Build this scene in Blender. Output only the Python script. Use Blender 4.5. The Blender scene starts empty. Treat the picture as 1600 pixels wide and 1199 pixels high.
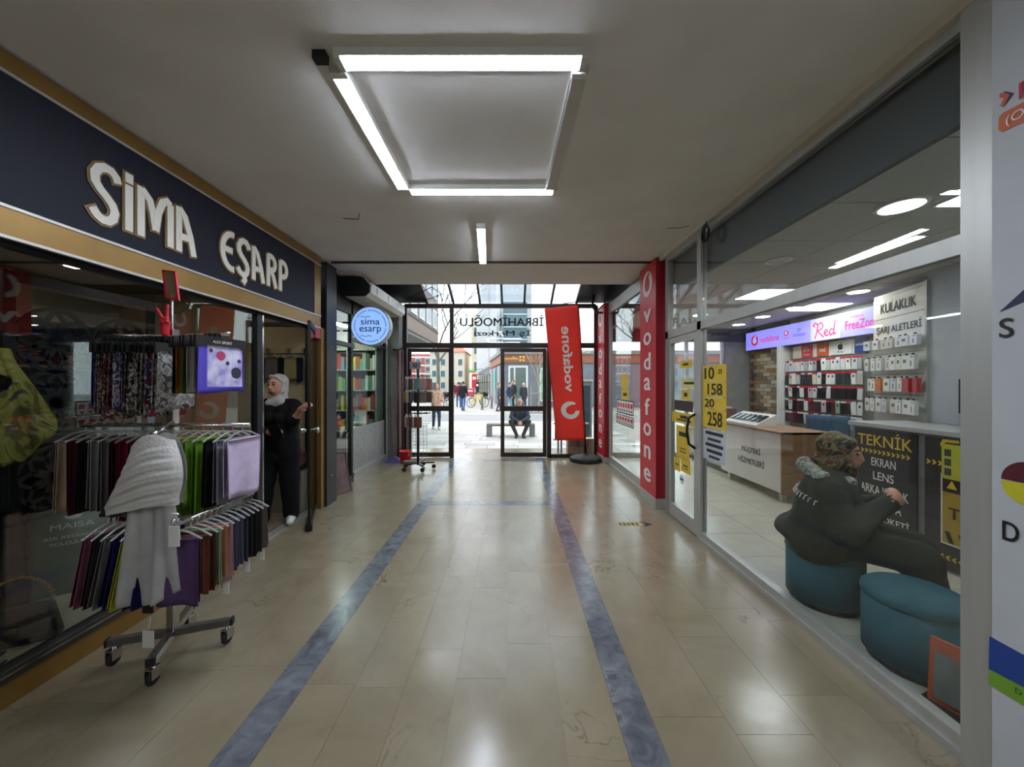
import bpy, bmesh, math, random
import numpy as np
from mathutils import Vector, Matrix

random.seed(7)
D = bpy.data
C = bpy.context.scene.collection
scene = bpy.context.scene

# ------------------------------------------------------------------ camera, sky, exposure
cam_d = D.cameras.new('camera'); cam = D.objects.new('camera', cam_d); C.objects.link(cam)
cam.location = (0, 0, 1.5); cam.rotation_euler = (math.pi/2, 0, 0)
cam_d.sensor_fit = 'HORIZONTAL'; cam_d.sensor_width = 36.0; cam_d.lens = 13.0
cam_d.clip_start = 0.05; cam_d.clip_end = 500
scene.camera = cam

w = D.worlds.new('overcast_sky'); scene.world = w; w.use_nodes = True
bg = w.node_tree.nodes['Background']
bg.inputs[0].default_value = (0.86, 0.93, 1.0, 1); bg.inputs[1].default_value = 1.0

sun_d = D.lights.new('hazy_sun', 'SUN'); sun_d.energy = 1.2; sun_d.angle = math.radians(50); sun_d.color = (1.0, 0.97, 0.92)
sun = D.objects.new('hazy_sun', sun_d); C.objects.link(sun); sun.location = (-10, 30, 30); sun.rotation_euler = (math.radians(-28), math.radians(-22), 0)

vs = scene.view_settings
vs.view_transform = 'Standard'; vs.look = 'None'; vs.gamma = 1.0; vs.use_curve_mapping = False
vs.exposure = 1.62
scene.cycles.max_bounces = 10; scene.cycles.transparent_max_bounces = 32
scene.cycles.diffuse_bounces = 5; scene.cycles.glossy_bounces = 4
scene.cycles.caustics_reflective = False; scene.cycles.caustics_refractive = False
scene.cycles.sample_clamp_indirect = 6.0

# ------------------------------------------------------------------ helpers
def lin(c):
    return c/12.92 if c <= 0.04045 else ((c+0.055)/1.055)**2.4
def hx(h):
    h = h.lstrip('#'); return tuple(lin(int(h[i:i+2], 16)/255) for i in (0, 2, 4))
MATS = {}
def mat(name, col, rough=0.5, metal=0.0, var=0.10, scale=8.0, bump=0.0, bscale=40.0, emit=None, estr=0.0, spec=0.5, coat=0.0, alpha=1.0, objvar=0.0, stretch=None):
    """principled material whose colour is broken up by procedural noise"""
    if name in MATS: return MATS[name]
    if isinstance(col, str): col = hx(col)
    m = D.materials.new(name); m.use_nodes = True
    nt = m.node_tree; N = nt.nodes; L = nt.links; p = N['Principled BSDF']
    p.inputs['Roughness'].default_value = rough; p.inputs['Metallic'].default_value = metal
    p.inputs['Specular IOR Level'].default_value = spec; p.inputs['Coat Weight'].default_value = coat
    p.inputs['Alpha'].default_value = alpha
    tc = N.new('ShaderNodeTexCoord'); src = tc.outputs['Object']
    if stretch:
        mp = N.new('ShaderNodeMapping'); mp.inputs['Scale'].default_value = stretch
        L.new(src, mp.inputs[0]); src = mp.outputs[0]
    nz = N.new('ShaderNodeTexNoise'); nz.inputs['Scale'].default_value = scale; nz.inputs['Detail'].default_value = 4
    L.new(src, nz.inputs['Vector'])
    mr = N.new('ShaderNodeMapRange'); mr.inputs[1].default_value = 0.3; mr.inputs[2].default_value = 0.7
    mr.inputs[3].default_value = 1-var; mr.inputs[4].default_value = 1+var
    L.new(nz.outputs['Fac'], mr.inputs[0])
    fac = mr.outputs[0]
    if objvar:
        oi = N.new('ShaderNodeObjectInfo'); r2 = N.new('ShaderNodeMapRange')
        r2.inputs[3].default_value = 1-objvar; r2.inputs[4].default_value = 1+objvar
        L.new(oi.outputs['Random'], r2.inputs[0])
        mu = N.new('ShaderNodeMath'); mu.operation = 'MULTIPLY'; L.new(fac, mu.inputs[0]); L.new(r2.outputs[0], mu.inputs[1]); fac = mu.outputs[0]
    vm = N.new('ShaderNodeVectorMath'); vm.operation = 'SCALE'; vm.inputs[0].default_value = col
    L.new(fac, vm.inputs['Scale']); L.new(vm.outputs[0], p.inputs['Base Color'])
    if bump:
        n2 = N.new('ShaderNodeTexNoise'); n2.inputs['Scale'].default_value = bscale; n2.inputs['Detail'].default_value = 3
        L.new(src, n2.inputs['Vector'])
        b = N.new('ShaderNodeBump'); b.inputs['Strength'].default_value = bump; b.inputs['Distance'].default_value = 0.01
        L.new(n2.outputs['Fac'], b.inputs['Height']); L.new(b.outputs[0], p.inputs['Normal'])
    if emit is not None:
        e = hx(emit) if isinstance(emit, str) else emit
        p.inputs['Emission Color'].default_value = (*e, 1); p.inputs['Emission Strength'].default_value = estr
    MATS[name] = m
    return m

def glass_mat(name, tint=(0.93, 0.96, 0.95), f0=0.045, rough=0.0):
    """architectural glass: clear transmission plus Schlick reflection"""
    if name in MATS: return MATS[name]
    m = D.materials.new(name); m.use_nodes = True
    nt = m.node_tree; N = nt.nodes; L = nt.links
    for n in list(N): N.remove(n)
    out = N.new('ShaderNodeOutputMaterial'); mix = N.new('ShaderNodeMixShader')
    tr = N.new('ShaderNodeBsdfTransparent'); tr.inputs[0].default_value = (*tint, 1)
    gl = N.new('ShaderNodeBsdfGlossy'); gl.inputs['Roughness'].default_value = rough
    lw = N.new('ShaderNodeLayerWeight'); lw.inputs[0].default_value = 0.5
    pw = N.new('ShaderNodeMath'); pw.operation = 'POWER'; pw.inputs[1].default_value = 5
    L.new(lw.outputs['Facing'], pw.inputs[0])
    mr = N.new('ShaderNodeMapRange'); mr.inputs[3].default_value = f0; mr.inputs[4].default_value = 1.0
    L.new(pw.outputs[0], mr.inputs[0])
    L.new(mr.outputs[0], mix.inputs[0]); L.new(tr.outputs[0], mix.inputs[1]); L.new(gl.outputs[0], mix.inputs[2])
    L.new(mix.outputs[0], out.inputs[0])
    MATS[name] = m
    return m

def emat(name, col, strength):
    if name in MATS: return MATS[name]
    m = mat(name, col, 0.4, emit=col, estr=strength, var=0.03)
    return m

class MB:
    """mesh builder: collects shapes, build() links them as ONE object"""
    def __init__(s): s.v = []; s.f = []; s.mi = []; s.cur = 0
    def m(s, i): s.cur = i; return s
    def add(s, vs, fs):
        o = len(s.v); s.v += [tuple(p) for p in vs]
        for f in fs: s.f.append(tuple(i+o for i in f)); s.mi.append(s.cur)
        return s
    def box(s, a, b):
        x0, y0, z0 = (min(a[i], b[i]) for i in range(3)); x1, y1, z1 = (max(a[i], b[i]) for i in range(3))
        return s.add([(x0,y0,z0),(x1,y0,z0),(x1,y1,z0),(x0,y1,z0),(x0,y0,z1),(x1,y0,z1),(x1,y1,z1),(x0,y1,z1)],
                     [(0,3,2,1),(4,5,6,7),(0,1,5,4),(1,2,6,5),(2,3,7,6),(3,0,4,7)])
    def obox(s, c, ax, ay, az):
        """box from centre and three half-axis vectors"""
        c, ax, ay, az = map(Vector, (c, ax, ay, az))
        P = [c+sx*ax+sy*ay+sz*az for sz in (-1,1) for sy in (-1,1) for sx in (-1,1)]
        return s.add(P, [(0,2,3,1),(4,5,7,6),(0,1,5,4),(1,3,7,5),(3,2,6,7),(2,0,4,6)])
    def tube(s, pts, r, n=8, caps=True):
        pts = [Vector(p) for p in pts]; rs = r if isinstance(r, (list, tuple)) else [r]*len(pts)
        rings = []; prev = None
        for i, p in enumerate(pts):
            t = (pts[min(i+1, len(pts)-1)]-pts[max(i-1, 0)]).normalized()
            if prev is None:
                u = t.orthogonal().normalized()
            else:
                u = (prev-t*prev.dot(t))
                u = u.normalized() if u.length > 1e-6 else t.orthogonal().normalized()
            prev = u; w_ = t.cross(u)
            rings.append([p+rs[i]*(math.cos(2*math.pi*k/n)*u+math.sin(2*math.pi*k/n)*w_) for k in range(n)])
        V = [q for rg in rings for q in rg]; F = []
        for i in range(len(pts)-1):
            for k in range(n):
                a = i*n+k; b = i*n+(k+1) % n; F.append((a, b, b+n, a+n))
        if caps:
            F.append(tuple(range(n-1, -1, -1))); F.append(tuple((len(pts)-1)*n+k for k in range(n)))
        return s.add(V, F)
    def lathe(s, prof, c=(0,0,0), n=20, axis='z'):
        V = []; F = []
        for (r, h) in prof:
            for k in range(n):
                a = 2*math.pi*k/n; x, y = r*math.cos(a), r*math.sin(a)
                q = {'z': (x, y, h), 'y': (x, h, y), 'x': (h, x, y)}[axis]
                V.append((c[0]+q[0], c[1]+q[1], c[2]+q[2]))
        for i in range(len(prof)-1):
            for k in range(n):
                a = i*n+k; b = i*n+(k+1) % n; F.append((a, b, b+n, a+n))
        F.append(tuple(range(n-1, -1, -1))); F.append(tuple((len(prof)-1)*n+k for k in range(n)))
        return s.add(V, F)
    def prism(s, poly, o, u, v, d):
        """2-D polygon in the frame (o,u,v) extruded along u x v by d"""
        o, u, v = Vector(o), Vector(u), Vector(v); nn = u.cross(v).normalized()
        n = len(poly); V = [o+u*x+v*y for x, y in poly]+[o+u*x+v*y+nn*d for x, y in poly]
        F = [tuple(range(n-1, -1, -1)), tuple(range(n, 2*n))]+[(i, (i+1) % n, n+(i+1) % n, n+i) for i in range(n)]
        return s.add(V, F)
    def ribbon(s, path, hw, o, u, v, d):
        """flat stroke of half-width hw (number or list) along a 2-D path, extruded by d"""
        P = [Vector(p) for p in path]; n = len(P); Lf = []; Rt = []
        hs = hw if isinstance(hw, (list, tuple)) else [hw]*n
        for i in range(n):
            if i == 0: nrm = (P[1]-P[0]).normalized(); k = 1
            elif i == n-1: nrm = (P[-1]-P[-2]).normalized(); k = 1
            else:
                a = (P[i]-P[i-1]).normalized(); b = (P[i+1]-P[i]).normalized(); nrm = (a+b).normalized()
                k = 1/max(0.6, nrm.dot(b))
            t = Vector((-nrm.y, nrm.x))*hs[i]*k
            Lf.append(P[i]+t); Rt.append(P[i]-t)
        o, u, v = Vector(o), Vector(u), Vector(v); nn = u.cross(v).normalized()
        W = lambda q, h: o+u*q.x+v*q.y+nn*h
        V = []
        for i in range(n): V += [W(Lf[i], 0), W(Rt[i], 0), W(Lf[i], d), W(Rt[i], d)]
        F = [(0,1,3,2), (4*n-4, 4*n-2, 4*n-1, 4*n-3)]
        for i in range(n-1):
            a = 4*i; b = a+4
            F += [(a+2, a+3, b+3, b+2), (a, b, b+1, a+1), (a, a+2, b+2, b), (a+1, b+1, b+3, a+3)]
        return s.add(V, F)
    def grid(s, fn, nu, nv):
        V = [fn(i/nu, j/nv) for j in range(nv+1) for i in range(nu+1)]
        F = [(j*(nu+1)+i, j*(nu+1)+i+1, (j+1)*(nu+1)+i+1, (j+1)*(nu+1)+i) for j in range(nv) for i in range(nu)]
        return s.add(V, F)
    def build(s, name, mats, parent=None, smooth=False, bevel=0, world=True, origin=None, sub=0):
        if not isinstance(mats, (list, tuple)): mats = [mats]
        if origin is None:
            xs = [p[0] for p in s.v]; ys = [p[1] for p in s.v]; zs = [p[2] for p in s.v]
            origin = ((min(xs)+max(xs))/2, (min(ys)+max(ys))/2, min(zs))
        ox, oy, oz = origin
        me = D.meshes.new(name); me.from_pydata([(x-ox, y-oy, z-oz) for x, y, z in s.v], [], s.f)
        for m_ in mats: me.materials.append(m_)
        if len(mats) > 1: me.polygons.foreach_set('material_index', s.mi)
        if smooth: me.polygons.foreach_set('use_smooth', [True]*len(me.polygons))
        me.update()
        o = D.objects.new(name, me); C.objects.link(o)
        loc = Vector(origin)
        if parent is not None:
            o.parent = parent
            if world: loc = loc-base_of(parent)
        o.location = loc
        if bevel:
            bv = o.modifiers.new('bevel', 'BEVEL'); bv.width = bevel; bv.segments = 2; bv.limit_method = 'ANGLE'; bv.angle_limit = 0.6
        if sub:
            sb = o.modifiers.new('sub', 'SUBSURF'); sb.levels = sub; sb.render_levels = sub
        return o

def base_of(o):
    v = Vector((0,0,0))
    while o is not None: v = v+Vector(o.location); o = o.parent
    return v

def tag(o, label=None, cat=None, group=None, kind=None):
    if label: o['label'] = label
    if cat: o['category'] = cat
    if group: o['group'] = group
    if kind: o['kind'] = kind
    return o
def thing(name, label, cat, loc=(0,0,0), rz=0, group=None, kind=None):
    o = D.objects.new(name, None); C.objects.link(o); o.empty_display_size = 0.1
    o.location = loc; o.rotation_euler = (0, 0, rz)
    return tag(o, label, cat, group, kind)
def struct(name, label=None):
    o = D.objects.new(name, None); C.objects.link(o); o.empty_display_size = 0.1
    return tag(o, label, None, None, 'structure')
def copy_tree(o, parent=None):
    c = o.copy(); C.objects.link(c)
    if parent is not None: c.parent = parent
    for ch in list(o.children): copy_tree(ch, c)
    return c
ORD = ['first','second','third','fourth','fifth','sixth','seventh','eighth','ninth','tenth','eleventh','twelfth','thirteenth','fourteenth','fifteenth','sixteenth','seventeenth','eighteenth','nineteenth','twentieth',
       'twenty-first','twenty-second','twenty-third','twenty-fourth','twenty-fifth','twenty-sixth']

F_PX = 1600*13.0/36.0
def at(x, y, Y):
    return Vector(((x-800)/F_PX*Y, Y, 1.5-(y-600)/F_PX*Y))

TXT = {}
def text_mesh(s, bold=0.0):
    key = (s, bold)
    if key in TXT: return TXT[key]
    cu = D.curves.new('t', 'FONT'); cu.body = s; cu.size = 1.0; cu.offset = bold; cu.resolution_u = 4
    ob = D.objects.new('t', cu)
    me = D.meshes.new_from_object(ob)
    V = [v.co.copy() for v in me.vertices]; F = [tuple(p.vertices) for p in me.polygons]
    D.objects.remove(ob); D.curves.remove(cu); D.meshes.remove(me)
    TXT[key] = (V, F); return V, F
def lettering(s, o, u, v, mats, parent=None, height=None, width=None, bold=0.0, lift=0.002, name='lettering', anchor='c', shear=0.0, fat=0.0):
    """flat printed text: o anchor point, u reading direction, v letter-up direction; sized by cap height and/or total width"""
    fat = max(fat, bold*0.8); V, F = text_mesh(s, 0.0)
    xs = [p.x for p in V]; ys = [p.y for p in V]
    x0, x1, y0, y1 = min(xs), max(xs), min(ys), max(ys)
    sy = height/(y1-y0) if height else width/(x1-x0)
    sx = width/(x1-x0) if width else sy
    cx = {'c': (x0+x1)/2, 'l': x0, 'r': x1}[anchor]; cy = (y0+y1)/2
    o, u, v = Vector(o), Vector(u).normalized(), Vector(v).normalized(); n = u.cross(v)
    b = MB()
    for kf, (fx, fy) in enumerate(((0, 0),) if not fat else ((-fat, 0), (fat, 0), (0, fat*0.6), (0, -fat*0.6), (0, 0))):
        b.add([o+u*((p.x+fx-cx)*sx+shear*(p.y-cy)*sy)+v*((p.y+fy-cy)*sy)+n*(lift+kf*0.0004) for p in V], F)
    return b.build(name, mats, parent)

# signed-distance bodies -------------------------------------------------------
def sdf_mesh(prims, res, k=0.02, pad=0.03, wrinkle=None):
    """prims: ('c',a,b,r1,r2,g) tapered capsule or ('e',centre,radii,g[,rot]) ellipsoid -> one continuous surface by surface nets"""
    lo = np.full(3, 1e9); hi = np.full(3, -1e9)
    for p in prims:
        if p[0] == 'c':
            for q, r in ((p[1], p[3]), (p[2], p[4])):
                lo = np.minimum(lo, np.array(q)-r); hi = np.maximum(hi, np.array(q)+r)
        else:
            r = max(p[2]) if len(p) > 4 else np.array(p[2])
            lo = np.minimum(lo, np.array(p[1])-r); hi = np.maximum(hi, np.array(p[1])+r)
    lo -= pad; hi += pad
    n = np.ceil((hi-lo)/res).astype(int)+1
    ax = [lo[i]+res*np.arange(n[i]) for i in range(3)]
    X, Y, Z = np.meshgrid(*ax, indexing='ij'); P = np.stack([X, Y, Z], -1).astype(np.float32)
    d = np.full(X.shape, 1e3, np.float32); best = np.full(X.shape, 1e3, np.float32); g = np.zeros(X.shape, np.int8)
    for p in prims:
        # evaluate only near the primitive
        if p[0] == 'c':
            q = np.array([p[1], p[2]]); r = max(p[3], p[4])
            l = q.min(0)-r-0.12; h = q.max(0)+r+0.12
        else:
            r = max(p[2]); l = np.array(p[1])-r-0.12; h = np.array(p[1])+r+0.12
        i0 = np.clip(np.floor((l-lo)/res).astype(int), 0, n); i1 = np.clip(np.ceil((h-lo)/res).astype(int)+1, 0, n)
        sl = tuple(slice(a, b) for a, b in zip(i0, i1)); Q = P[sl]
        if Q.size == 0: continue
        if p[0] == 'c':
            a = np.array(p[1], np.float32); b = np.array(p[2], np.float32); ba = b-a
            t = np.clip(((Q-a)@ba)/max(float(ba@ba), 1e-9), 0, 1)
            di = np.linalg.norm(Q-a-t[..., None]*ba, axis=-1)-(p[3]+(p[4]-p[3])*t)
        else:
            c = np.array(p[1], np.float32); R = np.array(p[2], np.float32); q = Q-c
            if len(p) > 4: q = q@np.array(p[4], np.float32)
            k0 = np.linalg.norm(q/R, axis=-1); k1 = np.linalg.norm(q/(R*R), axis=-1)
            di = k0*(k0-1)/np.maximum(k1, 1e-6)
        gi = p[5] if p[0] == 'c' else p[3]
        cur = d[sl]; hmix = np.clip(0.5+0.5*(cur-di)/k, 0, 1)
        d[sl] = np.where(cur > 100, di, cur*(1-hmix)+di*hmix-k*hmix*(1-hmix))
        upd = di < best[sl]; best[sl] = np.where(upd, di, best[sl]); g[sl] = np.where(upd, gi, g[sl])
    if wrinkle: d = d+wrinkle(X, Y, Z, g)
    s = d < 0
    cn = np.array(d.shape)-1
    acc = np.zeros((*cn, 3), np.float32); cnt = np.zeros(cn, np.int32)
    def corner(o): return tuple(slice(o[i], o[i]+cn[i]) for i in range(3))
    for axis in range(3):
        oth = [i for i in range(3) if i != axis]
        for aa in (0, 1):
            for bb in (0, 1):
                o0 = [0,0,0]; o0[oth[0]] = aa; o0[oth[1]] = bb; o1 = list(o0); o1[axis] = 1
                d0 = d[corner(o0)]; d1 = d[corner(o1)]; m_ = (d0 < 0) != (d1 < 0)
                t = np.where(m_, d0/np.where(d0 == d1, 1, d0-d1), 0)
                pos = np.zeros((*cn, 3), np.float32)
                pos[..., oth[0]] = aa; pos[..., oth[1]] = bb; pos[..., axis] = t
                acc += np.where(m_[..., None], pos, 0); cnt += m_
    act = cnt > 0
    idx = np.full(cn, -1, np.int64); idx[act] = np.arange(act.sum())
    ci = np.argwhere(act)
    verts = lo+res*(ci+acc[act]/cnt[act][:, None])
    vg = g[tuple(np.clip(np.rint(ci+acc[act]/cnt[act][:, None]).astype(int), 0, np.array(g.shape)-1).T)]
    faces = []
    for axis in range(3):
        o1 = [slice(None)]*3; o1[axis] = slice(1, None); o0 = [slice(None)]*3; o0[axis] = slice(0, -1)
        ch = s[tuple(o0)] != s[tuple(o1)]
        e = np.argwhere(ch); u, v_ = [(1, 2), (2, 0), (0, 1)][axis]
        ok = (e[:, u] > 0) & (e[:, v_] > 0) & (e[:, u] < cn[u]) & (e[:, v_] < cn[v_]); e = e[ok]
        inside = s[tuple(e.T)]
        def cell(du, dv):
            q = e.copy(); q[:, u] -= du; q[:, v_] -= dv; return idx[tuple(q.T)]
        quad = np.stack([cell(1, 1), cell(0, 1), cell(0, 0), cell(1, 0)], 1)
        quad[~inside] = quad[~inside][:, ::-1]
        faces.append(quad)
    faces = np.concatenate(faces); faces = faces[(faces >= 0).all(1)]
    return verts, faces, vg
def sdf_object(name, prims, mats, res, k=0.02, parent=None, wrinkle=None, smooth_it=1):
    V, Fc, vg = sdf_mesh(prims, res, k, wrinkle=wrinkle)
    me = D.meshes.new(name); me.from_pydata(V.tolist(), [], Fc.tolist())
    for m_ in mats: me.materials.append(m_)
    me.polygons.foreach_set('material_index', vg[Fc[:, 0]].astype(np.int32))
    me.polygons.foreach_set('use_smooth', [True]*len(me.polygons)); me.update()
    o = D.objects.new(name, me); C.objects.link(o)
    if parent is not None: o.parent = parent
    return o
# ------------------------------------------------------------------ materials
def marble(name, c1, c2, vein, rough, vs_, objvar, veinw=0.035, nscale=2.2):
    m = D.materials.new(name); m.use_nodes = True
    nt = m.node_tree; N = nt.nodes; L = nt.links; p = N['Principled BSDF']; p.inputs['Specular IOR Level'].default_value = 0.8
    geo = N.new('ShaderNodeNewGeometry'); oi = N.new('ShaderNodeObjectInfo')
    off = N.new('ShaderNodeVectorMath'); off.operation = 'MULTIPLY_ADD'
    L.new(oi.outputs['Random'], off.inputs[0]); off.inputs[1].default_value = (13, 29, 7); L.new(geo.outputs['Position'], off.inputs[2])
    n1 = N.new('ShaderNodeTexNoise'); n1.inputs['Scale'].default_value = nscale; n1.inputs['Detail'].default_value = 8; n1.inputs['Roughness'].default_value = 0.65; n1.inputs['Distortion'].default_value = 0.8
    L.new(off.outputs[0], n1.inputs['Vector'])
    cr = N.new('ShaderNodeValToRGB'); cr.color_ramp.elements[0].position = 0.32; cr.color_ramp.elements[1].position = 0.68
    cr.color_ramp.elements[0].color = (*hx(c1), 1); cr.color_ramp.elements[1].color = (*hx(c2), 1); L.new(n1.outputs['Fac'], cr.inputs[0])
    # thin wandering veins where a second noise crosses its middle
    n2 = N.new('ShaderNodeTexNoise'); n2.inputs['Scale'].default_value = vs_; n2.inputs['Detail'].default_value = 6; n2.inputs['Distortion'].default_value = 1.6
    L.new(off.outputs[0], n2.inputs['Vector'])
    sb = N.new('ShaderNodeMath'); sb.operation = 'SUBTRACT'; sb.inputs[1].default_value = 0.5; L.new(n2.outputs['Fac'], sb.inputs[0])
    ab = N.new('ShaderNodeMath'); ab.operation = 'ABSOLUTE'; L.new(sb.outputs[0], ab.inputs[0])
    mr = N.new('ShaderNodeMapRange'); mr.inputs[1].default_value = 0.0; mr.inputs[2].default_value = veinw; mr.inputs[3].default_value = 1; mr.inputs[4].default_value = 0; L.new(ab.outputs[0], mr.inputs[0])
    n3 = N.new('ShaderNodeTexNoise'); n3.inputs['Scale'].default_value = 1.1; L.new(off.outputs[0], n3.inputs['Vector'])
    m3 = N.new('ShaderNodeMapRange'); m3.inputs[1].default_value = 0.57; m3.inputs[2].default_value = 0.70; L.new(n3.outputs['Fac'], m3.inputs[0])
    mu = N.new('ShaderNodeMath'); mu.operation = 'MULTIPLY'; L.new(mr.outputs[0], mu.inputs[0]); L.new(m3.outputs[0], mu.inputs[1])
    mx = N.new('ShaderNodeMix'); mx.data_type = 'RGBA'; mx.inputs[7].default_value = (*hx(vein), 1)
    L.new(mu.outputs[0], mx.inputs[0]); L.new(cr.outputs[0], mx.inputs[6])
    r2 = N.new('ShaderNodeMapRange'); r2.inputs[3].default_value = 1-objvar; r2.inputs[4].default_value = 1+objvar; L.new(oi.outputs['Random'], r2.inputs[0])
    sc = N.new('ShaderNodeVectorMath'); sc.operation = 'SCALE'; L.new(mx.outputs[2], sc.inputs[0]); L.new(r2.outputs[0], sc.inputs['Scale'])
    L.new(sc.outputs[0], p.inputs['Base Color'])
    n4 = N.new('ShaderNodeTexNoise'); n4.inputs['Scale'].default_value = 3.5; n4.inputs['Detail'].default_value = 5; L.new(geo.outputs['Position'], n4.inputs['Vector'])
    m4 = N.new('ShaderNodeMapRange'); m4.inputs[1].default_value = 0.3; m4.inputs[2].default_value = 0.7; m4.inputs[3].default_value = rough*0.8; m4.inputs[4].default_value = rough*1.25; L.new(n4.outputs['Fac'], m4.inputs[0])
    L.new(m4.outputs[0], p.inputs['Roughness'])
    n5 = N.new('ShaderNodeTexNoise'); n5.inputs['Scale'].default_value = 26; n5.inputs['Detail'].default_value = 4; L.new(geo.outputs['Position'], n5.inputs['Vector'])
    bp = N.new('ShaderNodeBump'); bp.inputs['Strength'].default_value = 0.06; bp.inputs['Distance'].default_value = 0.006; L.new(n5.outputs['Fac'], bp.inputs['Height']); L.new(bp.outputs[0], p.inputs['Normal'])
    MATS[name] = m; return m

M_floor = marble('beige_marble', '#7f735d', '#8d826c', '#5f4f38', 0.205, 3.0, 0.045, 0.012)
M_strip = marble('blue_grey_marble', '#484b52', '#74787f', '#989a9e', 0.20, 5.0, 0.08, 0.06, 9.0)
M_grout = mat('floor_grout', '#85785f', 0.5)
M_ceil = mat('painted_plaster', '#e3e0dc', 0.85, var=0.05, scale=2.5, bump=0.12, bscale=180)
M_wall = mat('cream_wall', '#cdc5b4', 0.8, var=0.05, scale=3)
M_dark = mat('dark_panel', '#17171a', 0.45, var=0.15)
M_black = mat('black_metal', '#0c0c0d', 0.4, metal=0.2)
M_brown = mat('dark_brown_frame', '#2a1a17', 0.42, var=0.2, scale=5)
M_alu = mat('brushed_aluminium', '#b6b5b0', 0.42, metal=0.55, var=0.06, scale=14, stretch=(1, 1, 0.1))
M_chrome = mat('chrome', '#c8c8c8', 0.16, metal=1.0, var=0.03)
M_gold = mat('gold_panel', '#8a6a33', 0.38, metal=0.45, var=0.10, scale=5)
M_navy = mat('navy_panel', '#131526', 0.6, var=0.08, spec=0.3)
M_white = mat('white_plastic', '#d9d9d4', 0.45, var=0.03)
M_cream = mat('cream_acrylic', '#e0dbcf', 0.4, var=0.03)
M_red = mat('red_panel', '#c4152b', 0.4, var=0.05)
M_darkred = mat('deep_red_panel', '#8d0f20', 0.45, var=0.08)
M_glass = glass_mat('window_glass')
M_glassd = glass_mat('dark_shop_glass', (0.80, 0.83, 0.82), 0.085)
M_sky = glass_mat('skylight_glass', (0.86, 0.9, 0.92), 0.05)
M_tile = mat('white_floor_tile', '#c3beb0', 0.22, var=0.05, scale=3, objvar=0.05)
M_ctile = mat('ceiling_tile', '#bcbcb4', 0.9, var=0.04, scale=30, objvar=0.03, bump=0.1, bscale=200)
M_grey = mat('grey_wall_panel', '#a9adb4', 0.6, var=0.04)
M_conc = mat('grey_concrete', '#7f7f7c', 0.85, var=0.12, scale=6, bump=0.3, bscale=30)
M_yellow = mat('yellow_print', '#d8b52c', 0.5, var=0.05)
M_blackp = mat('black_print', '#121214', 0.5, var=0.03)
M_whitep = mat('white_print', '#e6e4df', 0.5, var=0.03)
M_redp = mat('red_print', '#c1142a', 0.5, var=0.03)
M_wood = mat('tan_wood', '#8d6b4c', 0.5, var=0.18, scale=4, stretch=(1, 1, 8))
M_led = emat('led_diffuser', (0.80, 0.88, 1.0), 24.0)
M_lamp_off = mat('unlit_diffuser', '#c5c2be', 0.35, var=0.03)
M_skin = mat('skin', '#c08a70', 0.55, var=0.06)
M_rubber = mat('black_rubber', '#141414', 0.7)

CEIL = 3.02
# ------------------------------------------------------------------ floor
floor = MB().box((-2.5, -3.5, -0.16), (1.95, 7.5, -0.004)).build('floor', M_grout); tag(floor, 'beige marble floor of the arcade', kind='structure')
_slab = MB().box((-0.5, -0.5, 0), (0.5, 0.5, 0.012)).build('slab', M_floor, origin=(0, 0, 0.0)); slab_me = _slab.data; D.objects.remove(_slab)
_slab2 = MB().box((-0.5, -0.5, 0), (0.5, 0.5, 0.012)).build('slab', M_strip, origin=(0, 0, 0.0)); slab2_me = _slab2.data; D.objects.remove(_slab2)
def slab(x0, x1, y0, y1, me, nm, z=-0.012, g=0.0007, parent=None):
    o = D.objects.new(nm, me); C.objects.link(o); pr = parent or floor; o.parent = pr
    o.location = Vector(((x0+x1)/2, (y0+y1)/2, z))-base_of(pr)
    o.scale = (x1-x0-2*g, y1-y0-2*g, 1); return o
def slab_rows(x0, x1, nx, length, stagger, rnd):
    w_ = (x1-x0)/nx
    for i in range(nx):
        y = -0.6-(i*stagger) % length
        while y < 7.5:
            l_ = length*rnd.uniform(0.82, 1.18); y2 = min(7.5, y+l_)
            if 7.5-y2 < 0.15: y2 = 7.5
            if y2 > 0.9: slab(x0+i*w_, x0+(i+1)*w_, y, y2, slab_me, 'marble_slab')
            y = y2
rr = random.Random(3)
LS0, LS1, RS0, RS1 = -1.19, -1.03, 0.47, 0.625
slab_rows(LS1, RS0, 6, 0.85, 0.37, rr)
slab_rows(-2.5, LS0, 4, 0.62, 0.21, rr)
slab_rows(RS1, 1.95, 4, 0.62, 0.29, rr)
for x0, x1 in ((LS0, LS1), (RS0, RS1)):
    y = -0.5
    while y < 7.5:
        y2 = min(7.5, y+rr.uniform(0.7, 1.0)); slab(x0, x1, y, y2, slab2_me, 'strip_slab', z=-0.0115); y = y2
for yy in (4.56, 7.13):
    for k in range(3):
        slab(LS1+k*0.5, LS1+(k+1)*0.5, yy, yy+0.15, slab2_me, 'strip_slab', z=-0.0113)

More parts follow.
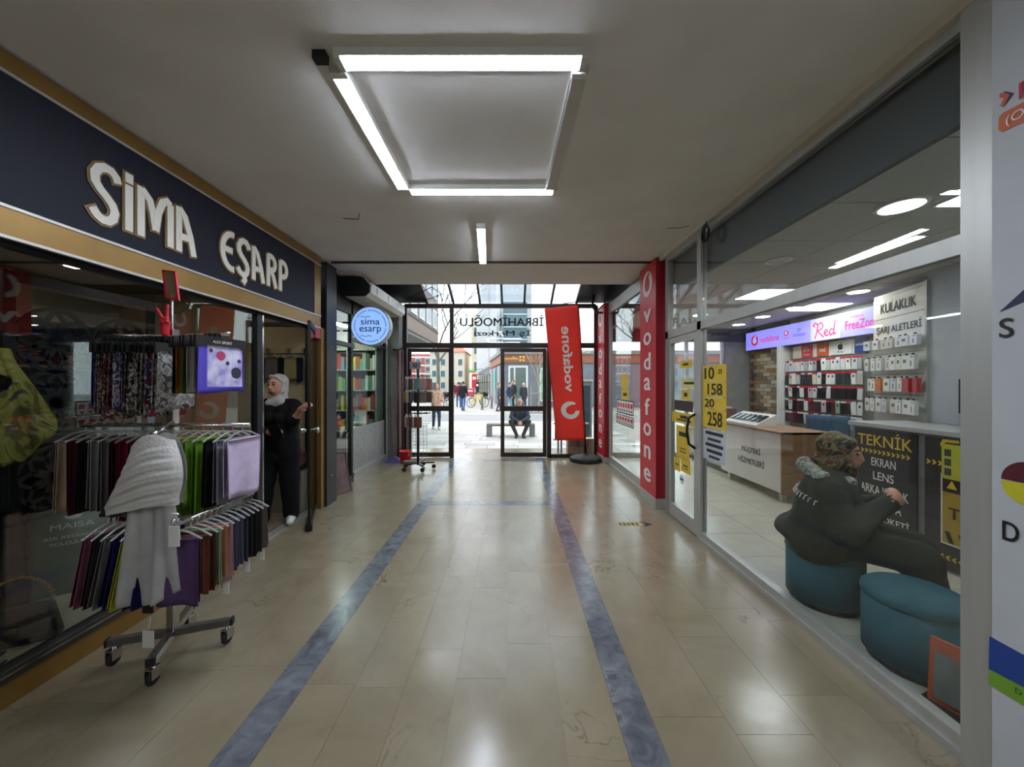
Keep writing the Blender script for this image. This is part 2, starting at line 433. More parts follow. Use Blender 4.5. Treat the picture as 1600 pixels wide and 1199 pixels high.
# ------------------------------------------------------------------ ceiling and enclosing walls
ceil = MB().box((-2.5, -3.5, CEIL), (1.95, 5.67, CEIL+0.25)).build('ceiling', M_ceil); tag(ceil, 'off-white plaster ceiling of the arcade', kind='structure')
cr_ = MB()
cr_.tube([(-1.55, 3.40, CEIL-0.001), (-1.42, 3.42, CEIL-0.001), (-1.36, 3.30, CEIL-0.001)], 0.004, 4)
cr_.build('crack', M_blackp, ceil)
cr_ = MB(); cr_.tube([(1.52, 3.62, CEIL-0.001), (1.66, 3.60, CEIL-0.001), (1.70, 3.55, CEIL-0.001)], 0.004, 4); cr_.build('crack', M_blackp, ceil)
wb = MB().box((-4.9, -3.6, 0), (5.0, -3.5, 3.27)).build('wall_back', M_wall); tag(wb, 'cream wall closing the arcade behind', kind='structure')
wl = MB().box((-2.6, -3.5, 0), (-2.37, -1.2, 3.1)).build('wall_left', M_wall); tag(wl, 'cream wall of the left side', kind='structure')
# white pillar wall on the right, nearest the viewer
WPX, WPY = 1.755, 1.352
M_wboard = mat('white_board', '#b9bcc0', 0.55, var=0.03)
wr = MB().box((WPX, -3.5, 0), (2.1, WPY, CEIL)).build('wall_right', M_wboard); tag(wr, 'white wall panel with shop logos at the right edge', kind='structure')
def onwall(y, z, d=0.001): return Vector((WPX-d, y, z))
def pxwall(px, py):      # point on the white wall plane
    Y = WPX*F_PX/(px-800); return Vector((WPX-0.0015, Y, 1.5-(py-600)/F_PX*Y))
UY, UZ = Vector((0, -1, 0)), Vector((0, 0, 1))      # reading direction on walls that face -X
M_orange = mat('orange_print', '#c65c2c', 0.5); M_navyp = mat('navy_print', '#1d1b4a', 0.5); M_maroon = mat('maroon_print', '#571423', 0.5)
M_blue = mat('blue_print', '#1c3f8a', 0.5); M_green = mat('green_print', '#6f9a2c', 0.5); M_yel2 = mat('lemon_print', '#c4bc25', 0.5)
def wallpoly(pts, m_, nm='print', d=0.0015):
    P = [pxwall(*p) for p in pts]; n = len(P)
    b = MB(); b.add(P+[p+Vector((-d, 0, 0)) for p in P], [tuple(range(n)), tuple(range(2*n-1, n-1, -1))]+[(i, n+i, n+(i+1) % n, (i+1) % n) for i in range(n)])
    return b.build(nm, m_, wr)
wallpoly([(1563, 147), (1570, 145), (1579, 148), (1570, 166), (1563, 167), (1570, 154), (1563, 153)], M_orange)
wallpoly([(1570, 143), (1585, 146), (1569, 168), (1566, 166), (1577, 149), (1570, 147)], M_navyp, d=0.001)
wallpoly([(1562, 184), (1568, 177), (1640, 139), (1640, 172), (1567, 207), (1561, 203)], M_orange)
lettering('F', pxwall(1603, 138), UY, UZ, M_redp, wr, height=0.055, bold=0.01, lift=0.001)
lettering('(O', pxwall(1588, 184), UY, UZ, M_whitep, wr, height=0.042, lift=0.004)
wallpoly([(1563, 488), (1640, 418), (1640, 455)], M_navyp)
lettering('S', pxwall(1573.5, 513), UY, UZ, M_blackp, wr, height=0.068, width=0.037, bold=0.02, lift=0.001)
lettering('D', pxwall(1580, 832), UY, UZ, M_blackp, wr, height=0.066, width=0.042, bold=0.02, lift=0.001)
cc = pxwall(1610, 758); R_ = 0.073
for a0, a1, m_ in ((0, 180, M_maroon), (180, 360, M_yel2)):
    poly = [(R_*math.cos(math.radians(a)), R_*math.sin(math.radians(a))+(0.002 if a0 == 0 else -0.002)) for a in np.linspace(a0, a1, 20)]
    MB().prism(poly, cc, UY, UZ, 0.0015).build('print', m_, wr)
wallpoly([(1547, 995), (1640, 1046), (1640, 1096), (1546, 1046)], M_blue)
wallpoly([(1546, 1046), (1640, 1096), (1640, 1128), (1546, 1070)], M_green)
lettering('D', pxwall(1593, 1082), UY, UZ, M_blackp, wr, height=0.018, lift=0.002)
# thin cable trunking along the top of the right shopfront and across the ceiling
tr1 = MB().box((1.765, 1.36, CEIL-0.055), (1.80, 4.5, CEIL)).build('trim_1', M_wall); tag(tr1, 'cream cable trunking along the top of the phone shop front', kind='structure')
tr2 = MB().box((-2.25, 4.60, CEIL-0.02), (1.75, 4.63, CEIL)).build('trim_2', M_dark); tag(tr2, 'dark cable channel across the ceiling', kind='structure')
# ------------------------------------------------------------------ street end: facade, doors, skylight
FY = 7.5
X0, X1, X2, X3, X4 = -2.17, -1.22, -0.22, 0.75, 1.70
ZH, ZT = 2.27, 3.08
fac = struct('window_1', 'dark brown framed glass entrance front facing the street')
def bar(a, b, nm='mullion', p=None, m_=None): return MB().box(a, b).build(nm, m_ or M_brown, p or fac)
for x, w_, z1 in ((X0, 0.09, ZT), (X1, 0.075, ZT), (X3, 0.085, ZH), (X4, 0.075, ZT)):
    bar((x-w_/2, FY-0.035, 0), (x+w_/2, FY+0.035, z1))
bar((X0, FY-0.04, ZH-0.05), (X4, FY+0.04, ZH+0.05), 'head_rail')
bar((X0, FY-0.04, ZT-0.05), (X4, FY+0.04, ZT+0.03), 'head_rail')
bar((X3, FY-0.035, 0), (X4, FY+0.035, 0.07), 'sill')
bar((X2-0.03, FY-0.035, ZH), (X2+0.03, FY+0.035, ZH+0.05), 'mullion')
for x0, x1, z0, z1 in ((X0, X1, ZH, ZT), (X1, X4, ZH, ZT), (X3, X4, 0.07, ZH)):
    MB().box((x0, FY-0.004, z0), (x1, FY+0.004, z1)).build('pane', M_glass, fac)
# shop name seen from behind, mirrored on the transom glass
MIRX = Vector((-1, 0, 0))
lettering('İBRAHİMOĞLU', at(784, 501.5, FY-0.006), MIRX, UZ, M_blackp, fac, width=1.69, height=0.225, bold=0.008, fat=0.022, lift=0.002)
lettering('İş Merkezi', at(785, 521, FY-0.006), MIRX, UZ, M_blackp, fac, width=1.14, height=0.165, bold=0.008, fat=0.022, lift=0.002)
# blind wall beside the left frame
def door_leaf(name, label, w_, h_, mid):
    root = struct(name, label); f = 0.075
    def b(a, c, nm, m_=M_brown): return MB().box(a, c).build(nm, m_, root, world=False)
    b((0, -0.022, 0), (f, 0.022, h_), 'stile'); b((w_-f, -0.022, 0), (w_, 0.022, h_), 'stile')
    b((f, -0.022, 0), (w_-f, 0.022, 0.09), 'rail'); b((f, -0.022, h_-f), (w_-f, 0.022, h_), 'rail'); b((f, -0.022, mid-0.05), (w_-f, 0.022, mid+0.05), 'rail')
    b((f, -0.003, 0.09), (w_-f, 0.003, mid-0.05), 'pane', M_glass); b((f, -0.003, mid+0.05), (w_-f, 0.003, h_-f), 'pane', M_glass)
    MB().tube([(w_-0.035, -0.022, mid-0.12), (w_-0.035, -0.06, mid-0.1), (w_-0.035, -0.06, mid+0.1), (w_-0.035, -0.022, mid+0.12)], 0.011).build('handle', M_black, root, world=False)
    return root
d1 = door_leaf('door_1', 'dark brown glass door leaf standing ajar behind the phone case stand', 0.90, ZH-0.07, 0.98)
d1.location = (X0+0.06, FY-0.02, 0.012); d1.rotation_euler = (0, 0, math.radians(3))
d2 = door_leaf('door_2', 'closed dark brown glass door leaf in front of the street bench', 0.93, ZH-0.07, 0.98)
d2.location = (X3-0.05, FY, 0.012); d2.rotation_euler = (0, 0, math.pi)
# skylight: sloping glass canopy outward of the ceiling edge
sk = struct('window_2', 'sloping glass canopy above the entrance with dark bars')
slope = 0.372; YS0, YS1 = 5.60, FY+0.05; ZS1 = ZT+0.05; zs = lambda y: ZS1+(FY-y)*slope
mx_ = [-1.72, -1.19, -0.65, -0.2, 0.25, 0.8, 1.31]
def slopebar(x, w_, h_, nm): 
    return MB().add([(x-w_, YS1, zs(YS1)), (x+w_, YS1, zs(YS1)), (x+w_, YS0, zs(YS0)), (x-w_, YS0, zs(YS0)), (x-w_, YS1, zs(YS1)+h_), (x+w_, YS1, zs(YS1)+h_), (x+w_, YS0, zs(YS0)+h_), (x-w_, YS0, zs(YS0)+h_)],
        [(0,1,2,3),(7,6,5,4),(0,4,5,1),(1,5,6,2),(2,6,7,3),(3,7,4,0)]).build(nm, M_brown, sk)
for x in mx_: slopebar(x, 0.02, 0.06, 'bar')
xs_ = [-1.72]+mx_[1:-1]+[1.31]
for a, b in zip(xs_[:-1], xs_[1:]):
    MB().add([(a, YS1, zs(YS1)+0.05), (b, YS1, zs(YS1)+0.05), (b, YS0, zs(YS0)+0.05), (a, YS0, zs(YS0)+0.05),
              (a, YS1, zs(YS1)+0.058), (b, YS1, zs(YS1)+0.058), (b, YS0, zs(YS0)+0.058), (a, YS0, zs(YS0)+0.058)],
             [(0,1,2,3),(7,6,5,4),(0,4,5,1),(1,5,6,2),(2,6,7,3),(3,7,4,0)]).build('pane', M_sky, sk)
# blind dark infill at both flanks of the canopy, and the wall above the ceiling edge
wu = struct('wall_upper', 'dark infill above the entrance beside the glass canopy')
for a, b in ((-2.6, -1.74), (1.33, 2.0)):
    MB().add([(a, YS1, zs(YS1)+0.03), (b, YS1, zs(YS1)+0.03), (b, YS0, zs(YS0)+0.03), (a, YS0, zs(YS0)+0.03),
              (a, YS1, zs(YS1)+0.10), (b, YS1, zs(YS1)+0.10), (b, YS0, zs(YS0)+0.10), (a, YS0, zs(YS0)+0.10)],
             [(0,1,2,3),(7,6,5,4),(0,4,5,1),(1,5,6,2),(2,6,7,3),(3,7,4,0)]).build('roof_panel', M_dark, wu)
MB().box((-2.6, 5.5, CEIL+0.25), (2.0, 5.6, 4.05)).build('header', M_wall, wu)
MB().box((-2.62, 5.6, CEIL), (-2.5, FY, 4.0)).build('cheek', M_dark, wu)
MB().box((1.86, 5.6, CEIL), (1.98, FY, 4.0)).build('cheek', M_dark, wu)
hose = MB(); hose.tube([(1.62, 7.3, 3.25), (1.56, 7.2, 3.0), (1.63, 7.1, 2.86), (1.8, 7.0, 2.84)], 0.022, 8)
tag(hose.build('cable_hose', M_rubber, smooth=True), 'black hose hanging above the far red pillar', 'hose')
cb = MB(); cb.tube([(-1.95, 7.0, 3.12), (-1.7, 6.9, 3.2), (-1.5, 6.9, 3.30), (-1.35, 7.1, 3.22), (-1.6, 7.2, 3.15), (-1.9, 7.2, 3.1)], 0.008, 6)
tag(cb.build('loose_cable', M_rubber, smooth=True), 'loose black cable looped under the glass canopy', 'cable')
# left flank at the street end: grey concrete pier with dark red down-pipes
wf = MB().box((-2.62, 7.22, 0), (X0-0.04, 7.42, 3.1)).build('wall_front', M_conc); tag(wf, 'grey concrete pier left of the entrance', kind='structure')
pp = thing('drain_pipe', 'dark red pipes rising beside the grey pier at the entrance', 'pipe', (-2.16, 7.19, 0))
M_pipe = mat('dark_red_paint', '#5c1c1e', 0.45)
for dx in (-0.05, 0.03):
    MB().tube([(dx, 0, 0.02), (dx, 0, 2.15)], 0.02, 8).build('pipe', M_pipe, pp, world=False, smooth=True)
MB().tube([(-0.16, 0, 2.16), (-0.05, 0, 2.15), (0.05, 0, 2.2), (0.06, -0.03, 2.25)], 0.014, 8).build('bracket', M_black, pp, world=False)

# ------------------------------------------------------------------ red pillars with vertical lettering
def vtext(word, x, y, z_top, z_bot, wdt, parent, hgt):
    n = len(word); st = (z_top-z_bot)/n
    for i, ch in enumerate(word):
        V, F = text_mesh(ch, 0.0); h_ = max(p.y for p in V)-min(p.y for p in V); w0 = max(p.x for p in V)-min(p.x for p in V)
        lettering(ch, (x, y, z_top-(i+0.5)*st), UY, UZ, M_whitep, parent, height=hgt*min(1.25, h_/0.5), width=wdt*min(1, w0/0.45), bold=0.035, lift=0.0025, name='letter')
def emblem(o, u, v, r, m_out, m_in, parent, mirror=False, lift=0.003):
    """round badge with a quotation-mark drop"""
    o, u, v = Vector(o), Vector(u).normalized(), Vector(v).normalized()
    b = MB().prism([(r*math.cos(a), r*math.sin(a)) for a in np.linspace(0, 2*math.pi, 36, endpoint=False)], o, u, v, lift)
    e = b.build('emblem', m_out, parent)
    pts = [(0.52*r*math.cos(math.radians(a)), -0.08*r+0.52*r*math.sin(math.radians(a))) for a in range(165, 416, 12)]
    pts += [(0.32*r, 0.48*r), (0.42*r, 0.66*r), (0.62*r, 0.80*r), (0.30*r, 0.84*r), (-0.10*r, 0.68*r), (-0.38*r, 0.40*r)]
    n = u.cross(v)
    MB().prism(pts, o+n*lift, u, v, 0.0015).build('drop', m_in, parent)
    return e
for nm_lab, ya, yb, xf, grp in (('red pillar nearest the phone shop door with white vertical vodafone lettering', 4.43, 4.97, 1.722, 0), ('far red pillar beside the entrance with white vertical vodafone lettering', 6.90, 7.44, 1.715, 1)):
    pr = thing('sign_pillar', nm_lab, 'pillar', ((xf+1.86)/2, (ya+yb)/2, 0), group='red lettered pillars')
    MB().box((xf, ya, 0.12), (1.86, yb, CEIL-0.02 if grp == 0 else 3.0)).build('cladding', M_red, pr)
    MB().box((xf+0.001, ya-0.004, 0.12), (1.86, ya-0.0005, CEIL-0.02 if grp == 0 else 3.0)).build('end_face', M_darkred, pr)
    MB().box((xf-0.008, ya-0.012, 0), (1.86, yb+0.005, 0.12)).build('plinth', M_alu, pr)
    emblem((xf-0.001, (ya+yb)/2, 2.76), UY, UZ, 0.16, M_whitep, M_redp, pr)
    vtext('vodafone', xf-0.001, (ya+yb)/2, 2.50, 0.20, 0.24, pr, 0.165)

# ------------------------------------------------------------------ feather flag with round base
fl = thing('feather_flag', 'red feather flag with mirrored white vodafone lettering on a black round base', 'flag', (1.42, 7.15, 0))
M_flag = mat('flag_cloth', '#df5248', 0.75, var=0.06, scale=3, bump=0.15, bscale=12)
_N = M_flag.node_tree.nodes; _L = M_flag.node_tree.links; _t = _N.new('ShaderNodeBsdfTranslucent'); _t.inputs[0].default_value = (*hx('#ee6456'), 1); _mx = _N.new('ShaderNodeMixShader'); _mx.inputs[0].default_value = 0.5
_L.new(_N['Principled BSDF'].outputs[0], _mx.inputs[1]); _L.new(_t.outputs[0], _mx.inputs[2]); _L.new(_mx.outputs[0], _N['Material Output'].inputs[0])
pr_ = [(0.30, 0.0), (0.31, 0.03), (0.30, 0.075), (0.24, 0.10), (0.08, 0.125), (0.05, 0.15)]
MB().lathe(pr_, n=12).build('base', M_rubber, fl, world=False)
MB().tube([(0, 0, 0.12), (-0.005, 0, 0.30)], 0.03, 10).build('socket', M_black, fl, world=False)
polepts = [(0, 0, 0.28), (-0.03, 0, 0.9), (-0.06, 0, 1.7), (-0.10, 0, 2.5), (-0.135, 0, 3.0), (-0.17, 0, 3.07), (-0.30, 0, 3.06), (-0.80, 0, 2.99)]
MB().tube(polepts, [0.016, 0.014, 0.012, 0.011, 0.010, 0.010, 0.009, 0.008], 8).build('pole', M_black, fl, world=False, smooth=True)
def flagpt(s_, t_):      # s across from hem to pole, t upward
    xr = -0.015-0.115*t_; xl = -0.56-0.23*t_
    z = 0.40+2.62*t_-0.07*(1-s_)*t_
    return (xl+(xr-xl)*s_, 0.035*math.sin(2.2*s_+3*t_)*(1-s_)+0.012*math.sin(9*t_+4*s_), z)
fb = MB(); fb.grid(flagpt, 12, 40)
fo = fb.build('cloth', M_flag, fl, world=False, smooth=True); so = fo.modifiers.new('thick', 'SOLIDIFY'); so.thickness = 0.003
# lettering wrapped on the flag surface
def on_flag(s_, t_, lift=0.004):
    p = Vector(flagpt(s_, t_)); a = Vector(flagpt(s_+0.01, t_))-p; b = Vector(flagpt(s_, t_+0.01))-p
    return p+a.cross(b).normalized()*lift
def flag_poly(V, F, f, nm, m_, lift):
    b = MB(); b.add([on_flag(*f(p.x, p.y), lift) for p in V], F); o = b.build(nm, m_, fl, world=False); return o
V, F = text_mesh('vodafone', 0.022)
xs = [p.x for p in V]; ys = [p.y for p in V]; X0_, X1_, Y0_, Y1_ = min(xs), max(xs), min(ys), max(ys)
flag_poly(V, F, lambda x, y: (0.44+0.30*(y-Y0_)/(Y1_-Y0_), 0.36+0.49*(x-X0_)/(X1_-X0_)), 'lettering', M_whitep, 0.004)
ringV = []; ringF = []; nr = 36
for k in range(nr+1):
    a = math.radians(50+305*k/nr); rin = 0.56-0.10*math.sin(math.pi*k/nr)+0.40*max(0, 1-k/5.0)*0.6
    ringV += [Vector((math.cos(a), math.sin(a), 0)), Vector((rin*math.cos(a), rin*math.sin(a), 0))]
for k in range(nr): ringF.append((2*k, 2*k+2, 2*k+3, 2*k+1))
flag_poly(ringV, ringF, lambda x, y: (0.56+0.31*x, 0.225+0.066*y), 'emblem', M_whitep, 0.004)

# ------------------------------------------------------------------ ceiling lamps
sq = thing('ceiling_light', 'square of four tube lights on the ceiling with one tube unlit', 'light', (0, 2.4, CEIL))
def tube_lamp(parent, a, b, lit=True, w_=0.036):
    a, b = Vector(a), Vector(b); d = (b-a).normalized(); n = Vector((-d.y, d.x, 0))
    c = (a+b)/2; L_ = (b-a).length/2
    MB().obox(c+Vector((0, 0, -0.019)), d*L_, n*(w_+0.006), Vector((0, 0, 0.019))).build('housing', M_white, parent)
    cap = 0.03
    MB().obox(c+Vector((0, 0, -0.034)), d*(L_-cap), n*w_, Vector((0, 0, 0.011))).build('diffuser', M_led if lit else M_lamp_off, parent, bevel=0.006)
    for sgn in (-1, 1):
        MB().obox(c+d*sgn*(L_-cap/2)+Vector((0, 0, -0.034)), d*(cap/2), n*(w_+0.002), Vector((0, 0, 0.0125))).build('end_cap', M_white, parent)
xa, xb, ya, yb = -0.83, 0.345, 1.71, 2.86

tube_lamp(sq, (xa+0.02, ya, CEIL), (xb, ya, CEIL))
tube_lamp(sq, (xa, ya+0.05, CEIL), (xa-0.0, yb-0.02, CEIL))
tube_lamp(sq, (xa+0.02, yb, CEIL), (xb, yb, CEIL))
tube_lamp(sq, (xb-0.02, ya+0.05, CEIL), (xb-0.05, yb-0.04, CEIL), lit=False)
MB().obox((xa-0.05, ya-0.01, CEIL-0.02), (0.03, 0, 0), (0, 0.02, 0), (0, 0, 0.02)).build('bracket', M_dark, sq)
sl = thing('ceiling_light', 'single lit tube light running away along the ceiling', 'light', (-0.29, 4.05, CEIL))
sq2 = copy_tree(sq); sq2.location = (0, -1.6, CEIL); sq2['label'] = 'added unseen copy of the square tube lights behind the viewer'  # unseen copy behind the camera, added to light the front of the rack
tube_lamp(sl, (-0.295, 3.50, CEIL), (-0.36, 4.58, CEIL))
# ------------------------------------------------------------------ scarf shop on the left
LX = -2.37
YD0, YD1 = 3.48, 4.42          # door opening
RY = Vector((0, 1, 0))         # reading direction on walls that face +X
sg = thing('shop_sign', 'navy and gold fascia sign with white SİMA EŞARP lettering', 'sign', (-2.3, 2.4, 2.165))
FX = -2.28
MB().box((LX-0.05, -1.2, 2.165), (FX-0.03, YD1, 3.0)).build('backing', M_dark, sg)
MB().box((FX-0.03, -1.2, 2.30), (FX-0.004, 4.27, 2.91)).build('panel', M_navy, sg)
MB().box((FX-0.03, -1.2, 2.91), (FX, 4.41, 3.0)).build('gold_band', M_gold, sg, bevel=0.003)
MB().box((FX-0.03, -1.2, 2.165), (FX, 4.41, 2.30)).build('gold_band', M_gold, sg, bevel=0.003)
MB().box((FX-0.03, 4.27, 2.30), (FX, 4.41, 2.91)).build('gold_band', M_gold, sg)
for z in (2.905, 2.302, 2.163): MB().box((FX-0.02, -1.2, z-0.008), (FX+0.006, 4.41, z+0.006)).build('metal_trim', M_alu, sg)
M_sign = mat('ivory_letter', '#e4e0d4', 0.4, var=0.02); M_sgold = mat('letter_outline', '#7d6238', 0.4, metal=0.3)
def arc(cx, cy, rx, ry, a0, a1, n=14): return [(cx+rx*math.cos(math.radians(a0+(a1-a0)*i/n)), cy+ry*math.sin(math.radians(a0+(a1-a0)*i/n))) for i in range(n+1)]
GL = {   # strokes in a box 0..1 wide, 0..1 high
 'S': [[(0.90, 0.78), (0.84, 0.88), (0.70, 0.95), (0.50, 0.96), (0.30, 0.90), (0.18, 0.78), (0.20, 0.64), (0.34, 0.54), (0.54, 0.45), (0.72, 0.35), (0.80, 0.23), (0.75, 0.11), (0.60, 0.03), (0.42, 0.02), (0.24, 0.07), (0.10, 0.17)]],
 'İ': [[(0.5, 0.0), (0.5, 0.86)], [(0.5, 0.90), (0.5, 1.08)]],
 'I': [[(0.5, 0.0), (0.5, 1.0)]],
 'M': [[(0.09, 0.0), (0.09, 0.96)], [(0.12, 0.92), (0.32, 0.78), (0.42, 0.52), (0.48, 0.22)], [(0.48, 0.22), (0.56, 0.62), (0.68, 0.86), (0.82, 0.93), (0.91, 0.88)], [(0.91, 0.90), (0.91, 0.0)]],
 'A': [[(0.13, 0.0), (0.13, 0.96)], [(0.14, 0.94), (0.42, 0.80), (0.70, 0.42), (0.88, 0.0)], [(0.15, 0.33), (0.70, 0.36)]],
 'E': [arc(0.82, 0.5, 0.68, 0.46, 80, 280, 18), [(0.18, 0.52), (0.82, 0.52)]],
 'R': [[(0.15, 0.0), (0.15, 0.96)], [(0.15, 0.93)]+arc(0.42, 0.72, 0.38, 0.21, 90, -90, 10)+[(0.15, 0.50)], [(0.35, 0.50), (0.62, 0.34), (0.88, 0.0)]],
 'P': [[(0.15, 0.0), (0.15, 0.96)], [(0.15, 0.93)]+arc(0.42, 0.70, 0.38, 0.23, 90, -90, 10)+[(0.15, 0.46)]],
 'Ş': None }
GL['Ş'] = GL['S']+[[(0.52, 0.0), (0.60, -0.10), (0.46, -0.22)]]
def glyph(ch, y0, y1, z0, h_, hw):
    for off, m_, dz, nm in ((0.011, M_sgold, 0.006, 'letter_outline'), (0.0, M_sign, 0.012, 'letter')):
        b = MB()
        for ks, st in enumerate(GL[ch]):
            P = [(y0+x*(y1-y0), z0+y*h_) for x, y in st]
            if off:      # lengthen the stroke ends so that the outline shows there too
                a = Vector(P[0])-Vector(P[1]); a.normalize(); c_ = Vector(P[-1])-Vector(P[-2]); c_.normalize()
                P = [tuple(Vector(P[0])+a*off)]+P[1:-1]+[tuple(Vector(P[-1])+c_*off)]
            b.ribbon(P, hw+off, (FX-0.004, 0, 0), RY, UZ, dz+0.0009*ks)
        b.build(nm, m_, sg)
for ch, a, b in (('S', 1.985, 2.150), ('İ', 2.165, 2.225), ('M', 2.245, 2.480), ('A', 2.505, 2.660)): glyph(ch, a, b, 2.405, 0.315, 0.0225)
for ch, a, b in (('E', 2.885, 3.035), ('Ş', 3.050, 3.215), ('A', 3.235, 3.40), ('R', 3.43, 3.58), ('P', 3.61, 3.76)): glyph(ch, a, b, 2.415, 0.305, 0.0225)

win = struct('window_3', 'long glass display window of the scarf shop')
MB().box((LX-0.03, -1.2, 0.0), (LX+0.03, YD0-0.02, 0.12)).build('plinth', M_gold, win)
MB().box((LX-0.03, -1.2, 0.12), (LX+0.045, YD0-0.02, 0.178)).build('sill', mat('dark_steel', '#4c4b48', 0.35, metal=0.7), win, bevel=0.004)
MB().box((LX+0.02, -1.2, 0.15), (LX+0.048, YD0-0.02, 0.156)).build('sill_edge', M_chrome, win)
MB().box((LX-0.004, -1.2, 0.178), (LX+0.004, YD0-0.06, 2.165)).build('pane', M_glassd, win)
MB().box((LX-0.03, YD0-0.08, 0.0), (LX+0.03, YD0-0.012, 2.165)).build('post', M_dark, win)
MB().box((LX+0.022, YD0-0.016, 0.0), (LX+0.034, YD0, 2.165)).build('post_edge', M_chrome, win)
MB().box((LX-0.02, -1.2, 2.135), (LX+0.02, YD1, 2.165)).build('head', M_dark, win)
# shop room
M_inwall = mat('shop_inner_wall', '#8f8575', 0.8, var=0.06); M_infloor = mat('shop_inner_floor', '#877b66', 0.4)
wsl = struct('wall_shop_left', 'inner walls of the scarf shop')
MB().box((-4.9, -1.3, 0), (-4.8, 4.7, 2.75)).build('side_wall', M_inwall, wsl)
MB().box((-4.9, 4.56, 0), (-2.42, 4.68, 3.1)).build('end_wall', mat('end_wall_cream', '#b7a98b', 0.8, var=0.05), wsl)
MB().box((-4.9, -1.35, 0), (-2.4, -1.2, 2.75)).build('end_wall', M_inwall, wsl)
cl = MB().box((-4.9, -1.3, 2.60), (LX-0.06, 4.7, 2.72)).build('ceiling_shop_left', M_inwall); tag(cl, 'ceiling of the scarf shop', kind='structure')
fl2 = MB().box((-4.9, -1.3, -0.16), (-2.49, 4.7, 0.0)).build('floor_shop_left', M_infloor); tag(fl2, 'floor of the scarf shop', kind='structure')
dp = MB().box((-3.15, -1.2, 0.0), (LX-0.03, YD0-0.1, 0.165)).build('display_platform', mat('cream_platform', '#c9bd9f', 0.6, var=0.04), bevel=0.004); tag(dp, 'low cream display platform inside the scarf shop window', 'platform')
# gold pilaster, black pillar beyond the door
pil = MB().box((LX-0.06, YD1, 0.0), (FX, 4.50, 2.165)).build('trim_3', M_gold); tag(pil, 'gold pilaster at the scarf shop door', kind='structure')
blk = thing('black_pillar', 'matt black pillar beyond the scarf shop door', 'pillar', (-2.38, 4.63, 0))
MB().box((-2.52, 4.50, 0.0), (-2.255, 4.76, 2.98)).build('cladding', M_dark, blk, bevel=0.004)
for z in (0.35, 1.95): MB().lathe([(0.012, 0), (0.012, 0.006), (0.006, 0.01)], (-2.255, 4.62, z), 10, 'x').build('stud', M_chrome, blk)
# glass door, open outward
dr = struct('door_3', 'frameless glass door of the scarf shop swung open')
dr.location = (LX+0.03, YD1-0.02, 0.02); dr.rotation_euler = (0, 0, math.atan2(-0.62, 0.27))
DW = 0.72
MB().box((0, -0.005, 0.04), (DW, 0.005, 2.10)).build('pane', M_glass, dr, world=False)
MB().box((0, -0.016, 2.06), (DW, 0.016, 2.12)).build('top_rail', M_black, dr, world=False)
MB().box((0, -0.016, 0.0), (DW, 0.016, 0.06)).build('bottom_rail', M_black, dr, world=False)
MB().box((DW-0.012, -0.013, 0.0), (DW+0.004, 0.013, 2.12)).build('edge_strip', M_black, dr, world=False)
MB().box((-0.004, -0.013, 0.0), (0.02, 0.013, 2.12)).build('edge_strip', M_black, dr, world=False)
h = MB(); h.lathe([(0.012, -0.05), (0.012, -0.03), (0.022, -0.05), (0.035, -0.065), (0.035, -0.08), (0.02, -0.09)], (DW-0.06, 0, 1.0), 16, 'y'); h.build('knob', M_chrome, dr, world=False, smooth=True)
h = MB(); h.lathe([(0.02, 0.09), (0.035, 0.08), (0.035, 0.065), (0.022, 0.05), (0.012, 0.03), (0.012, 0.005)], (DW-0.06, 0, 1.0), 16, 'y'); h.build('knob', M_chrome, dr, world=False, smooth=True)
MB().box((DW-0.05, -0.03, -0.01), (DW+0.015, 0.03, 0.05)).build('foot_bolt', M_black, dr, world=False)
stk = MB().box((FX, 4.28, 2.03), (FX+0.004, 4.40, 2.16)).build('door_sticker', mat('red_sticker', '#b03a3c', 0.5)); tag(stk, 'small red sticker plate above the scarf shop door', 'sticker')
th = MB().box((LX-0.05, YD0, 0.0), (LX+0.04, YD1, 0.014)).build('trim_4', M_alu); tag(th, 'metal threshold of the scarf shop door', kind='structure')

# things on the end wall seen through the door
pf = thing('picture_frame', 'dark framed picture high on the cream wall inside the scarf shop', 'picture', (-2.86, 4.54, 2.2))
MB().box((-3.10, 4.535, 2.21), (-2.62, 4.558, 2.50)).build('backing', mat('picture_paper', '#a79a7a', 0.7), pf)
for a, b in (((-3.10, 4.52, 2.21), (-2.62, 4.56, 2.25)), ((-3.10, 4.52, 2.46), (-2.62, 4.56, 2.50)), ((-3.10, 4.52, 2.25), (-3.06, 4.56, 2.46)), ((-2.66, 4.52, 2.25), (-2.62, 4.56, 2.46))):
    MB().box(a, b).build('frame_side', mat('dark_wood', '#2a1c14', 0.5), pf)
rl = thing('wall_rail', 'slim hanging rail on the cream wall inside the scarf shop', 'rail', (-2.86, 4.5, 1.85))
MB().tube([(-3.2, 4.50, 1.86), (-2.5, 4.50, 1.86)], 0.008, 6).build('bar', M_chrome, rl)
for x in (-3.0, -2.75, -2.55): MB().box((x-0.012, 4.50, 1.85), (x+0.012, 4.56, 1.93)).build('bracket', M_inwall, rl)

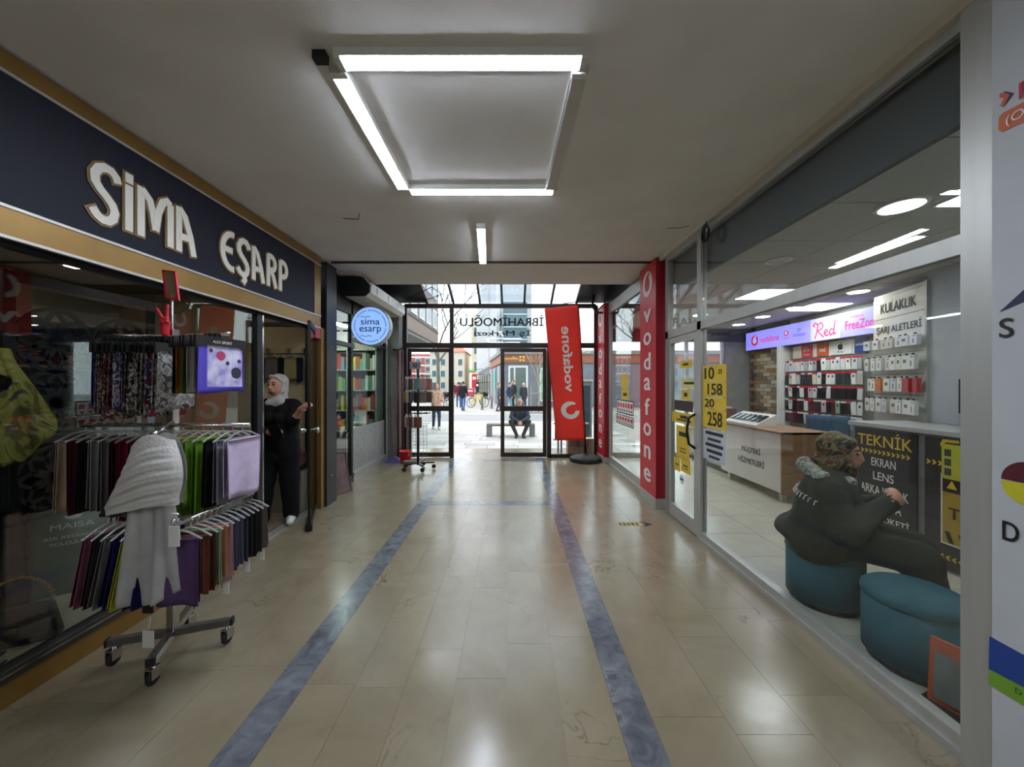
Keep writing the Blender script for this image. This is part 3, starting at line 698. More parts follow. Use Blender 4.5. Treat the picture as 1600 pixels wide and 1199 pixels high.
# ------------------------------------------------------------------ cloth pieces
def cloth_mat(name, col, rough=0.85): return mat(name, col, rough, var=0.10, scale=18, bump=0.25, bscale=220, spec=0.2)
def print_mat(name, cols, scale):
    if name in MATS: return MATS[name]
    m = D.materials.new(name); m.use_nodes = True; N = m.node_tree.nodes; L = m.node_tree.links; p = N['Principled BSDF']; p.inputs['Roughness'].default_value = 0.6
    tc = N.new('ShaderNodeTexCoord'); vo = N.new('ShaderNodeTexNoise'); vo.inputs['Scale'].default_value = scale; vo.inputs['Detail'].default_value = 2; vo.inputs['Distortion'].default_value = 1.2
    L.new(tc.outputs['Object'], vo.inputs['Vector'])
    cr = N.new('ShaderNodeValToRGB'); cr.color_ramp.interpolation = 'CONSTANT'; e = cr.color_ramp.elements
    while len(e) < len(cols): e.new(0.5)
    for i, c in enumerate(cols): e[i].position = 0.0 if i == 0 else 0.34+0.32*(i/(len(cols))); e[i].color = (*hx(c), 1)
    L.new(vo.outputs['Fac'], cr.inputs[0]); L.new(cr.outputs[0], p.inputs['Base Color']); MATS[name] = m; return m
M_hblack = mat('black_hanger', '#0f0f11', 0.5); M_hclear = mat('clear_hanger', '#b9b6b4', 0.25, alpha=0.55); M_tagp = mat('paper_tag', '#d6d4cf', 0.7, var=0.04)
def cloth_slab(b, w_, h_, t_, rnd, flare=0.0, layers=2, top=0.0, lean=0.0):
    """folded cloth hanging from z=top downward, width along x, thickness along y"""
    ph = rnd.uniform(0, 6); am = t_*0.30; f1 = rnd.uniform(6, 11)
    nx, nz = 8, 10
    for L_ in range(layers):
        tt = t_/layers; yc = -t_/2+tt*(L_+0.5); hh = h_*(1-0.05*L_*rnd.uniform(0.3, 1)); ww = w_*(1-0.03*L_)
        def side(s_):
            def fn(u, v):
                x = (u-0.5)*ww*(1+flare*v)+lean*v*h_
                z = top-v*hh-0.006*math.sin(5*u+ph)*v
                y = yc+s_*tt*0.48*(1-(abs(2*u-1))**6*0.8)+am*math.sin(f1*u+ph+L_)*v
                return (x, y, z)
            return fn
        b.grid(side(-1), nx, nz); o0 = len(b.v)-(nx+1)*(nz+1)
        b.grid(lambda u, v: side(1)(1-u, v), nx, nz); o1 = len(b.v)-(nx+1)*(nz+1)
        W = nx+1
        for j in range(nz):      # close the sides
            b.f.append((o0+j*W, o1+j*W+nx, o1+(j+1)*W+nx, o0+(j+1)*W)); b.mi.append(b.cur)
            b.f.append((o1+j*W, o0+j*W+nx, o0+(j+1)*W+nx, o1+(j+1)*W)); b.mi.append(b.cur)
        for i in range(nx):      # close top and bottom
            b.f.append((o0+i, o1+nx-i, o1+nx-i-1, o0+i+1)[::-1]); b.mi.append(b.cur)
            b.f.append((o0+nz*W+i, o0+nz*W+i+1, o1+nz*W+nx-i-1, o1+nz*W+nx-i)); b.mi.append(b.cur)
def scarf(label, top, rz, w_, h_, t_, m_, hanger='clear', tagged=False, fringe=False, seed=0, flare=0.0, group=None, drop=0.07, lean=0.0, nm='folded_scarf'):
    rnd = random.Random(seed)
    r = thing(nm, label, 'scarf', (top[0], top[1], top[2]-h_-drop), rz, group)
    Z = h_   # local z of the cloth's top edge
    b = MB(); cloth_slab(b, w_, h_, t_, rnd, flare, 2, Z, lean); b.build('cloth', m_, r, world=False, smooth=True, origin=(0, 0, 0))
    hb = MB()
    if hanger == 'black':
        hb.box((-w_/2-0.015, -0.006, Z-0.01), (w_/2+0.015, 0.006, Z+0.045)); hb.box((-0.035, -0.005, Z+0.045), (0.035, 0.005, Z+drop)); hm = M_hblack
    else:
        hb.tube([(-w_/2-0.01, 0, Z-0.004), (-w_*0.25, 0, Z+0.028), (0, 0, Z+0.040), (w_*0.25, 0, Z+0.028), (w_/2+0.01, 0, Z-0.004)], 0.005, 6)
        hb.tube([(0, 0, Z+0.04), (0, 0, Z+drop-0.012), (0.010, 0, Z+drop+0.004), (0.0, 0, Z+drop+0.012), (-0.010, 0, Z+drop+0.004)], 0.0028, 6); hm = M_hclear
    hb.build('hanger', hm, r, world=False)
    if tagged:
        tb = MB(); x = w_*0.35
        tb.box((x-0.018, -t_/2-0.004, -0.075), (x+0.018, -t_/2-0.002, -0.015)); tb.tube([(x, -t_/2-0.003, -0.016), (x, -t_/2-0.003, 0.03)], 0.001, 4)
        tb.build('price_tag', M_tagp, r, world=False)
    if fringe:
        fb = MB(); n = 12
        for i in range(n):
            x = (i/(n-1)-0.5)*w_*0.95; fb.tube([(x, 0, 0.005), (x+rnd.uniform(-0.006, 0.006), 0, -0.05)], 0.0025, 4)
        fb.build('fringe', m_, r, world=False)
    return r
# scarves hanging in the doorway background
bgcols = [('navy', '#141826'), ('charcoal', '#2a2a2c'), ('taupe grey', '#5d5650'), ('black', '#101012'), ('olive cream', '#8d8458'), ('dark blue', '#1b2030')]
for i, (cn_, cv) in enumerate(bgcols):
    wv = 0.15 if i in (2, 4) else 0.07
    x = [-3.13, -3.045, -2.92, -2.81, -2.69, -2.585][i]
    scarf(cn_+' folded scarf on the wall rail seen through the scarf shop door', (x, 4.50, 1.86), 0, wv, 0.26+0.03*(i % 2), 0.035, cloth_mat('wall_'+cn_, cv), seed=50+i, drop=0.05, group='scarves on the inner wall rail')
cabn = thing('low_cabinet', 'low dark cabinet against the end wall inside the scarf shop', 'cabinet', (-2.95, 4.42, 0))
MB().box((-3.5, 4.30, 0.0), (-2.45, 4.555, 0.5)).build('body', M_inwall, cabn, bevel=0.005)
MB().box((-3.52, 4.28, 0.5), (-2.43, 4.557, 0.53)).build('top', M_dark, cabn)
for i, (cn_, cv) in enumerate((('crimson', '#7a1a22'), ('beige', '#b59c74'), ('dusty rose', '#8a5355'))):
    b = MB()
    for k in range(5): b.box((-3.05+i*0.2, 4.33, 0.53+k*0.03), (-2.89+i*0.2, 4.53, 0.556+k*0.03))
    tag(b.build('folded_shawl', cloth_mat('stack_'+cn_, cv), bevel=0.008), cn_+' folded shawl on the low cabinet behind the shop woman', 'shawl', 'shawls on the low cabinet')

# ------------------------------------------------------------------ rolling rack and its scarves
RC = Vector((-1.88, 2.05, 0))
rk = thing('rolling_rack', 'chrome rolling display rack on castors loaded with scarves', 'rack', tuple(RC))
def rb(b, nm, m_, smooth=True, bevel=0): return b.build(nm, m_, rk, smooth=smooth, world=True, bevel=bevel)
M_greyst = mat('grey_steel_leg', '#6a6762', 0.4, metal=0.6)
rb(MB().box((RC.x-0.02, RC.y-0.02, 0.12), (RC.x+0.02, RC.y+0.02, 1.80)), 'pole', M_chrome, False, 0.003)
ends = [Vector((-1.644, 2.135, 0)), Vector((-2.123, 1.97, 0)), Vector((-1.79, 1.843, 0)), Vector((-1.97, 2.257, 0))]
for i, e in enumerate(ends):
    d_ = (e-RC).normalized(); sd = Vector((-d_.y, d_.x, 0)); L_ = (e-RC).length
    rb(MB().obox(RC+d_*(L_/2)+Vector((0, 0, 0.125)), d_*(L_/2+0.02), sd*0.018, Vector((0, 0, 0.018))), 'leg', M_greyst if i < 2 else M_chrome, False)
    rb(MB().obox(RC+d_*(L_+0.024)+Vector((0, 0, 0.125)), d_*0.006, sd*0.019, Vector((0, 0, 0.019))), 'end_cap', M_rubber, False)
    cst = rb(MB().lathe([(0.006, -0.012), (0.030, -0.012), (0.036, -0.006), (0.036, 0.006), (0.030, 0.012), (0.006, 0.012)], (e.x, e.y, 0.037), 18, 'x'), 'castor', M_rubber)
    f = MB(); f.box((e.x-0.022, e.y-0.025, 0.035), (e.x-0.016, e.y+0.025, 0.085)); f.box((e.x+0.016, e.y-0.025, 0.035), (e.x+0.022, e.y+0.025, 0.085)); f.box((e.x-0.022, e.y-0.026, 0.082), (e.x+0.022, e.y+0.026, 0.09)); f.tube([(e.x, e.y, 0.088), (e.x, e.y, 0.112)], 0.01, 8)
    f.build('fork', M_chrome, cst, bevel=0.002)
def rail(pts, r=0.011): rb(MB().tube(pts, r, 8), 'rail', M_chrome)
UPZ, MDZ, LOZ = 1.755, 1.275, 0.86
rail([(-2.22, 2.0, UPZ), (-1.82, 2.03, UPZ)]); rail([(-1.88, 2.05, UPZ), (-1.44, 1.88, UPZ)])
rail([(-2.33, 2.0, MDZ), (-1.42, 2.0, MDZ)]); rail([(RC.x, 2.05, MDZ), (RC.x, 2.0, MDZ)]); rail([(RC.x, 2.05, 1.29), (-1.62, 1.67, 1.27)])
rail([(-1.52, 1.66, LOZ), (-1.52, 2.16, LOZ)]); rail([(RC.x, 2.05, LOZ), (-1.52, 2.0, LOZ)]); rail([(-1.52, 1.66, LOZ+0.0), (-1.52, 1.66, LOZ+0.03)], 0.008)
rail([(-2.0, 1.80, LOZ), (-1.62, 1.80, LOZ)]); rail([(RC.x, 2.05, LOZ), (-1.80, 1.80, LOZ)])
# upper left: printed silk scarves on black hangers, edge on
prints = [['#24376e', '#3c56a0', '#8fa0c8'], ['#203a86', '#2b3f9a', '#101838'], ['#6b2b22', '#c9b9a2', '#3a2418', '#a04c38'], ['#b9aa92', '#54382c', '#8a2a2a', '#ded6c6'], ['#9a8d7a', '#a33030', '#20201e'],
          ['#3c3c72', '#dcd6d0', '#6f6fae'], ['#e0dace', '#7b5fb0', '#2a2a2a'], ['#d8d0c0', '#1b1b1b', '#6b5a48'], ['#141414', '#cfc7b8', '#5a5046'], ['#2a2622', '#e4dfd4', '#8b8070'],
          ['#161616', '#b8b0a4', '#484038'], ['#d6d2c8', '#23356e', '#a02a30'], ['#8f8a84', '#e2ded8', '#5a4a44'], ['#77726e', '#aaa6a2', '#4a4644']]
for i, cs in enumerate(prints):
    x = -2.19+i*0.0265
    scarf('%s printed silk scarf from the left on the upper rail of the rolling rack' % ORD[i], (x, 2.0+0.002*i, UPZ), math.pi/2+0.15+(0.16 if i < 2 else 0)-0.01*i, 0.20+0.012*(i % 3), 0.30+0.015*(i % 4), 0.020, print_mat('silk_print_%d' % i, cs, 22+3*(i % 4)), 'black', seed=i, flare=0.10, group='printed scarves on the upper rail', drop=0.085, nm='silk_scarf')
# upper right: stack of square scarves facing the viewer
def floral():
    m = D.materials.new('lilac_floral_print'); m.use_nodes = True; N = m.node_tree.nodes; L = m.node_tree.links; p = N['Principled BSDF']; p.inputs['Roughness'].default_value = 0.5
    tc = N.new('ShaderNodeTexCoord'); sp = N.new('ShaderNodeSeparateXYZ'); L.new(tc.outputs['Object'], sp.inputs[0])
    def mth(op, a, b=None):
        n = N.new('ShaderNodeMath'); n.operation = op
        for i, q in enumerate((a, b)):
            if q is None: continue
            if isinstance(q, (int, float)): n.inputs[i].default_value = q
            else: L.new(q, n.inputs[i])
        return n.outputs[0]
    X_, Z_ = sp.outputs['X'], sp.outputs['Z']
    nz = N.new('ShaderNodeTexNoise'); nz.inputs['Scale'].default_value = 14; nz.inputs['Detail'].default_value = 3; L.new(tc.outputs['Object'], nz.inputs['Vector'])
    edge = mth('MAXIMUM', mth('LESS_THAN', X_, -0.085), mth('LESS_THAN', Z_, 0.028))
    edge2 = mth('MAXIMUM', edge, mth('GREATER_THAN', X_, 0.120))
    def blob(cx, cz, r):
        dx = mth('SUBTRACT', X_, cx); dz = mth('SUBTRACT', Z_, cz); dd = mth('SQRT', mth('ADD', mth('MULTIPLY', dx, dx), mth('MULTIPLY', dz, dz)))
        return mth('LESS_THAN', mth('ADD', dd, mth('MULTIPLY', nz.outputs['Fac'], r*0.8)), r*1.25)
    rose = blob(-0.01, 0.185, 0.030); leaf = mth('MAXIMUM', blob(0.03, 0.15, 0.014), mth('MAXIMUM', blob(0.08, 0.10, 0.034), mth('MAXIMUM', blob(-0.065, 0.21, 0.012), blob(0.10, 0.165, 0.013))))
    crm = N.new('ShaderNodeValToRGB'); crm.color_ramp.elements[0].position = 0.38; crm.color_ramp.elements[1].position = 0.62
    crm.color_ramp.elements[0].color = (*hx('#8e86c4'), 1); crm.color_ramp.elements[1].color = (*hx('#cfcae2'), 1); L.new(nz.outputs['Fac'], crm.inputs[0])
    cur = crm.outputs[0]
    for fac_, col in ((rose, '#a8355a'), (leaf, '#2e2c3a'), (edge2, '#4d40b4')):
        mx = N.new('ShaderNodeMix'); mx.data_type = 'RGBA'; mx.inputs[7].default_value = (*hx(col), 1); L.new(fac_, mx.inputs[0]); L.new(cur, mx.inputs[6]); cur = mx.outputs[2]
    L.new(cur, p.inputs['Base Color']); return m
dirv = Vector((0.935, -0.355)); base = Vector((-1.88, 2.05)); face = math.atan2(dirv.y, dirv.x)+math.pi/2
stack = [('black', cloth_mat('stk_black', '#131315')), ('orange', cloth_mat('stk_orange', '#b06a1e')), ('green', cloth_mat('stk_green', '#2c6e2a')), ('white satin', cloth_mat('stk_white', '#cfcac4')), ('pale grey', cloth_mat('stk_grey', '#9a9490')), ('lilac floral', floral())]
for i, (cn_, m_) in enumerate(stack):
    t_ = 0.20+0.042*i; q = base+dirv*t_
    last = i == len(stack)-1
    sc_ = scarf(('purple bordered lilac floral square scarf facing out on the upper rail of the rolling rack' if last else cn_+' square scarf stacked behind the lilac floral scarf on the rolling rack'), (q.x, q.y, UPZ), face+0.25, 0.255 if last else 0.24+0.02*(i % 2), 0.235, 0.016, m_, 'black', seed=80+i, group='square scarves on the upper rail', drop=0.065, flare=0.02, nm='square_scarf')
    if last:
        hp = Vector((0, 0, 0.31)); lettering('ALEX SPORT', (0, -0.0065, 0.255), (1, 0, 0), (0, 0, 1), M_whitep, None, width=0.11, height=0.013, lift=0.001).parent = sc_
# middle rail
mid = [('beige knit', '#b39c80', 0.24, 0.36, 0), ('dark burgundy', '#4a1420', 0.24, 0.38, 0), ('black', '#1a161a', 0.23, 0.36, 0), ('pale grey', '#999694', 0.23, 0.36, 0), ('mid grey', '#807d7c', 0.23, 0.37, 0), ('wine red', '#42121e', 0.23, 0.37, 1), ('crimson', '#861836', 0.26, 0.42, 0), ('deep crimson', '#701430', 0.25, 0.40, 0), ('maroon', '#5a1228', 0.24, 0.38, 0),
       ('mustard yellow', '#c2a820', 0.24, 0.36, 0), ('golden yellow', '#c8b02c', 0.24, 0.37, 0), ('olive green', '#66852f', 0.23, 0.40, 0), ('lime green', '#88bf48', 0.22, 0.34, 0), ('grass green', '#7fb034', 0.22, 0.38, 0), ('black wool', '#131315', 0.22, 0.34, 0), ('slate grey', '#8a8896', 0.22, 0.33, 0), ('pale lilac', '#c3b3cf', 0.22, 0.30, 0)]
for i, (cn_, cv, w_, h_, fr) in enumerate(mid):
    x = -2.305+i*0.053
    scarf(cn_+' folded scarf on the middle rail of the rolling rack', (x, 2.0, MDZ), math.pi/2-0.08, w_, h_, 0.05 if i == len(mid)-1 else 0.036, cloth_mat('mid_'+cn_, cv), 'clear', tagged=i in (9, 14), fringe=bool(fr), seed=100+i, flare=0.06, group='scarves on the middle rail')
# lower right rail
low = [('purple', '#4e3a5e', 0.17, 0.30), ('rust brown', '#6b3d28', 0.16, 0.27), ('dark brown', '#553225', 0.16, 0.27), ('mint green', '#8fae86', 0.15, 0.26), ('coral orange', '#c07a55', 0.15, 0.24), ('blush pink', '#b59393', 0.15, 0.28), ('blue grey', '#54586c', 0.15, 0.25), ('steel blue', '#5c6070', 0.15, 0.25), ('slate', '#45454f', 0.15, 0.25), ('charcoal', '#2c2c30', 0.15, 0.24), ('black grey', '#26262a', 0.15, 0.25), ('dark green grey', '#33352f', 0.15, 0.24), ('warm taupe', '#6b6058', 0.16, 0.23)]
for i, (cn_, cv, w_, h_) in enumerate(low):
    y = 1.69+i*0.037
    scarf(cn_+' folded scarf on the low right rail of the rolling rack', (-1.52+(0.02 if i else 0), y, LOZ), 0.12, w_, h_, 0.034 if i == 0 else 0.024, cloth_mat('low_'+cn_, cv), 'clear', tagged=i in (5, 9, 12), fringe=i == 5, seed=130+i, flare=0.05, group='scarves on the low right rail')
lowl = [('dusty pink', '#8d4f62'), ('graphite', '#2b2b2d'), ('cream edged grey', '#77756f'), ('royal navy', '#1b1756'), ('acid yellow', '#b3b42e'), ('jet', '#121214'), ('indigo', '#19164f')]
for i, (cn_, cv) in enumerate(lowl):
    scarf(cn_+' folded scarf on the low left rail of the rolling rack', (-1.965+i*0.045, 1.80, LOZ-0.01), math.pi/2-0.1, 0.19, 0.30, 0.034, cloth_mat('lowl_'+cn_, cv), 'clear', tagged=i in (4,), seed=150+i, flare=0.25, group='scarves on the low left rail', lean=-0.10)
# big white shawl hung in front
sh = thing('white_shawl', 'long crinkled white shawl hung on the front arm of the rolling rack', 'shawl', (-1.615, 1.72, 0.5))
M_shawl = mat('white_crinkle', '#c6c4c0', 0.8, var=0.06, scale=10, bump=0.5, bscale=60); M_sheer = mat('sheer_white', '#b3b2b0', 0.8, var=0.08, scale=12, alpha=0.72, bump=0.4, bscale=50)
def shw(u, v):
    a = u*2-1; vv = min(1, v*1.15)
    wl_ = 0.085+0.13*vv**1.4; wr_ = 0.10+0.035*math.sin(vv*2.6); x = a*(wl_ if a < 0 else wr_)
    round_ = 0.055*math.sqrt(max(0, 1-a*a))*(0.6+0.8*math.sin(math.pi*min(1, 0.15+0.8*v)))
    fold = (0.0065*math.sin(34*v+3.0*a)+0.004*math.sin(71*v+5*a))*(1-a*a)*min(1, 4*v)
    z = 0.735-0.28*v-0.05*v*(a < 0)*(-a)+0.025*math.sin(2.2*a+0.5)*(1-v)+0.02*(1-a*a)*(v < 0.05)
    return (x, -0.055-round_-fold, z)
b = MB(); b.grid(shw, 26, 56); b.grid(lambda u, v: (shw(1-u, v)[0]*0.97, -0.03, shw(1-u, v)[2]), 26, 8); o = b.build('folded_top', M_shawl, sh, smooth=True, world=False)
def sht(u, v):
    a = u*2-1; wv = 0.10+0.04*v; fold = 0.016*math.sin(10*u+1.5*v)+0.008*math.sin(23*u)
    zb = 0.42*v+0.05*v*math.sin(3.2*u+0.6)
    return (a*wv-0.012, -0.05-fold*(0.4+v), 0.46-zb)
b = MB(); b.grid(sht, 30, 24); o = b.build('hanging_end', M_sheer, sh, smooth=True, world=False); o.modifiers.new('t', 'SOLIDIFY').thickness = 0.004
MB().tube([(-0.08, -0.05, 0.735), (0, -0.05, 0.77), (0.08, -0.05, 0.735)], 0.006, 6).build('hanger', M_hclear, sh, world=False)
MB().box((0.10, -0.09, 0.28), (0.148, -0.087, 0.37)).build('price_tag', M_tagp, sh, world=False)
# price frame and red hand clip on top of the pole
pfm = thing('price_frame', 'small red framed price card clipped on top of the rolling rack', 'card', (-1.885, 2.05, 1.79))
MB().tube([(0, 0, 0.0), (0.0, 0, 0.20)], 0.006, 8).build('stem', M_chrome, pfm, world=False)
ang = 0.12; ux, uz = Vector((math.cos(ang), 0, -math.sin(ang))), Vector((math.sin(ang)*-1, 0, math.cos(ang)))
c0 = Vector((-0.005, 0, 0.255)); MB().obox(c0, ux*0.03, Vector((0, 0.003, 0)), uz*0.072).build('card', mat('price_card', '#7a6a4c', 0.6), pfm, world=False)
for s_ in (-1, 1):
    MB().obox(c0+ux*0.032*s_, ux*0.005, Vector((0, 0.006, 0)), uz*0.08).build('frame_side', M_redp, pfm, world=False)
    MB().obox(c0+uz*0.076*s_, ux*0.036, Vector((0, 0.006, 0)), uz*0.005).build('frame_side', M_redp, pfm, world=False)
hd = thing('hand_clip', 'red victory hand shaped clip on the rolling rack pole', 'clip', (-1.885, 2.01, 1.80))
sdf_object('hand', [('e', (0, 0, 0.03), (0.025, 0.014, 0.032), 0), ('c', (-0.012, 0, 0.05), (-0.045, 0, 0.105), 0.0085, 0.0075, 0), ('c', (0.008, 0, 0.055), (0.012, 0, 0.125), 0.0085, 0.0075, 0), ('c', (0.02, -0.012, 0.035), (-0.005, -0.018, 0.04), 0.008, 0.007, 0), ('c', (0.018, -0.012, 0.05), (0.0, -0.018, 0.055), 0.008, 0.007, 0), ('c', (-0.02, -0.005, 0.02), (0.005, -0.02, 0.03), 0.009, 0.008, 0), ('c', (0, 0, -0.03), (0, 0, 0.02), 0.018, 0.02, 0)], [M_redp], 0.004, 0.006, hd)
for i, (x, y, z, m_, lab) in enumerate(((-1.90, 1.93, 0.30, M_rubber, 'black swing tag hanging low at the rolling rack pole'), (-1.80, 1.98, 0.33, M_tagp, 'white swing tag hanging low at the rolling rack pole'), (-1.83, 1.86, 0.17, M_tagp, 'white tag tied to the front leg of the rolling rack'), (-2.0, 1.96, 0.36, M_tagp, 'pale tag below the low left scarves'))):
    b = MB(); b.box((x-0.028, y-0.002, z), (x+0.028, y+0.002, z+0.085)); b.tube([(x, y, z+0.083), (x+0.004, y+0.01, z+0.15)], 0.0012, 4)
    b.box((x-0.014, y-0.003, z+0.025), (x+0.014, y-0.002, z+0.055)); tag(b.build('swing_tag', m_), lab, 'tag', 'swing tags')
# ------------------------------------------------------------------ display inside the scarf shop window
PZ = 0.165
# pierced screen of interlaced petals
scn = thing('pierced_screen', 'dark pierced screen with petal cut-outs inside the scarf shop window', 'screen', (-3.11, 2.7, PZ))
M_scr = mat('dark_screen', '#2c2b2c', 0.5, var=0.1)
SX = -3.11
for a, b in (((SX-0.012, 2.25, PZ), (SX+0.012, 2.31, 2.2)), ((SX-0.012, 3.15, PZ), (SX+0.012, 3.21, 2.2)), ((SX-0.012, 2.31, 2.14), (SX+0.012, 3.15, 2.2)), ((SX-0.012, 2.31, 1.10), (SX+0.012, 3.15, 1.16)), ((SX-0.012, 2.31, PZ), (SX+0.012, 3.15, PZ+0.06))):
    MB().box(a, b).build('frame_side', M_scr, scn)
def petal(cy, cz, ang, L_, w_):
    ca, sa = math.cos(ang), math.sin(ang)
    pts = [(t*L_, w_*math.sin(math.pi*t)) for t in np.linspace(0, 1, 8)]+[(t*L_, -w_*math.sin(math.pi*t)) for t in np.linspace(1, 0, 8)[1:]]
    return [(cy+x*ca-y*sa, cz+x*sa+y*ca) for x, y in pts]
for cy in (2.52, 2.94):
    for cz in (0.45, 0.87, 1.37, 1.79):
        b = MB()
        for k in range(8):
            b.ribbon(petal(cy, cz, math.pi/4*k, 0.205, 0.05), 0.012, (SX-0.006, 0, 0), RY, UZ, 0.012)
        b.ribbon([(cy+0.21*math.cos(a), cz+0.21*math.sin(a)) for a in np.linspace(0, 2*math.pi, 25)], 0.012, (SX-0.006, 0, 0), RY, UZ, 0.012)
        b.build('rosette', M_scr, scn)
bkp = MB().box((-3.2, 1.5, PZ), (-3.17, 3.3, 1.12)).build('back_panel', M_dark); tag(bkp, 'low dark panel closing the back of the window display', 'panel')
# mannequin in black with a yellow scarf
mq = thing('mannequin', 'black dressed mannequin wearing a yellow patterned scarf in the shop window', 'mannequin', (-2.84, 1.93, PZ))
M_blackcl = cloth_mat('black_dress', '#0e0d0f')
sdf_object('dress', [('c', (-0.06, 0, 1.0), (-0.07, 0, 1.25), 0.12, 0.12, 0), ('c', (0.06, 0, 1.0), (0.07, 0, 1.25), 0.12, 0.12, 0), ('c', (-0.15, 0, 1.33), (0.15, 0, 1.33), 0.06, 0.06, 0), ('c', (0, 0, 1.0), (0, 0, 0.14), 0.15, 0.20, 0), ('c', (0, 0, 1.3), (0, 0, 1.48), 0.06, 0.05, 0), ('c', (0.17, 0, 1.33), (0.24, -0.02, 1.0), 0.055, 0.045, 0), ('c', (-0.17, 0, 1.33), (-0.24, 0.02, 1.0), 0.055, 0.045, 0)], [M_blackcl], 0.022, 0.05, mq,
           wrinkle=lambda X, Y, Z, g: 0.010*np.sin(9*np.arctan2(Y, X))*np.clip(1.0-Z, 0, 1))
MB().lathe([(0.17, 0), (0.17, 0.012), (0.02, 0.03)], n=20).build('stand', M_chrome, mq, world=False)
M_yscarf = print_mat('yellow_scarf_print', ['#6e6420', '#a3963c', '#b4a848', '#8d8130', '#3b3a20'], 7)
def ysc(u, v):
    a = 2*math.pi*u; r = 0.13+0.16*v+0.012*math.sin(5*a+3*v); zb = 1.52-0.62*v*(0.75+0.25*math.cos(a-5.3))
    return (r*1.15*math.cos(a), r*0.85*math.sin(a), zb+0.015*math.sin(7*a)*v)
b = MB(); b.grid(ysc, 40, 16); o = b.build('scarf', M_yscarf, mq, smooth=True, world=False); o.modifiers.new('t', 'SOLIDIFY').thickness = 0.006
# green poster stand
ps = thing('poster_stand', 'green MAISA poster board standing on the display platform', 'poster', (-2.81, 2.37, PZ), math.radians(38))
M_post = mat('green_poster', '#3f5c45', 0.6, var=0.35, scale=5)
MB().obox((0, 0, 0.27), (0.17, 0, 0), (0, 0.006, 0), (0, 0, 0.27)).build('board', M_post, ps, world=False)
for s_, z, wd, hh in (('MAISA', 0.43, 0.19, 0.036), ('BİR RESSAMIN', 0.365, 0.24, 0.024), ('YOLCULUĞU', 0.325, 0.20, 0.026)):
    lettering(s_, (0, -0.0065, z), (1, 0, 0), (0, 0, 1), M_whitep, None, width=wd, height=hh, lift=0.001).parent = ps
b = MB()
for k in range(5): b.prism([(x*0.011, y*0.05) for x, y in ((0, 0), (0.9, 0.5), (0, 1), (-0.9, 0.5))], (0, -0.0065, 0.47), (math.cos(0.5*(k-2)), 0, -math.sin(0.5*(k-2))), (math.sin(0.5*(k-2)), 0, math.cos(0.5*(k-2))), 0.001)
b.build('emblem', M_whitep, None).parent = ps
MB().obox((0, 0.06, 0.12), (0.02, 0, 0), (0, 0.06, 0), (0, 0, 0.12)).build('strut', M_dark, ps, world=False)
# black handbag with gold chain, books
bag = thing('handbag', 'black handbag with a gold chain on the display platform', 'handbag', (-2.53, 1.90, PZ), 0.5)
b = MB(); b.add([(-0.15, -0.05, 0), (0.15, -0.05, 0), (0.15, 0.05, 0), (-0.15, 0.05, 0), (-0.12, -0.025, 0.2), (0.12, -0.025, 0.2), (0.12, 0.025, 0.2), (-0.12, 0.025, 0.2)], [(0,3,2,1),(4,5,6,7),(0,1,5,4),(1,2,6,5),(2,3,7,6),(3,0,4,7)])
M_leather = mat('black_leather', '#101011', 0.4, bump=0.3, bscale=120); M_brass = mat('polished_brass', '#b8964a', 0.28, metal=1)
b.build('body', M_leather, bag, world=False, bevel=0.02)
MB().add([(-0.125, -0.045, 0.20), (0.125, -0.045, 0.20), (0.14, -0.062, 0.08), (-0.14, -0.062, 0.08), (-0.125, -0.035, 0.205), (0.125, -0.035, 0.205), (0.14, -0.05, 0.08), (-0.14, -0.05, 0.08)], [(0,1,2,3)[::-1],(4,5,6,7),(0,1,5,4),(2,3,7,6),(1,2,6,5),(3,0,4,7)]).build('flap', M_leather, bag, world=False, bevel=0.006)
b = MB()
pts = [Vector((0.12*math.cos(a), -0.01, 0.2+0.14*math.sin(a))) for a in np.linspace(0.1, math.pi-0.1, 26)]
for i, p_ in enumerate(pts): b.obox(p_, (0.007, 0, 0), (0, 0.004 if i % 2 else 0.008, 0), (0, 0, 0.005))
b.build('chain', M_brass, bag, world=False); MB().box((-0.02, -0.068, 0.085), (0.02, -0.058, 0.11)).build('clasp', M_brass, bag, world=False)
bk = thing('book', 'dark blue hardback box in the near corner of the shop window', 'book', (-2.50, 1.68, PZ), 0.35)
MB().box((-0.10, -0.07, 0), (0.10, 0.07, 0.006)).build('cover', M_navy, bk, world=False); MB().box((-0.10, -0.07, 0.044), (0.10, 0.07, 0.05)).build('cover', M_navy, bk, world=False)
MB().box((-0.097, -0.066, 0.006), (0.094, 0.066, 0.044)).build('pages', mat('book_pages', '#b7b4aa', 0.8), bk, world=False); MB().box((-0.102, -0.07, 0), (-0.097, 0.07, 0.05)).build('spine', M_navy, bk, world=False)
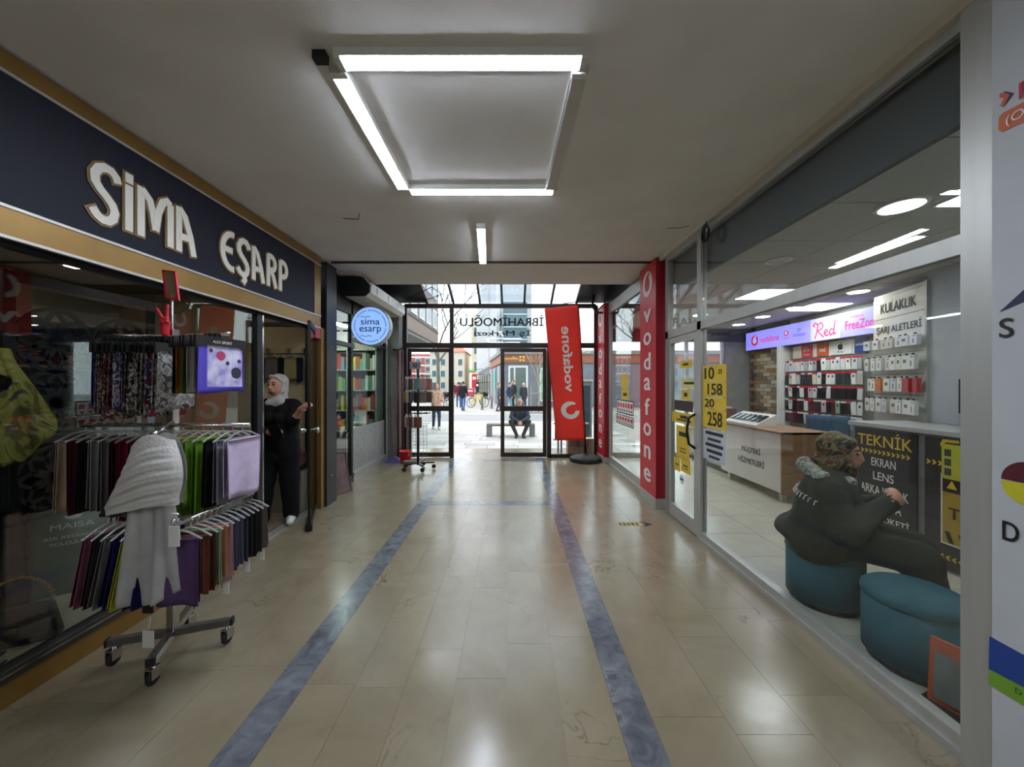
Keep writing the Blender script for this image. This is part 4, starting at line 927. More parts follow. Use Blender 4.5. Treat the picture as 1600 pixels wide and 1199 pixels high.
# back shelving of the shop with folded cloth
shv = thing('open_shelving', 'tall open shelving along the back of the scarf shop', 'shelving', (-4.62, 1.8, 0))
for z in (0.3, 0.75, 1.2, 1.65, 2.1): MB().box((-4.79, 0.2, z), (-4.45, 4.2, z+0.025)).build('shelf', M_inwall, shv)
for y in (0.2, 1.2, 2.2, 3.2, 4.2): MB().box((-4.79, y-0.012, 0), (-4.45, y+0.012, 2.3)).build('upright', M_inwall, shv)
cols = ['#6a4a4f', '#7d7a72', '#3b4a58', '#8a7a5c', '#54353a', '#5f6a58', '#a39a8c', '#30343c']
rnd = random.Random(5)
for si, z in enumerate((0.325, 0.775, 1.225, 1.675)):
    for j in range(6):
        y = 1.35+0.47*j; ci = rnd.randrange(len(cols)); b = MB()
        for k in range(rnd.randint(5, 8)): b.box((-4.74, y, z+k*0.03), (-4.5, y+0.3+rnd.uniform(-0.02, 0.02), z+k*0.03+0.027))
        tag(b.build('scarf_pile', cloth_mat('pile_%d' % ci, cols[ci]), bevel=0.006), '%s folded scarf pile from the window end on shelf %s of the back shelving' % (ORD[j], ['one', 'two', 'three', 'four'][si]), 'scarf pile', 'folded piles on the back shelving')
# shop lamps: two recessed strip lights
for i, (y, lab) in enumerate(((1.2, 'recessed strip light over the window display'), (3.4, 'recessed strip light over the scarf shop door area'))):
    t_ = thing('shop_light', lab, 'light', (-3.5, y, 2.6), group='scarf shop strip lights')
    MB().box((-4.1, y-0.06, 2.575), (-2.9, y+0.06, 2.60)).build('housing', M_white, t_)
    MB().box((-4.07, y-0.045, 2.568), (-2.93, y+0.045, 2.575)).build('diffuser', emat('warm_led', (1.0, 0.86, 0.66), 4.0), t_)

# ------------------------------------------------------------------ second shop on the left
L2 = -2.47
w4 = struct('window_4', 'dark framed glass front of the small shop beyond the black pillar')
def wb4(a, b, nm, m_=M_dark, bevel=0): return MB().box(a, b).build(nm, m_, w4, bevel=bevel)
wb4((L2-0.03, 4.76, 0), (L2+0.03, 4.80, 2.95), 'post'); wb4((L2-0.03, 5.62, 0), (L2+0.03, 5.68, 2.95), 'post'); wb4((L2-0.03, 7.14, 0), (L2+0.03, 7.22, 2.95), 'post')
wb4((L2-0.03, 4.80, 2.05), (L2+0.03, 5.62, 2.11), 'rail'); wb4((L2-0.03, 5.68, 2.15), (L2+0.03, 7.14, 2.21), 'rail'); wb4((L2-0.03, 4.8, 2.55), (L2+0.03, 7.14, 2.60), 'rail')
wb4((L2-0.03, 4.8, 0), (L2+0.03, 5.62, 0.10), 'rail'); wb4((L2-0.03, 5.68, 0), (L2+0.04, 7.14, 0.09), 'sill', M_alu); wb4((L2-0.02, 5.68, 0.09), (L2+0.05, 7.14, 0.13), 'sill', M_alu)
wb4((L2+0.03, 7.15, 0), (L2+0.06, 7.19, 2.7), 'door_edge', M_alu)
for a, b, z0, z1 in ((4.80, 5.62, 0.10, 2.05), (4.80, 5.62, 2.11, 2.55), (5.68, 6.15, 0.80, 2.15), (6.15, 6.65, 0.80, 2.15), (6.65, 7.14, 0.80, 2.15), (5.68, 7.14, 2.21, 2.55)):
    wb4((L2-0.004, a+0.002, z0), (L2+0.004, b-0.002, z1), 'pane', M_glassd)
M_frost = mat('etched_film', '#9d9f9c', 0.38, var=0.08, scale=20, metal=0.2)
for a, b in ((5.68, 6.15), (6.15, 6.65), (6.65, 7.14)): wb4((L2-0.006, a+0.003, 0.13), (L2+0.006, b-0.003, 0.80), 'frosted_pane', M_frost)
wb4((L2-0.03, 4.76, 2.60), (L2+0.03, 7.2, 3.05), 'fascia', M_dark)
b = MB(); rnd = random.Random(9)
for k in range(60):
    y = rnd.uniform(5.75, 7.08); z = rnd.uniform(0.2, 0.72); b.obox((L2+0.007, y, z), (0.0006, 0, 0), (0, 0.006, 0), (0, 0, rnd.uniform(0.006, 0.016)))
tag(b.build('etched_marks', mat('etched_dark', '#6d6f6e', 0.5), w4), kind='stuff')
ws2 = struct('wall_shop_far', 'inner walls of the small shop beyond the black pillar')
MB().box((-3.75, 4.7, 0), (-3.65, 7.4, 2.7)).build('side_wall', M_inwall, ws2); MB().box((-3.75, 7.22, 0), (-2.5, 7.4, 2.7)).build('end_wall', M_inwall, ws2)
MB().box((-3.75, 4.69, 2.6), (-2.5, 7.4, 2.72)).build('inner_ceiling', M_inwall, ws2); MB().box((-3.75, 4.69, -0.12), (-2.5, 7.4, 0.0)).build('inner_floor', M_infloor, ws2)
lt = thing('shop_light', 'strip light inside the small shop beyond the black pillar', 'light', (-3.1, 6.3, 2.57))
MB().box((-3.2, 5.4, 2.56), (-3.0, 7.0, 2.6)).build('housing', M_white, lt); MB().box((-3.18, 5.42, 2.553), (-3.02, 6.98, 2.56)).build('diffuser', emat('cool_led', (0.85, 1.0, 0.93), 16.0), lt)
bs = thing('book_shelf', 'glass shelving packed with coloured covers in the small shop', 'shelving', (-3.07, 7.05, 0))
M_shelfg = mat('pale_shelf', '#9fb0a8', 0.4)
for z in (0.6, 0.98, 1.36, 1.74, 2.12): MB().box((-3.62, 6.90, z), (-2.53, 7.21, z+0.02)).build('shelf', M_shelfg, bs)
for x in (-3.62, -3.08, -2.54): MB().box((x-0.01, 6.90, 0.0), (x+0.01, 7.21, 2.3)).build('upright', M_shelfg, bs)
pc = ['#b0483c', '#c9a03a', '#4f8f6d', '#8fb9a2', '#b7b06a', '#d0d4cc', '#6a8f9c', '#a3553a', '#58a06a', '#c46a4a', '#3f5f58', '#c8c23c']
pms = [mat('cover_%d' % i, c, 0.5) for i, c in enumerate(pc)]; rnd = random.Random(11)
unit = MB().box((-0.5, -0.07, 0), (0.5, 0.07, 1)).build('bookcover', pms[0], origin=(0, 0, 0)); 
ume = []
for i, m_ in enumerate(pms):
    me = unit.data.copy(); me.materials.clear(); me.materials.append(m_); ume.append(me)
D.objects.remove(unit)
for si, z in enumerate((0.62, 1.0, 1.38, 1.76)):
    y = -3.60; j = 0
    while y < -2.62 and j < 26:
        wv = rnd.uniform(0.05, 0.08)
        if abs(y+wv/2+3.08) < 0.06: y = -3.065
        o = D.objects.new('notebook', rnd.choice(ume)); C.objects.link(o); o.location = (y+wv/2, 7.02, z); o.scale = (wv*0.92, 1, rnd.uniform(0.20, 0.31)); o.rotation_euler = (0, 0, rnd.uniform(-0.05, 0.05))
        tag(o, '%s coloured cover from the left on shelf %s of the small shop' % (ORD[j], ['one', 'two', 'three', 'four'][si]), 'notebook', 'coloured covers in the small shop')
        y += wv; j += 1
# air curtain / shutter box
ac = thing('shutter_box', 'white roller shutter box with black end plate above the small shop', 'shutter box', (-2.22, 6.05, 2.72))
oc = [(-0.215, 0.06), (-0.15, 0.0), (0.15, 0.0), (0.215, 0.06), (0.215, 0.20), (0.13, 0.27), (-0.15, 0.27), (-0.215, 0.22)]
M_cream2 = mat('cream_metal', '#c4c0b8', 0.35, var=0.05)
MB().prism([(x, z) for x, z in oc], (-2.22, 6.92, 2.735), (1, 0, 0), (0, 0, 1), 1.70).build('casing', M_cream2, ac)
MB().prism([(x*1.03, z*1.03-0.004) for x, z in oc], (-2.22, 5.222, 2.735), (1, 0, 0), (0, 0, 1), 0.02).build('end_plate', M_dark, ac)
for k in range(3): MB().box((-2.0, 5.5+0.5*k, 2.82), (-1.998, 5.52+0.5*k, 2.92)).build('seam', M_alu, ac)
cb = MB(); cb.tube([(-2.35, 4.72, 2.93), (-2.1, 4.8, 2.955), (-1.98, 4.95, 2.93), (-1.95, 5.1, 2.86), (-2.02, 5.25, 2.80)], 0.012, 6)
tag(cb.build('power_cable', mat('beige_cable', '#9a9488', 0.5), smooth=True), 'pale cable running from the black pillar to the shutter box', 'cable')
# round projecting sign
RS = Vector((-2.03, 5.3, 2.325)); rs = thing('round_sign', 'round pale blue light box sign reading sima esarp', 'sign', tuple(RS))
MB().lathe([(0.27, 0.0), (0.285, 0.005), (0.285, 0.11), (0.27, 0.115)], (RS.x, RS.y, RS.z), 40, 'y').build('rim', M_alu, rs, smooth=False)
MB().lathe([(0.268, -0.006), (0.268, 0.002)], (RS.x, RS.y, RS.z), 40, 'y').build('face', mat('pale_blue_face', '#8fb4e8', 0.4, emit='#7fa6ea', estr=0.36, var=0.02), rs)
XR = Vector((1, 0, 0)); M_ink = mat('dark_slate_print', '#2a3340', 0.6)
lettering('sima', (RS.x, RS.y-0.0065, RS.z+0.06), XR, UZ, M_ink, rs, width=0.27, height=0.085, bold=0.008); lettering('esarp', (RS.x+0.002, RS.y-0.0065, RS.z-0.065), XR, UZ, M_ink, rs, width=0.31, height=0.10, bold=0.008)
b = MB()
for dz, y0 in ((0.13, 0), (-0.145, 0)):
    b.ribbon([(-0.14+0.02*i, dz+0.006*math.sin(i*1.3)) for i in range(8 if dz > 0 else 9)], 0.004, (RS.x, RS.y-0.0065, RS.z), XR, UZ, 0.001)
b.build('flourish', M_ink, rs)
b = MB()
for i in range(64):
    a = 2*math.pi*i/64; 
    if i % 9 == 8: continue
    p_ = RS+Vector((0.225*math.sin(a), -0.0066, 0.225*math.cos(a))); u_ = Vector((math.cos(a), 0, -math.sin(a))); v_ = Vector((math.sin(a), 0, math.cos(a)))
    b.obox(p_, u_*0.006, Vector((0, 0.0005, 0)), v_*(0.010 if i % 2 else 0.008))
tag(b.build('ring_lettering', mat('ring_ink', '#55749e', 0.6), rs), kind='stuff')
MB().tube([(RS.x-0.27, RS.y+0.06, RS.z+0.06), (-2.45, RS.y+0.06, RS.z+0.06)], 0.012, 8).build('arm', M_black, rs); MB().tube([(RS.x-0.27, RS.y+0.06, RS.z-0.06), (-2.45, RS.y+0.06, RS.z-0.06)], 0.012, 8).build('arm', M_black, rs)
# picture leaning on the shop front
lp = thing('leaning_picture', 'faded pinkish picture board leaning beside the black pillar', 'picture', (-2.33, 5.0, 0), math.radians(68))
M_pic = mat('faded_print', '#6d5654', 0.5, var=0.35, scale=7)
up = Vector((0, 0.24, 0.97)).normalized(); nr_ = Vector((0, -0.97, 0.24)).normalized()
MB().obox(up*0.27, (0.20, 0, 0), nr_*0.008, up*0.27).build('board', M_pic, lp, world=False)
for s_ in (-1, 1):
    MB().obox(up*0.27+Vector((0.20*s_, 0, 0)), (0.008, 0, 0), nr_*0.014, up*0.278).build('frame_side', mat('mauve_frame', '#4b3c3a', 0.5), lp, world=False)
    MB().obox(up*(0.27+0.27*s_), (0.205, 0, 0), nr_*0.014, up*0.008).build('frame_side', MATS['mauve_frame'], lp, world=False)
# broom, bucket
br = thing('broom', 'broom with purple head leaning by the grey pier', 'broom', (-2.25, 7.05, 0))
MB().tube([(0.0, -0.02, 0.1), (-0.10, 0.10, 1.25)], 0.013, 8).build('handle', mat('broom_wood', '#6a5036', 0.6), br, world=False)
MB().add([(-0.16, -0.06, 0), (0.20, -0.09, 0), (0.20, -0.01, 0), (-0.16, 0.03, 0), (-0.05, -0.04, 0.11), (0.06, -0.05, 0.11), (0.06, -0.01, 0.11), (-0.05, 0.0, 0.11)], [(0,3,2,1),(4,5,6,7),(0,1,5,4),(1,2,6,5),(2,3,7,6),(3,0,4,7)]).build('head', mat('purple_plastic', '#6a5a9c', 0.5), br, world=False)
bu = thing('bucket', 'bright red plastic bucket at the foot of the grey pier', 'bucket', (-2.0, 6.95, 0))
MB().lathe([(0.09, 0), (0.115, 0.22), (0.122, 0.22), (0.122, 0.235), (0.108, 0.235), (0.085, 0.02)], n=22).build('body', mat('red_plastic', '#d8121c', 0.35), bu, world=False, smooth=True)
MB().tube([(0.118*math.cos(a), 0.02*math.sin(2*a), 0.225+0.09*math.sin(a)) for a in np.linspace(0, math.pi, 12)], 0.004, 6).build('handle', M_black, bu, world=False)
# phone case stand
PS = Vector((-1.64, 6.45, 0)); cs = thing('case_stand', 'black rotating stand on castors hung with phone cases by the entrance', 'stand', tuple(PS))
MB().tube([(0, 0, 0.08), (0, 0, 1.75)], 0.022, 10).build('pole', M_black, cs, world=False, smooth=True)
for k in range(5):
    a = 2*math.pi*k/5+0.2; d_ = Vector((math.cos(a), math.sin(a), 0)); sd = Vector((-d_.y, d_.x, 0))
    MB().obox(d_*0.14+Vector((0, 0, 0.115)), d_*0.14, sd*0.018, (0, 0, 0.012)).build('foot', M_black, cs, world=False)
    MB().lathe([(0.01, -0.012), (0.036, -0.012), (0.036, 0.012), (0.01, 0.012)], tuple(d_*0.27+Vector((0, 0, 0.045))), 12, 'y').build('castor', M_rubber, cs, world=False)
for z in (1.63, 1.40, 0.98):
    b = MB()
    for k in range(12): a = 2*math.pi*k/12; b.tube([(0, 0, z), (0.22*math.cos(a), 0.22*math.sin(a), z), (0.22*math.cos(a), 0.22*math.sin(a), z+0.02)], 0.005, 5)
    b.build('hook_ring', M_black, cs, world=False)
b = MB()
for k in range(9): b.tube([(0.16, -0.02, 0.25+0.06*k), (-0.16, -0.02, 0.25+0.06*k)], 0.003, 5)
for k in range(6): b.tube([(-0.16+0.064*k, -0.02, 0.22), (-0.16+0.064*k, -0.02, 0.80)], 0.003, 5)
b.build('wire_panel', M_chrome, cs, world=False)
ccard = MB().box((-0.13, -0.05, 1.75), (0.06, -0.045, 1.88)).build('price_card', mat('grey_card', '#9c96a4', 0.6), cs, world=False)
b = MB()
for k, (z, hw_) in enumerate(((1.845, 0.05), (1.825, 0.06), (1.79, 0.035))): b.box((-0.035-hw_, -0.0515, z-0.006), (-0.035+hw_, -0.0505, z+0.006 if k < 2 else z+0.018))
b.build('print_lines', M_ink, cs, world=False)
casecol = ['#7d5640', '#8a7a3a', '#3f3a52', '#2b2622', '#6b6460', '#4a3328', '#5d8f94', '#b08484', '#8d5a52', '#3a2f30', '#a59a90', '#7a4638']
rnd = random.Random(21); ci = 0
for ti, (z, nn) in enumerate(((1.62, 12), (1.39, 12), (0.97, 7))):
    for k in range(nn):
        a = 2*math.pi*k/12+0.13 if nn == 12 else math.pi*1.08+k*0.27
        if math.sin(a) > 0.75: continue
        p_ = PS+Vector((0.20*math.cos(a), 0.20*math.sin(a), z-0.20))
        r = thing('phone_case_pack', '%s phone case clockwise on the %s tier of the entrance stand' % (ORD[k], ['top', 'second', 'lowest'][ti]), 'phone case', tuple(p_), a+math.pi/2-0.5+rnd.uniform(-0.2, 0.2), 'phone cases on the entrance stand')
        mm = mat('case_col_%d' % (ci % 12), casecol[ci % 12], 0.45); ci += 1
        MB().box((-0.058, -0.011, -0.02), (0.058, 0.011, 0.165)).build('case', mm, r, world=False, bevel=0.008)
        MB().box((-0.014, -0.004, 0.165), (0.014, 0.004, 0.20)).build('hang_tab', M_tagp, r, world=False)
tray = MB().box((PS.x-0.22, PS.y-0.16, 0.125), (PS.x-0.03, PS.y-0.03, 0.17)).build('small_box', mat('grey_box', '#55524e', 0.6), bevel=0.004); tag(tray, 'small grey box resting on the foot of the phone case stand', 'box')
# ------------------------------------------------------------------ phone shop on the right
RX = 1.83
def onx(px, py, X=RX-0.006):
    Y = X*F_PX/(px-800); return Vector((X, Y, 1.5-(py-600)/F_PX*Y))
w5 = struct('window_5', 'aluminium framed glass front of the phone shop')
def wb5(a, b, nm='rail', m_=None, p=None): return MB().box(a, b).build(nm, m_ or M_alu, p or w5)
YA, YB, YC = 1.46, 3.53, 4.27
wb5((RX-0.06, WPY, 0), (RX+0.03, YA, CEIL-0.05), 'post')
wb5((RX-0.03, YA, 0), (RX+0.03, YB, 0.085), 'sill'); wb5((RX-0.045, YA, 0), (RX-0.03, YB, 0.03), 'sill')
wb5((RX-0.03, YA, 2.02), (RX+0.03, YC+0.07, 2.10)); wb5((RX-0.03, YA, 2.915), (RX+0.03, YC+0.07, CEIL-0.03), 'head')
wb5((RX-0.03, YB, 0), (RX+0.03, YB+0.07, 2.92), 'post'); wb5((RX-0.03, YC, 0), (RX+0.03, YC+0.07, 2.92), 'post')
for a, b, z0, z1 in ((YA, YB, 0.085, 2.02), (YA, YB, 2.10, 2.915), (YB+0.07, YC, 2.10, 2.915)): wb5((RX-0.005, a, z0), (RX+0.005, b, z1), 'pane', M_glass)
d4 = struct('door_4', 'aluminium framed glass door of the phone shop with yellow notices')
ya, yb = YB+0.08, YC-0.01
wb5((RX-0.025, ya, 0.01), (RX+0.025, ya+0.06, 2.01), 'stile', None, d4); wb5((RX-0.025, yb-0.05, 0.01), (RX+0.025, yb, 2.01), 'stile', None, d4)
wb5((RX-0.025, ya+0.06, 0.01), (RX+0.025, yb-0.05, 0.15), 'rail', None, d4); wb5((RX-0.025, ya+0.06, 1.95), (RX+0.025, yb-0.05, 2.01), 'rail', None, d4)
wb5((RX-0.004, ya+0.06, 0.15), (RX+0.004, yb-0.05, 1.95), 'pane', M_glass, d4)
MB().tube([(RX-0.025, ya+0.03, 0.86), (RX-0.08, ya+0.05, 0.90), (RX-0.095, ya+0.06, 1.03), (RX-0.08, ya+0.05, 1.16), (RX-0.025, ya+0.03, 1.20)], 0.013, 8).build('handle', M_black, d4, smooth=True)
# notices on the door and window
def notice(rect, m_, label, cat='notice', group='notices on the phone shop glass', X=RX-0.0065, bars=None, words=None):
    x0, y0, x1, y1 = rect; p = onx((x0+x1)/2, (y0+y1)/2, X); Ya, Yb = X*F_PX/(x1-800), X*F_PX/(x0-800); hh = (y1-y0)/F_PX*p.y
    t_ = thing('notice', label, cat, (X, p.y, p.z-hh/2), group=group)
    MB().box((X-0.0015, Ya, p.z-hh/2), (X, Yb, p.z+hh/2)).build('sheet', m_, t_)
    if bars:
        b = MB(); rnd = random.Random(int(x0*7+y0))
        for (zf, hf, wf) in bars: b.box((X-0.0025, p.y-(Yb-Ya)*wf/2, p.z+(zf-hf/2)*hh), (X-0.0015, p.y+(Yb-Ya)*wf/2, p.z+(zf+hf/2)*hh))
        b.build('print_lines', M_blackp, t_)
    if words: lettering(words[0], (X-0.0018, p.y+(words[3] if len(words) > 3 else 0), p.z), UY, UZ, words[4] if len(words) > 4 else M_blackp, t_, height=words[1]*hh, width=words[2]*(Yb-Ya), bold=0.03, lift=0.001)
    return t_
notice((1063, 564, 1080, 576), M_yellow, 'small yellow sticker near the top of the phone shop door', bars=[(0, 0.3, 0.5)])
notice((1065, 592, 1089, 607), mat('pale_yellow_print', '#d4c97c', 0.5), 'pale yellow sticker in the upper half of the phone shop door', bars=[(0, 0.25, 0.7)])
notice((1065, 610, 1078, 625), M_yellow, 'yellow square sticker in the middle of the phone shop door', bars=[(0.0, 0.4, 0.4)])
notice((1054, 627, 1083, 643), mat('dark_brown_print', '#35281f', 0.5), 'dark brown notice above the yellow banner on the phone shop door')
notice((1050, 646, 1087, 663), M_yellow, 'wide yellow banner across the phone shop door', bars=[(0.1, 0.3, 0.3), (-0.2, 0.15, 0.6)])
notice((1057, 667, 1077, 717), M_yellow, 'tall yellow sheet in the lower half of the phone shop door', bars=[(0.25, 0.14, 0.6), (-0.2, 0.03, 0.5), (-0.3, 0.03, 0.5)])
notice((1053, 716, 1063, 736), M_yellow, 'small yellow card under the tall sheet nearest the red pillar', bars=[(0, 0.1, 0.5)])
notice((1064, 718, 1079, 740), M_yellow, 'small yellow card under the tall sheet nearest the door handle', bars=[(0, 0.1, 0.5), (-0.2, 0.06, 0.5)])
p = onx(1065.5, 750); rd = thing('notice', 'round white sticker low on the phone shop door', 'notice', tuple(p), group='notices on the phone shop glass')
MB().prism([(0.052*math.cos(a), 0.052*math.sin(a)) for a in np.linspace(0, 2*math.pi, 24, endpoint=False)], p, UY, UZ, 0.0015).build('disc', M_whitep, rd); MB().box((p.x-0.003, p.y-0.035, p.z-0.008), (p.x-0.002, p.y+0.035, p.z+0.012)).build('print_lines', M_ink, rd)
WX = RX-0.0075
for (r_, wd, lab) in (((1099, 571, 1135, 596), '10', 'yellow price sheet reading 10 at the top of the window'), ((1099, 597, 1135, 621), '158', 'yellow price sheet reading 158, second from the top of the column'), ((1099, 622, 1135, 640), '20', 'shortest yellow price sheet in the window column, third from the top'), ((1099, 641, 1135, 671), '258', 'tallest yellow price sheet at the bottom of the window column')):
    nt_ = notice(r_, M_yellow, lab, X=WX, words=(wd, 0.72, 0.62 if len(wd) == 3 else 0.42, 0.0 if len(wd) == 3 else 0.09))
    if wd == '10': lettering('.25', onx(1125, 581, WX-0.002), UY, UZ, M_blackp, nt_, height=0.04, width=0.07, bold=0.02)
notice((1099, 673, 1133, 722), mat('pale_grey_print', '#b8bcc4', 0.5), 'pale sheet with dark print below the yellow price sheets', X=WX, bars=[(0.38, 0.10, 0.8), (0.18, 0.08, 0.6), (0.0, 0.10, 0.8), (-0.2, 0.10, 0.7), (-0.38, 0.08, 0.5)])
# second window, beyond the near red pillar
w6 = struct('window_6', 'glass window of the phone shop between the two red pillars')
wb5((RX-0.03, 4.98, 0), (RX+0.03, 6.89, 0.16), 'sill', None, w6); wb5((RX-0.05, 4.98, 0), (RX-0.03, 6.89, 0.04), 'sill', None, w6)
wb5((RX-0.03, 4.98, 2.80), (RX+0.03, 6.89, 2.98), 'head', None, w6); wb5((RX-0.03, 4.98, 0.16), (RX+0.03, 5.04, 2.80), 'post', None, w6); wb5((RX-0.03, 6.83, 0.16), (RX+0.03, 6.89, 2.80), 'post', None, w6)
wb5((RX-0.005, 5.04, 0.16), (RX+0.005, 6.83, 2.80), 'pane', M_glass, w6)
notice((971, 585, 981, 608), M_yellow, 'narrow yellow sheet on the window between the red pillars', group='notices between the red pillars')
notice((971, 609, 982, 625), M_yellow, 'squarish yellow sheet on the window between the red pillars', group='notices between the red pillars', bars=[(0, 0.3, 0.5)])
for r_, lab in (((964, 626, 990, 648), 'white label with heavy red print on the window between the red pillars'), ((963, 650, 990, 666), 'lower white label with black edge and red print between the red pillars')):
    t_ = notice(r_, M_blackp, lab, group='notices between the red pillars', bars=None)
    x0, y0, x1, y1 = r_; X = RX-0.0085; p = onx((x0+x1)/2, (y0+y1)/2, X); Ya, Yb = X*F_PX/(x1-800), X*F_PX/(x0-800); hh = (y1-y0)/F_PX*p.y; ww = (Yb-Ya)
    MB().box((X-0.001, Ya+0.03, p.z-hh*0.42), (X, Yb-0.03, p.z+hh*0.42)).build('label_face', M_whitep, t_)
    b = MB(); rnd = random.Random(int(y0))
    for k in range(6): yk = Yb-0.10-(ww-0.2)*k/5; b.box((X-0.002, yk-ww*0.055, p.z+hh*(-0.05)), (X-0.001, yk+ww*0.045, p.z+hh*(0.25+0.07*rnd.random())))
    tag(b.build('red_print', M_redp, t_), kind='stuff')
    b = MB()
    for k in range(7): yk = Yb-0.10-(ww-0.2)*k/6; b.box((X-0.002, yk-ww*0.03, p.z-hh*0.32), (X-0.001, yk+ww*0.03, p.z-hh*0.18))
    tag(b.build('black_print', M_blackp, t_), kind='stuff')
# coiled cable at the head of the shopfront
b = MB()
for k in range(4):
    r_ = 0.055+0.006*k; b.tube([(1.765-0.006*k, 3.35+r_*0.8*math.cos(a), 2.86+r_*1.15*math.sin(a)) for a in np.linspace(0, 2*math.pi, 20)], 0.004, 5)
b.tube([(1.76, 3.35, 2.93), (1.765, 3.36, 2.98)], 0.004, 5)
tag(b.build('cable_coil', M_rubber, smooth=True), 'coil of black cable hung at the top of the phone shop front', 'cable')
# arrow sticker on the floor
ar = thing('floor_sticker', 'worn yellow and black arrow sticker on the marble floor', 'sticker', (1.36, 3.93, 0.0005))
MB().box((1.13, 3.89, 0.0002), (1.38, 3.99, 0.0012)).build('body', mat('worn_yellow', '#a89a4c', 0.4, var=0.3, scale=30), ar)
b = MB()
for k in range(5): b.box((1.14+0.045*k, 3.905, 0.0012), (1.165+0.045*k, 3.975, 0.0017))
b.build('black_marks', M_blackp, ar)
MB().add([(1.38, 3.86, 0.0004), (1.50, 3.94, 0.0004), (1.38, 4.02, 0.0004), (1.42, 3.94, 0.0004), (1.38, 3.86, 0.0012), (1.50, 3.94, 0.0012), (1.38, 4.02, 0.0012), (1.42, 3.94, 0.0012)], [(0,3,2,1),(4,5,6,7),(0,1,5,4),(1,2,6,5),(2,3,7,6),(3,0,4,7)]).build('arrow_head', M_blackp, ar)

# ---------------------------------------------------------------- room of the phone shop
SH = 2.60
XW = 4.82
wsr = struct('wall_shop_right', 'inner walls of the phone shop')
MB().box((XW+0.03, 3.5, 0), (XW+0.15, 7.7, 2.9)).build('side_wall', mat('shop_white_wall', '#b8b8b4', 0.7, var=0.03), wsr)
MB().box((4.05, 1.1, 0), (4.95, 3.6, 2.9)).build('blue_grey_block', M_grey, wsr, bevel=0.004)
MB().box((1.9, 1.0, 0), (4.95, 1.2, 2.9)).build('near_wall', M_grey, wsr)
MB().box((1.90, 1.2, SH), (1.93, 7.6, CEIL+0.1)).build('bulkhead', mat('dark_grey_bulkhead', '#5a5c60', 0.7, var=0.04), wsr)
MB().box((4.30, 7.5, 0), (4.95, 7.62, 2.9)).build('street_pier', M_conc, wsr); MB().box((1.9, 7.45, 2.35), (4.95, 7.6, 2.95)).build('street_lintel', M_dark, wsr)
MB().box((1.93, 1.2, SH+0.03), (4.95, 7.65, SH+0.2)).build('ceiling_void', M_dark, wsr)
cs_ = struct('ceiling_shop_right', 'tiled suspended ceiling of the phone shop')
tm = MB().box((-0.297, -0.297, 0), (0.297, 0.297, 0.015)).build('ceiling_tile', M_ctile, cs_, origin=(0, 0, 0)); tme = tm.data; D.objects.remove(tm)
gr_ = MB().box((1.93, 1.2, SH+0.012), (4.9, 7.6, SH+0.03)).build('tile_grid', mat('tile_grid', '#8d8d88', 0.7), cs_)
for i in range(5):
    for j in range(11):
        o = D.objects.new('ceiling_tile', tme); C.objects.link(o); o.parent = cs_; o.location = (2.235+0.6*i, 1.35+0.6*j, SH)
fsr = MB().box((1.95, 1.2, -0.15), (4.95, 7.6, -0.012)).build('floor_shop_right', M_grout); tag(fsr, 'pale tiled floor of the phone shop', kind='structure')
_t = MB().box((-0.5, -0.5, 0), (0.5, 0.5, 0.012)).build('floor_tile', M_tile, origin=(0, 0, 0)); ft_me = _t.data; D.objects.remove(_t)
for i in range(6):
    for j in range(13):
        slab(1.95+0.5*i, 1.95+0.5*(i+1), 1.2+0.5*j, 1.2+0.5*(j+1), ft_me, 'floor_tile', z=-0.013, g=0.002, parent=fsr)
# street window of the phone shop with a mesh shutter
w7 = struct('window_7', 'street window at the far end of the phone shop')
for x in (1.95, 2.75, 3.55, 4.28): MB().box((x-0.03, 7.5, 0), (x+0.03, 7.56, 2.35)).build('post', M_alu, w7)
for x0, x1 in ((1.98, 2.72), (2.78, 3.52), (3.58, 4.25)): MB().box((x0, 7.525, 0.1), (x1, 7.533, 2.35)).build('pane', M_glass, w7)
MB().box((1.95, 7.5, 0), (4.3, 7.56, 0.1)).build('sill', M_alu, w7)
# lamps
M_down = emat('downlight_glow', (1.0, 0.97, 0.92), 9.0); M_pan = emat('panel_glow', (0.93, 0.97, 1.0), 6.0)
def downlight(x, y, r, lit, lab):
    t_ = thing('downlight', lab, 'light', (x, y, SH-0.02), group='downlights of the phone shop')
    MB().lathe([(r+0.02, 0.0), (r+0.022, -0.008), (r, -0.012), (r, -0.002)], (x, y, SH), 24).build('ring', M_white, t_)
    MB().lathe([(r, -0.012), (r*0.5, -0.014)], (x, y, SH), 24).build('diffuser', M_down if lit else M_lamp_off, t_)
downlight(2.40, 2.28, 0.105, True, 'bright round downlight nearest the viewer in the phone shop')
downlight(2.38, 3.30, 0.085, False, 'unlit round downlight behind the phone shop front')
downlight(4.12, 4.40, 0.10, True, 'round downlight in front of the headphone panel'); downlight(4.08, 5.34, 0.10, True, 'round downlight near the middle of the purple light box'); downlight(4.10, 6.05, 0.10, True, 'round downlight near the far end of the purple light box'); downlight(4.2, 6.85, 0.10, True, 'round downlight in front of the brick wall'); downlight(3.0, 5.9, 0.10, True, 'round downlight above the customer service counter')
def panel_light(x0, x1, y0, y1, lab, nm='panel_light'):
    t_ = thing(nm, lab, 'light', ((x0+x1)/2, (y0+y1)/2, SH-0.01), group='panel lights of the phone shop')
    MB().box((x0-0.015, y0-0.015, SH-0.006), (x1+0.015, y1+0.015, SH-0.001)).build('frame', M_white, t_); MB().box((x0, y0, SH-0.010), (x1, y1, SH-0.006)).build('diffuser', M_pan, t_)
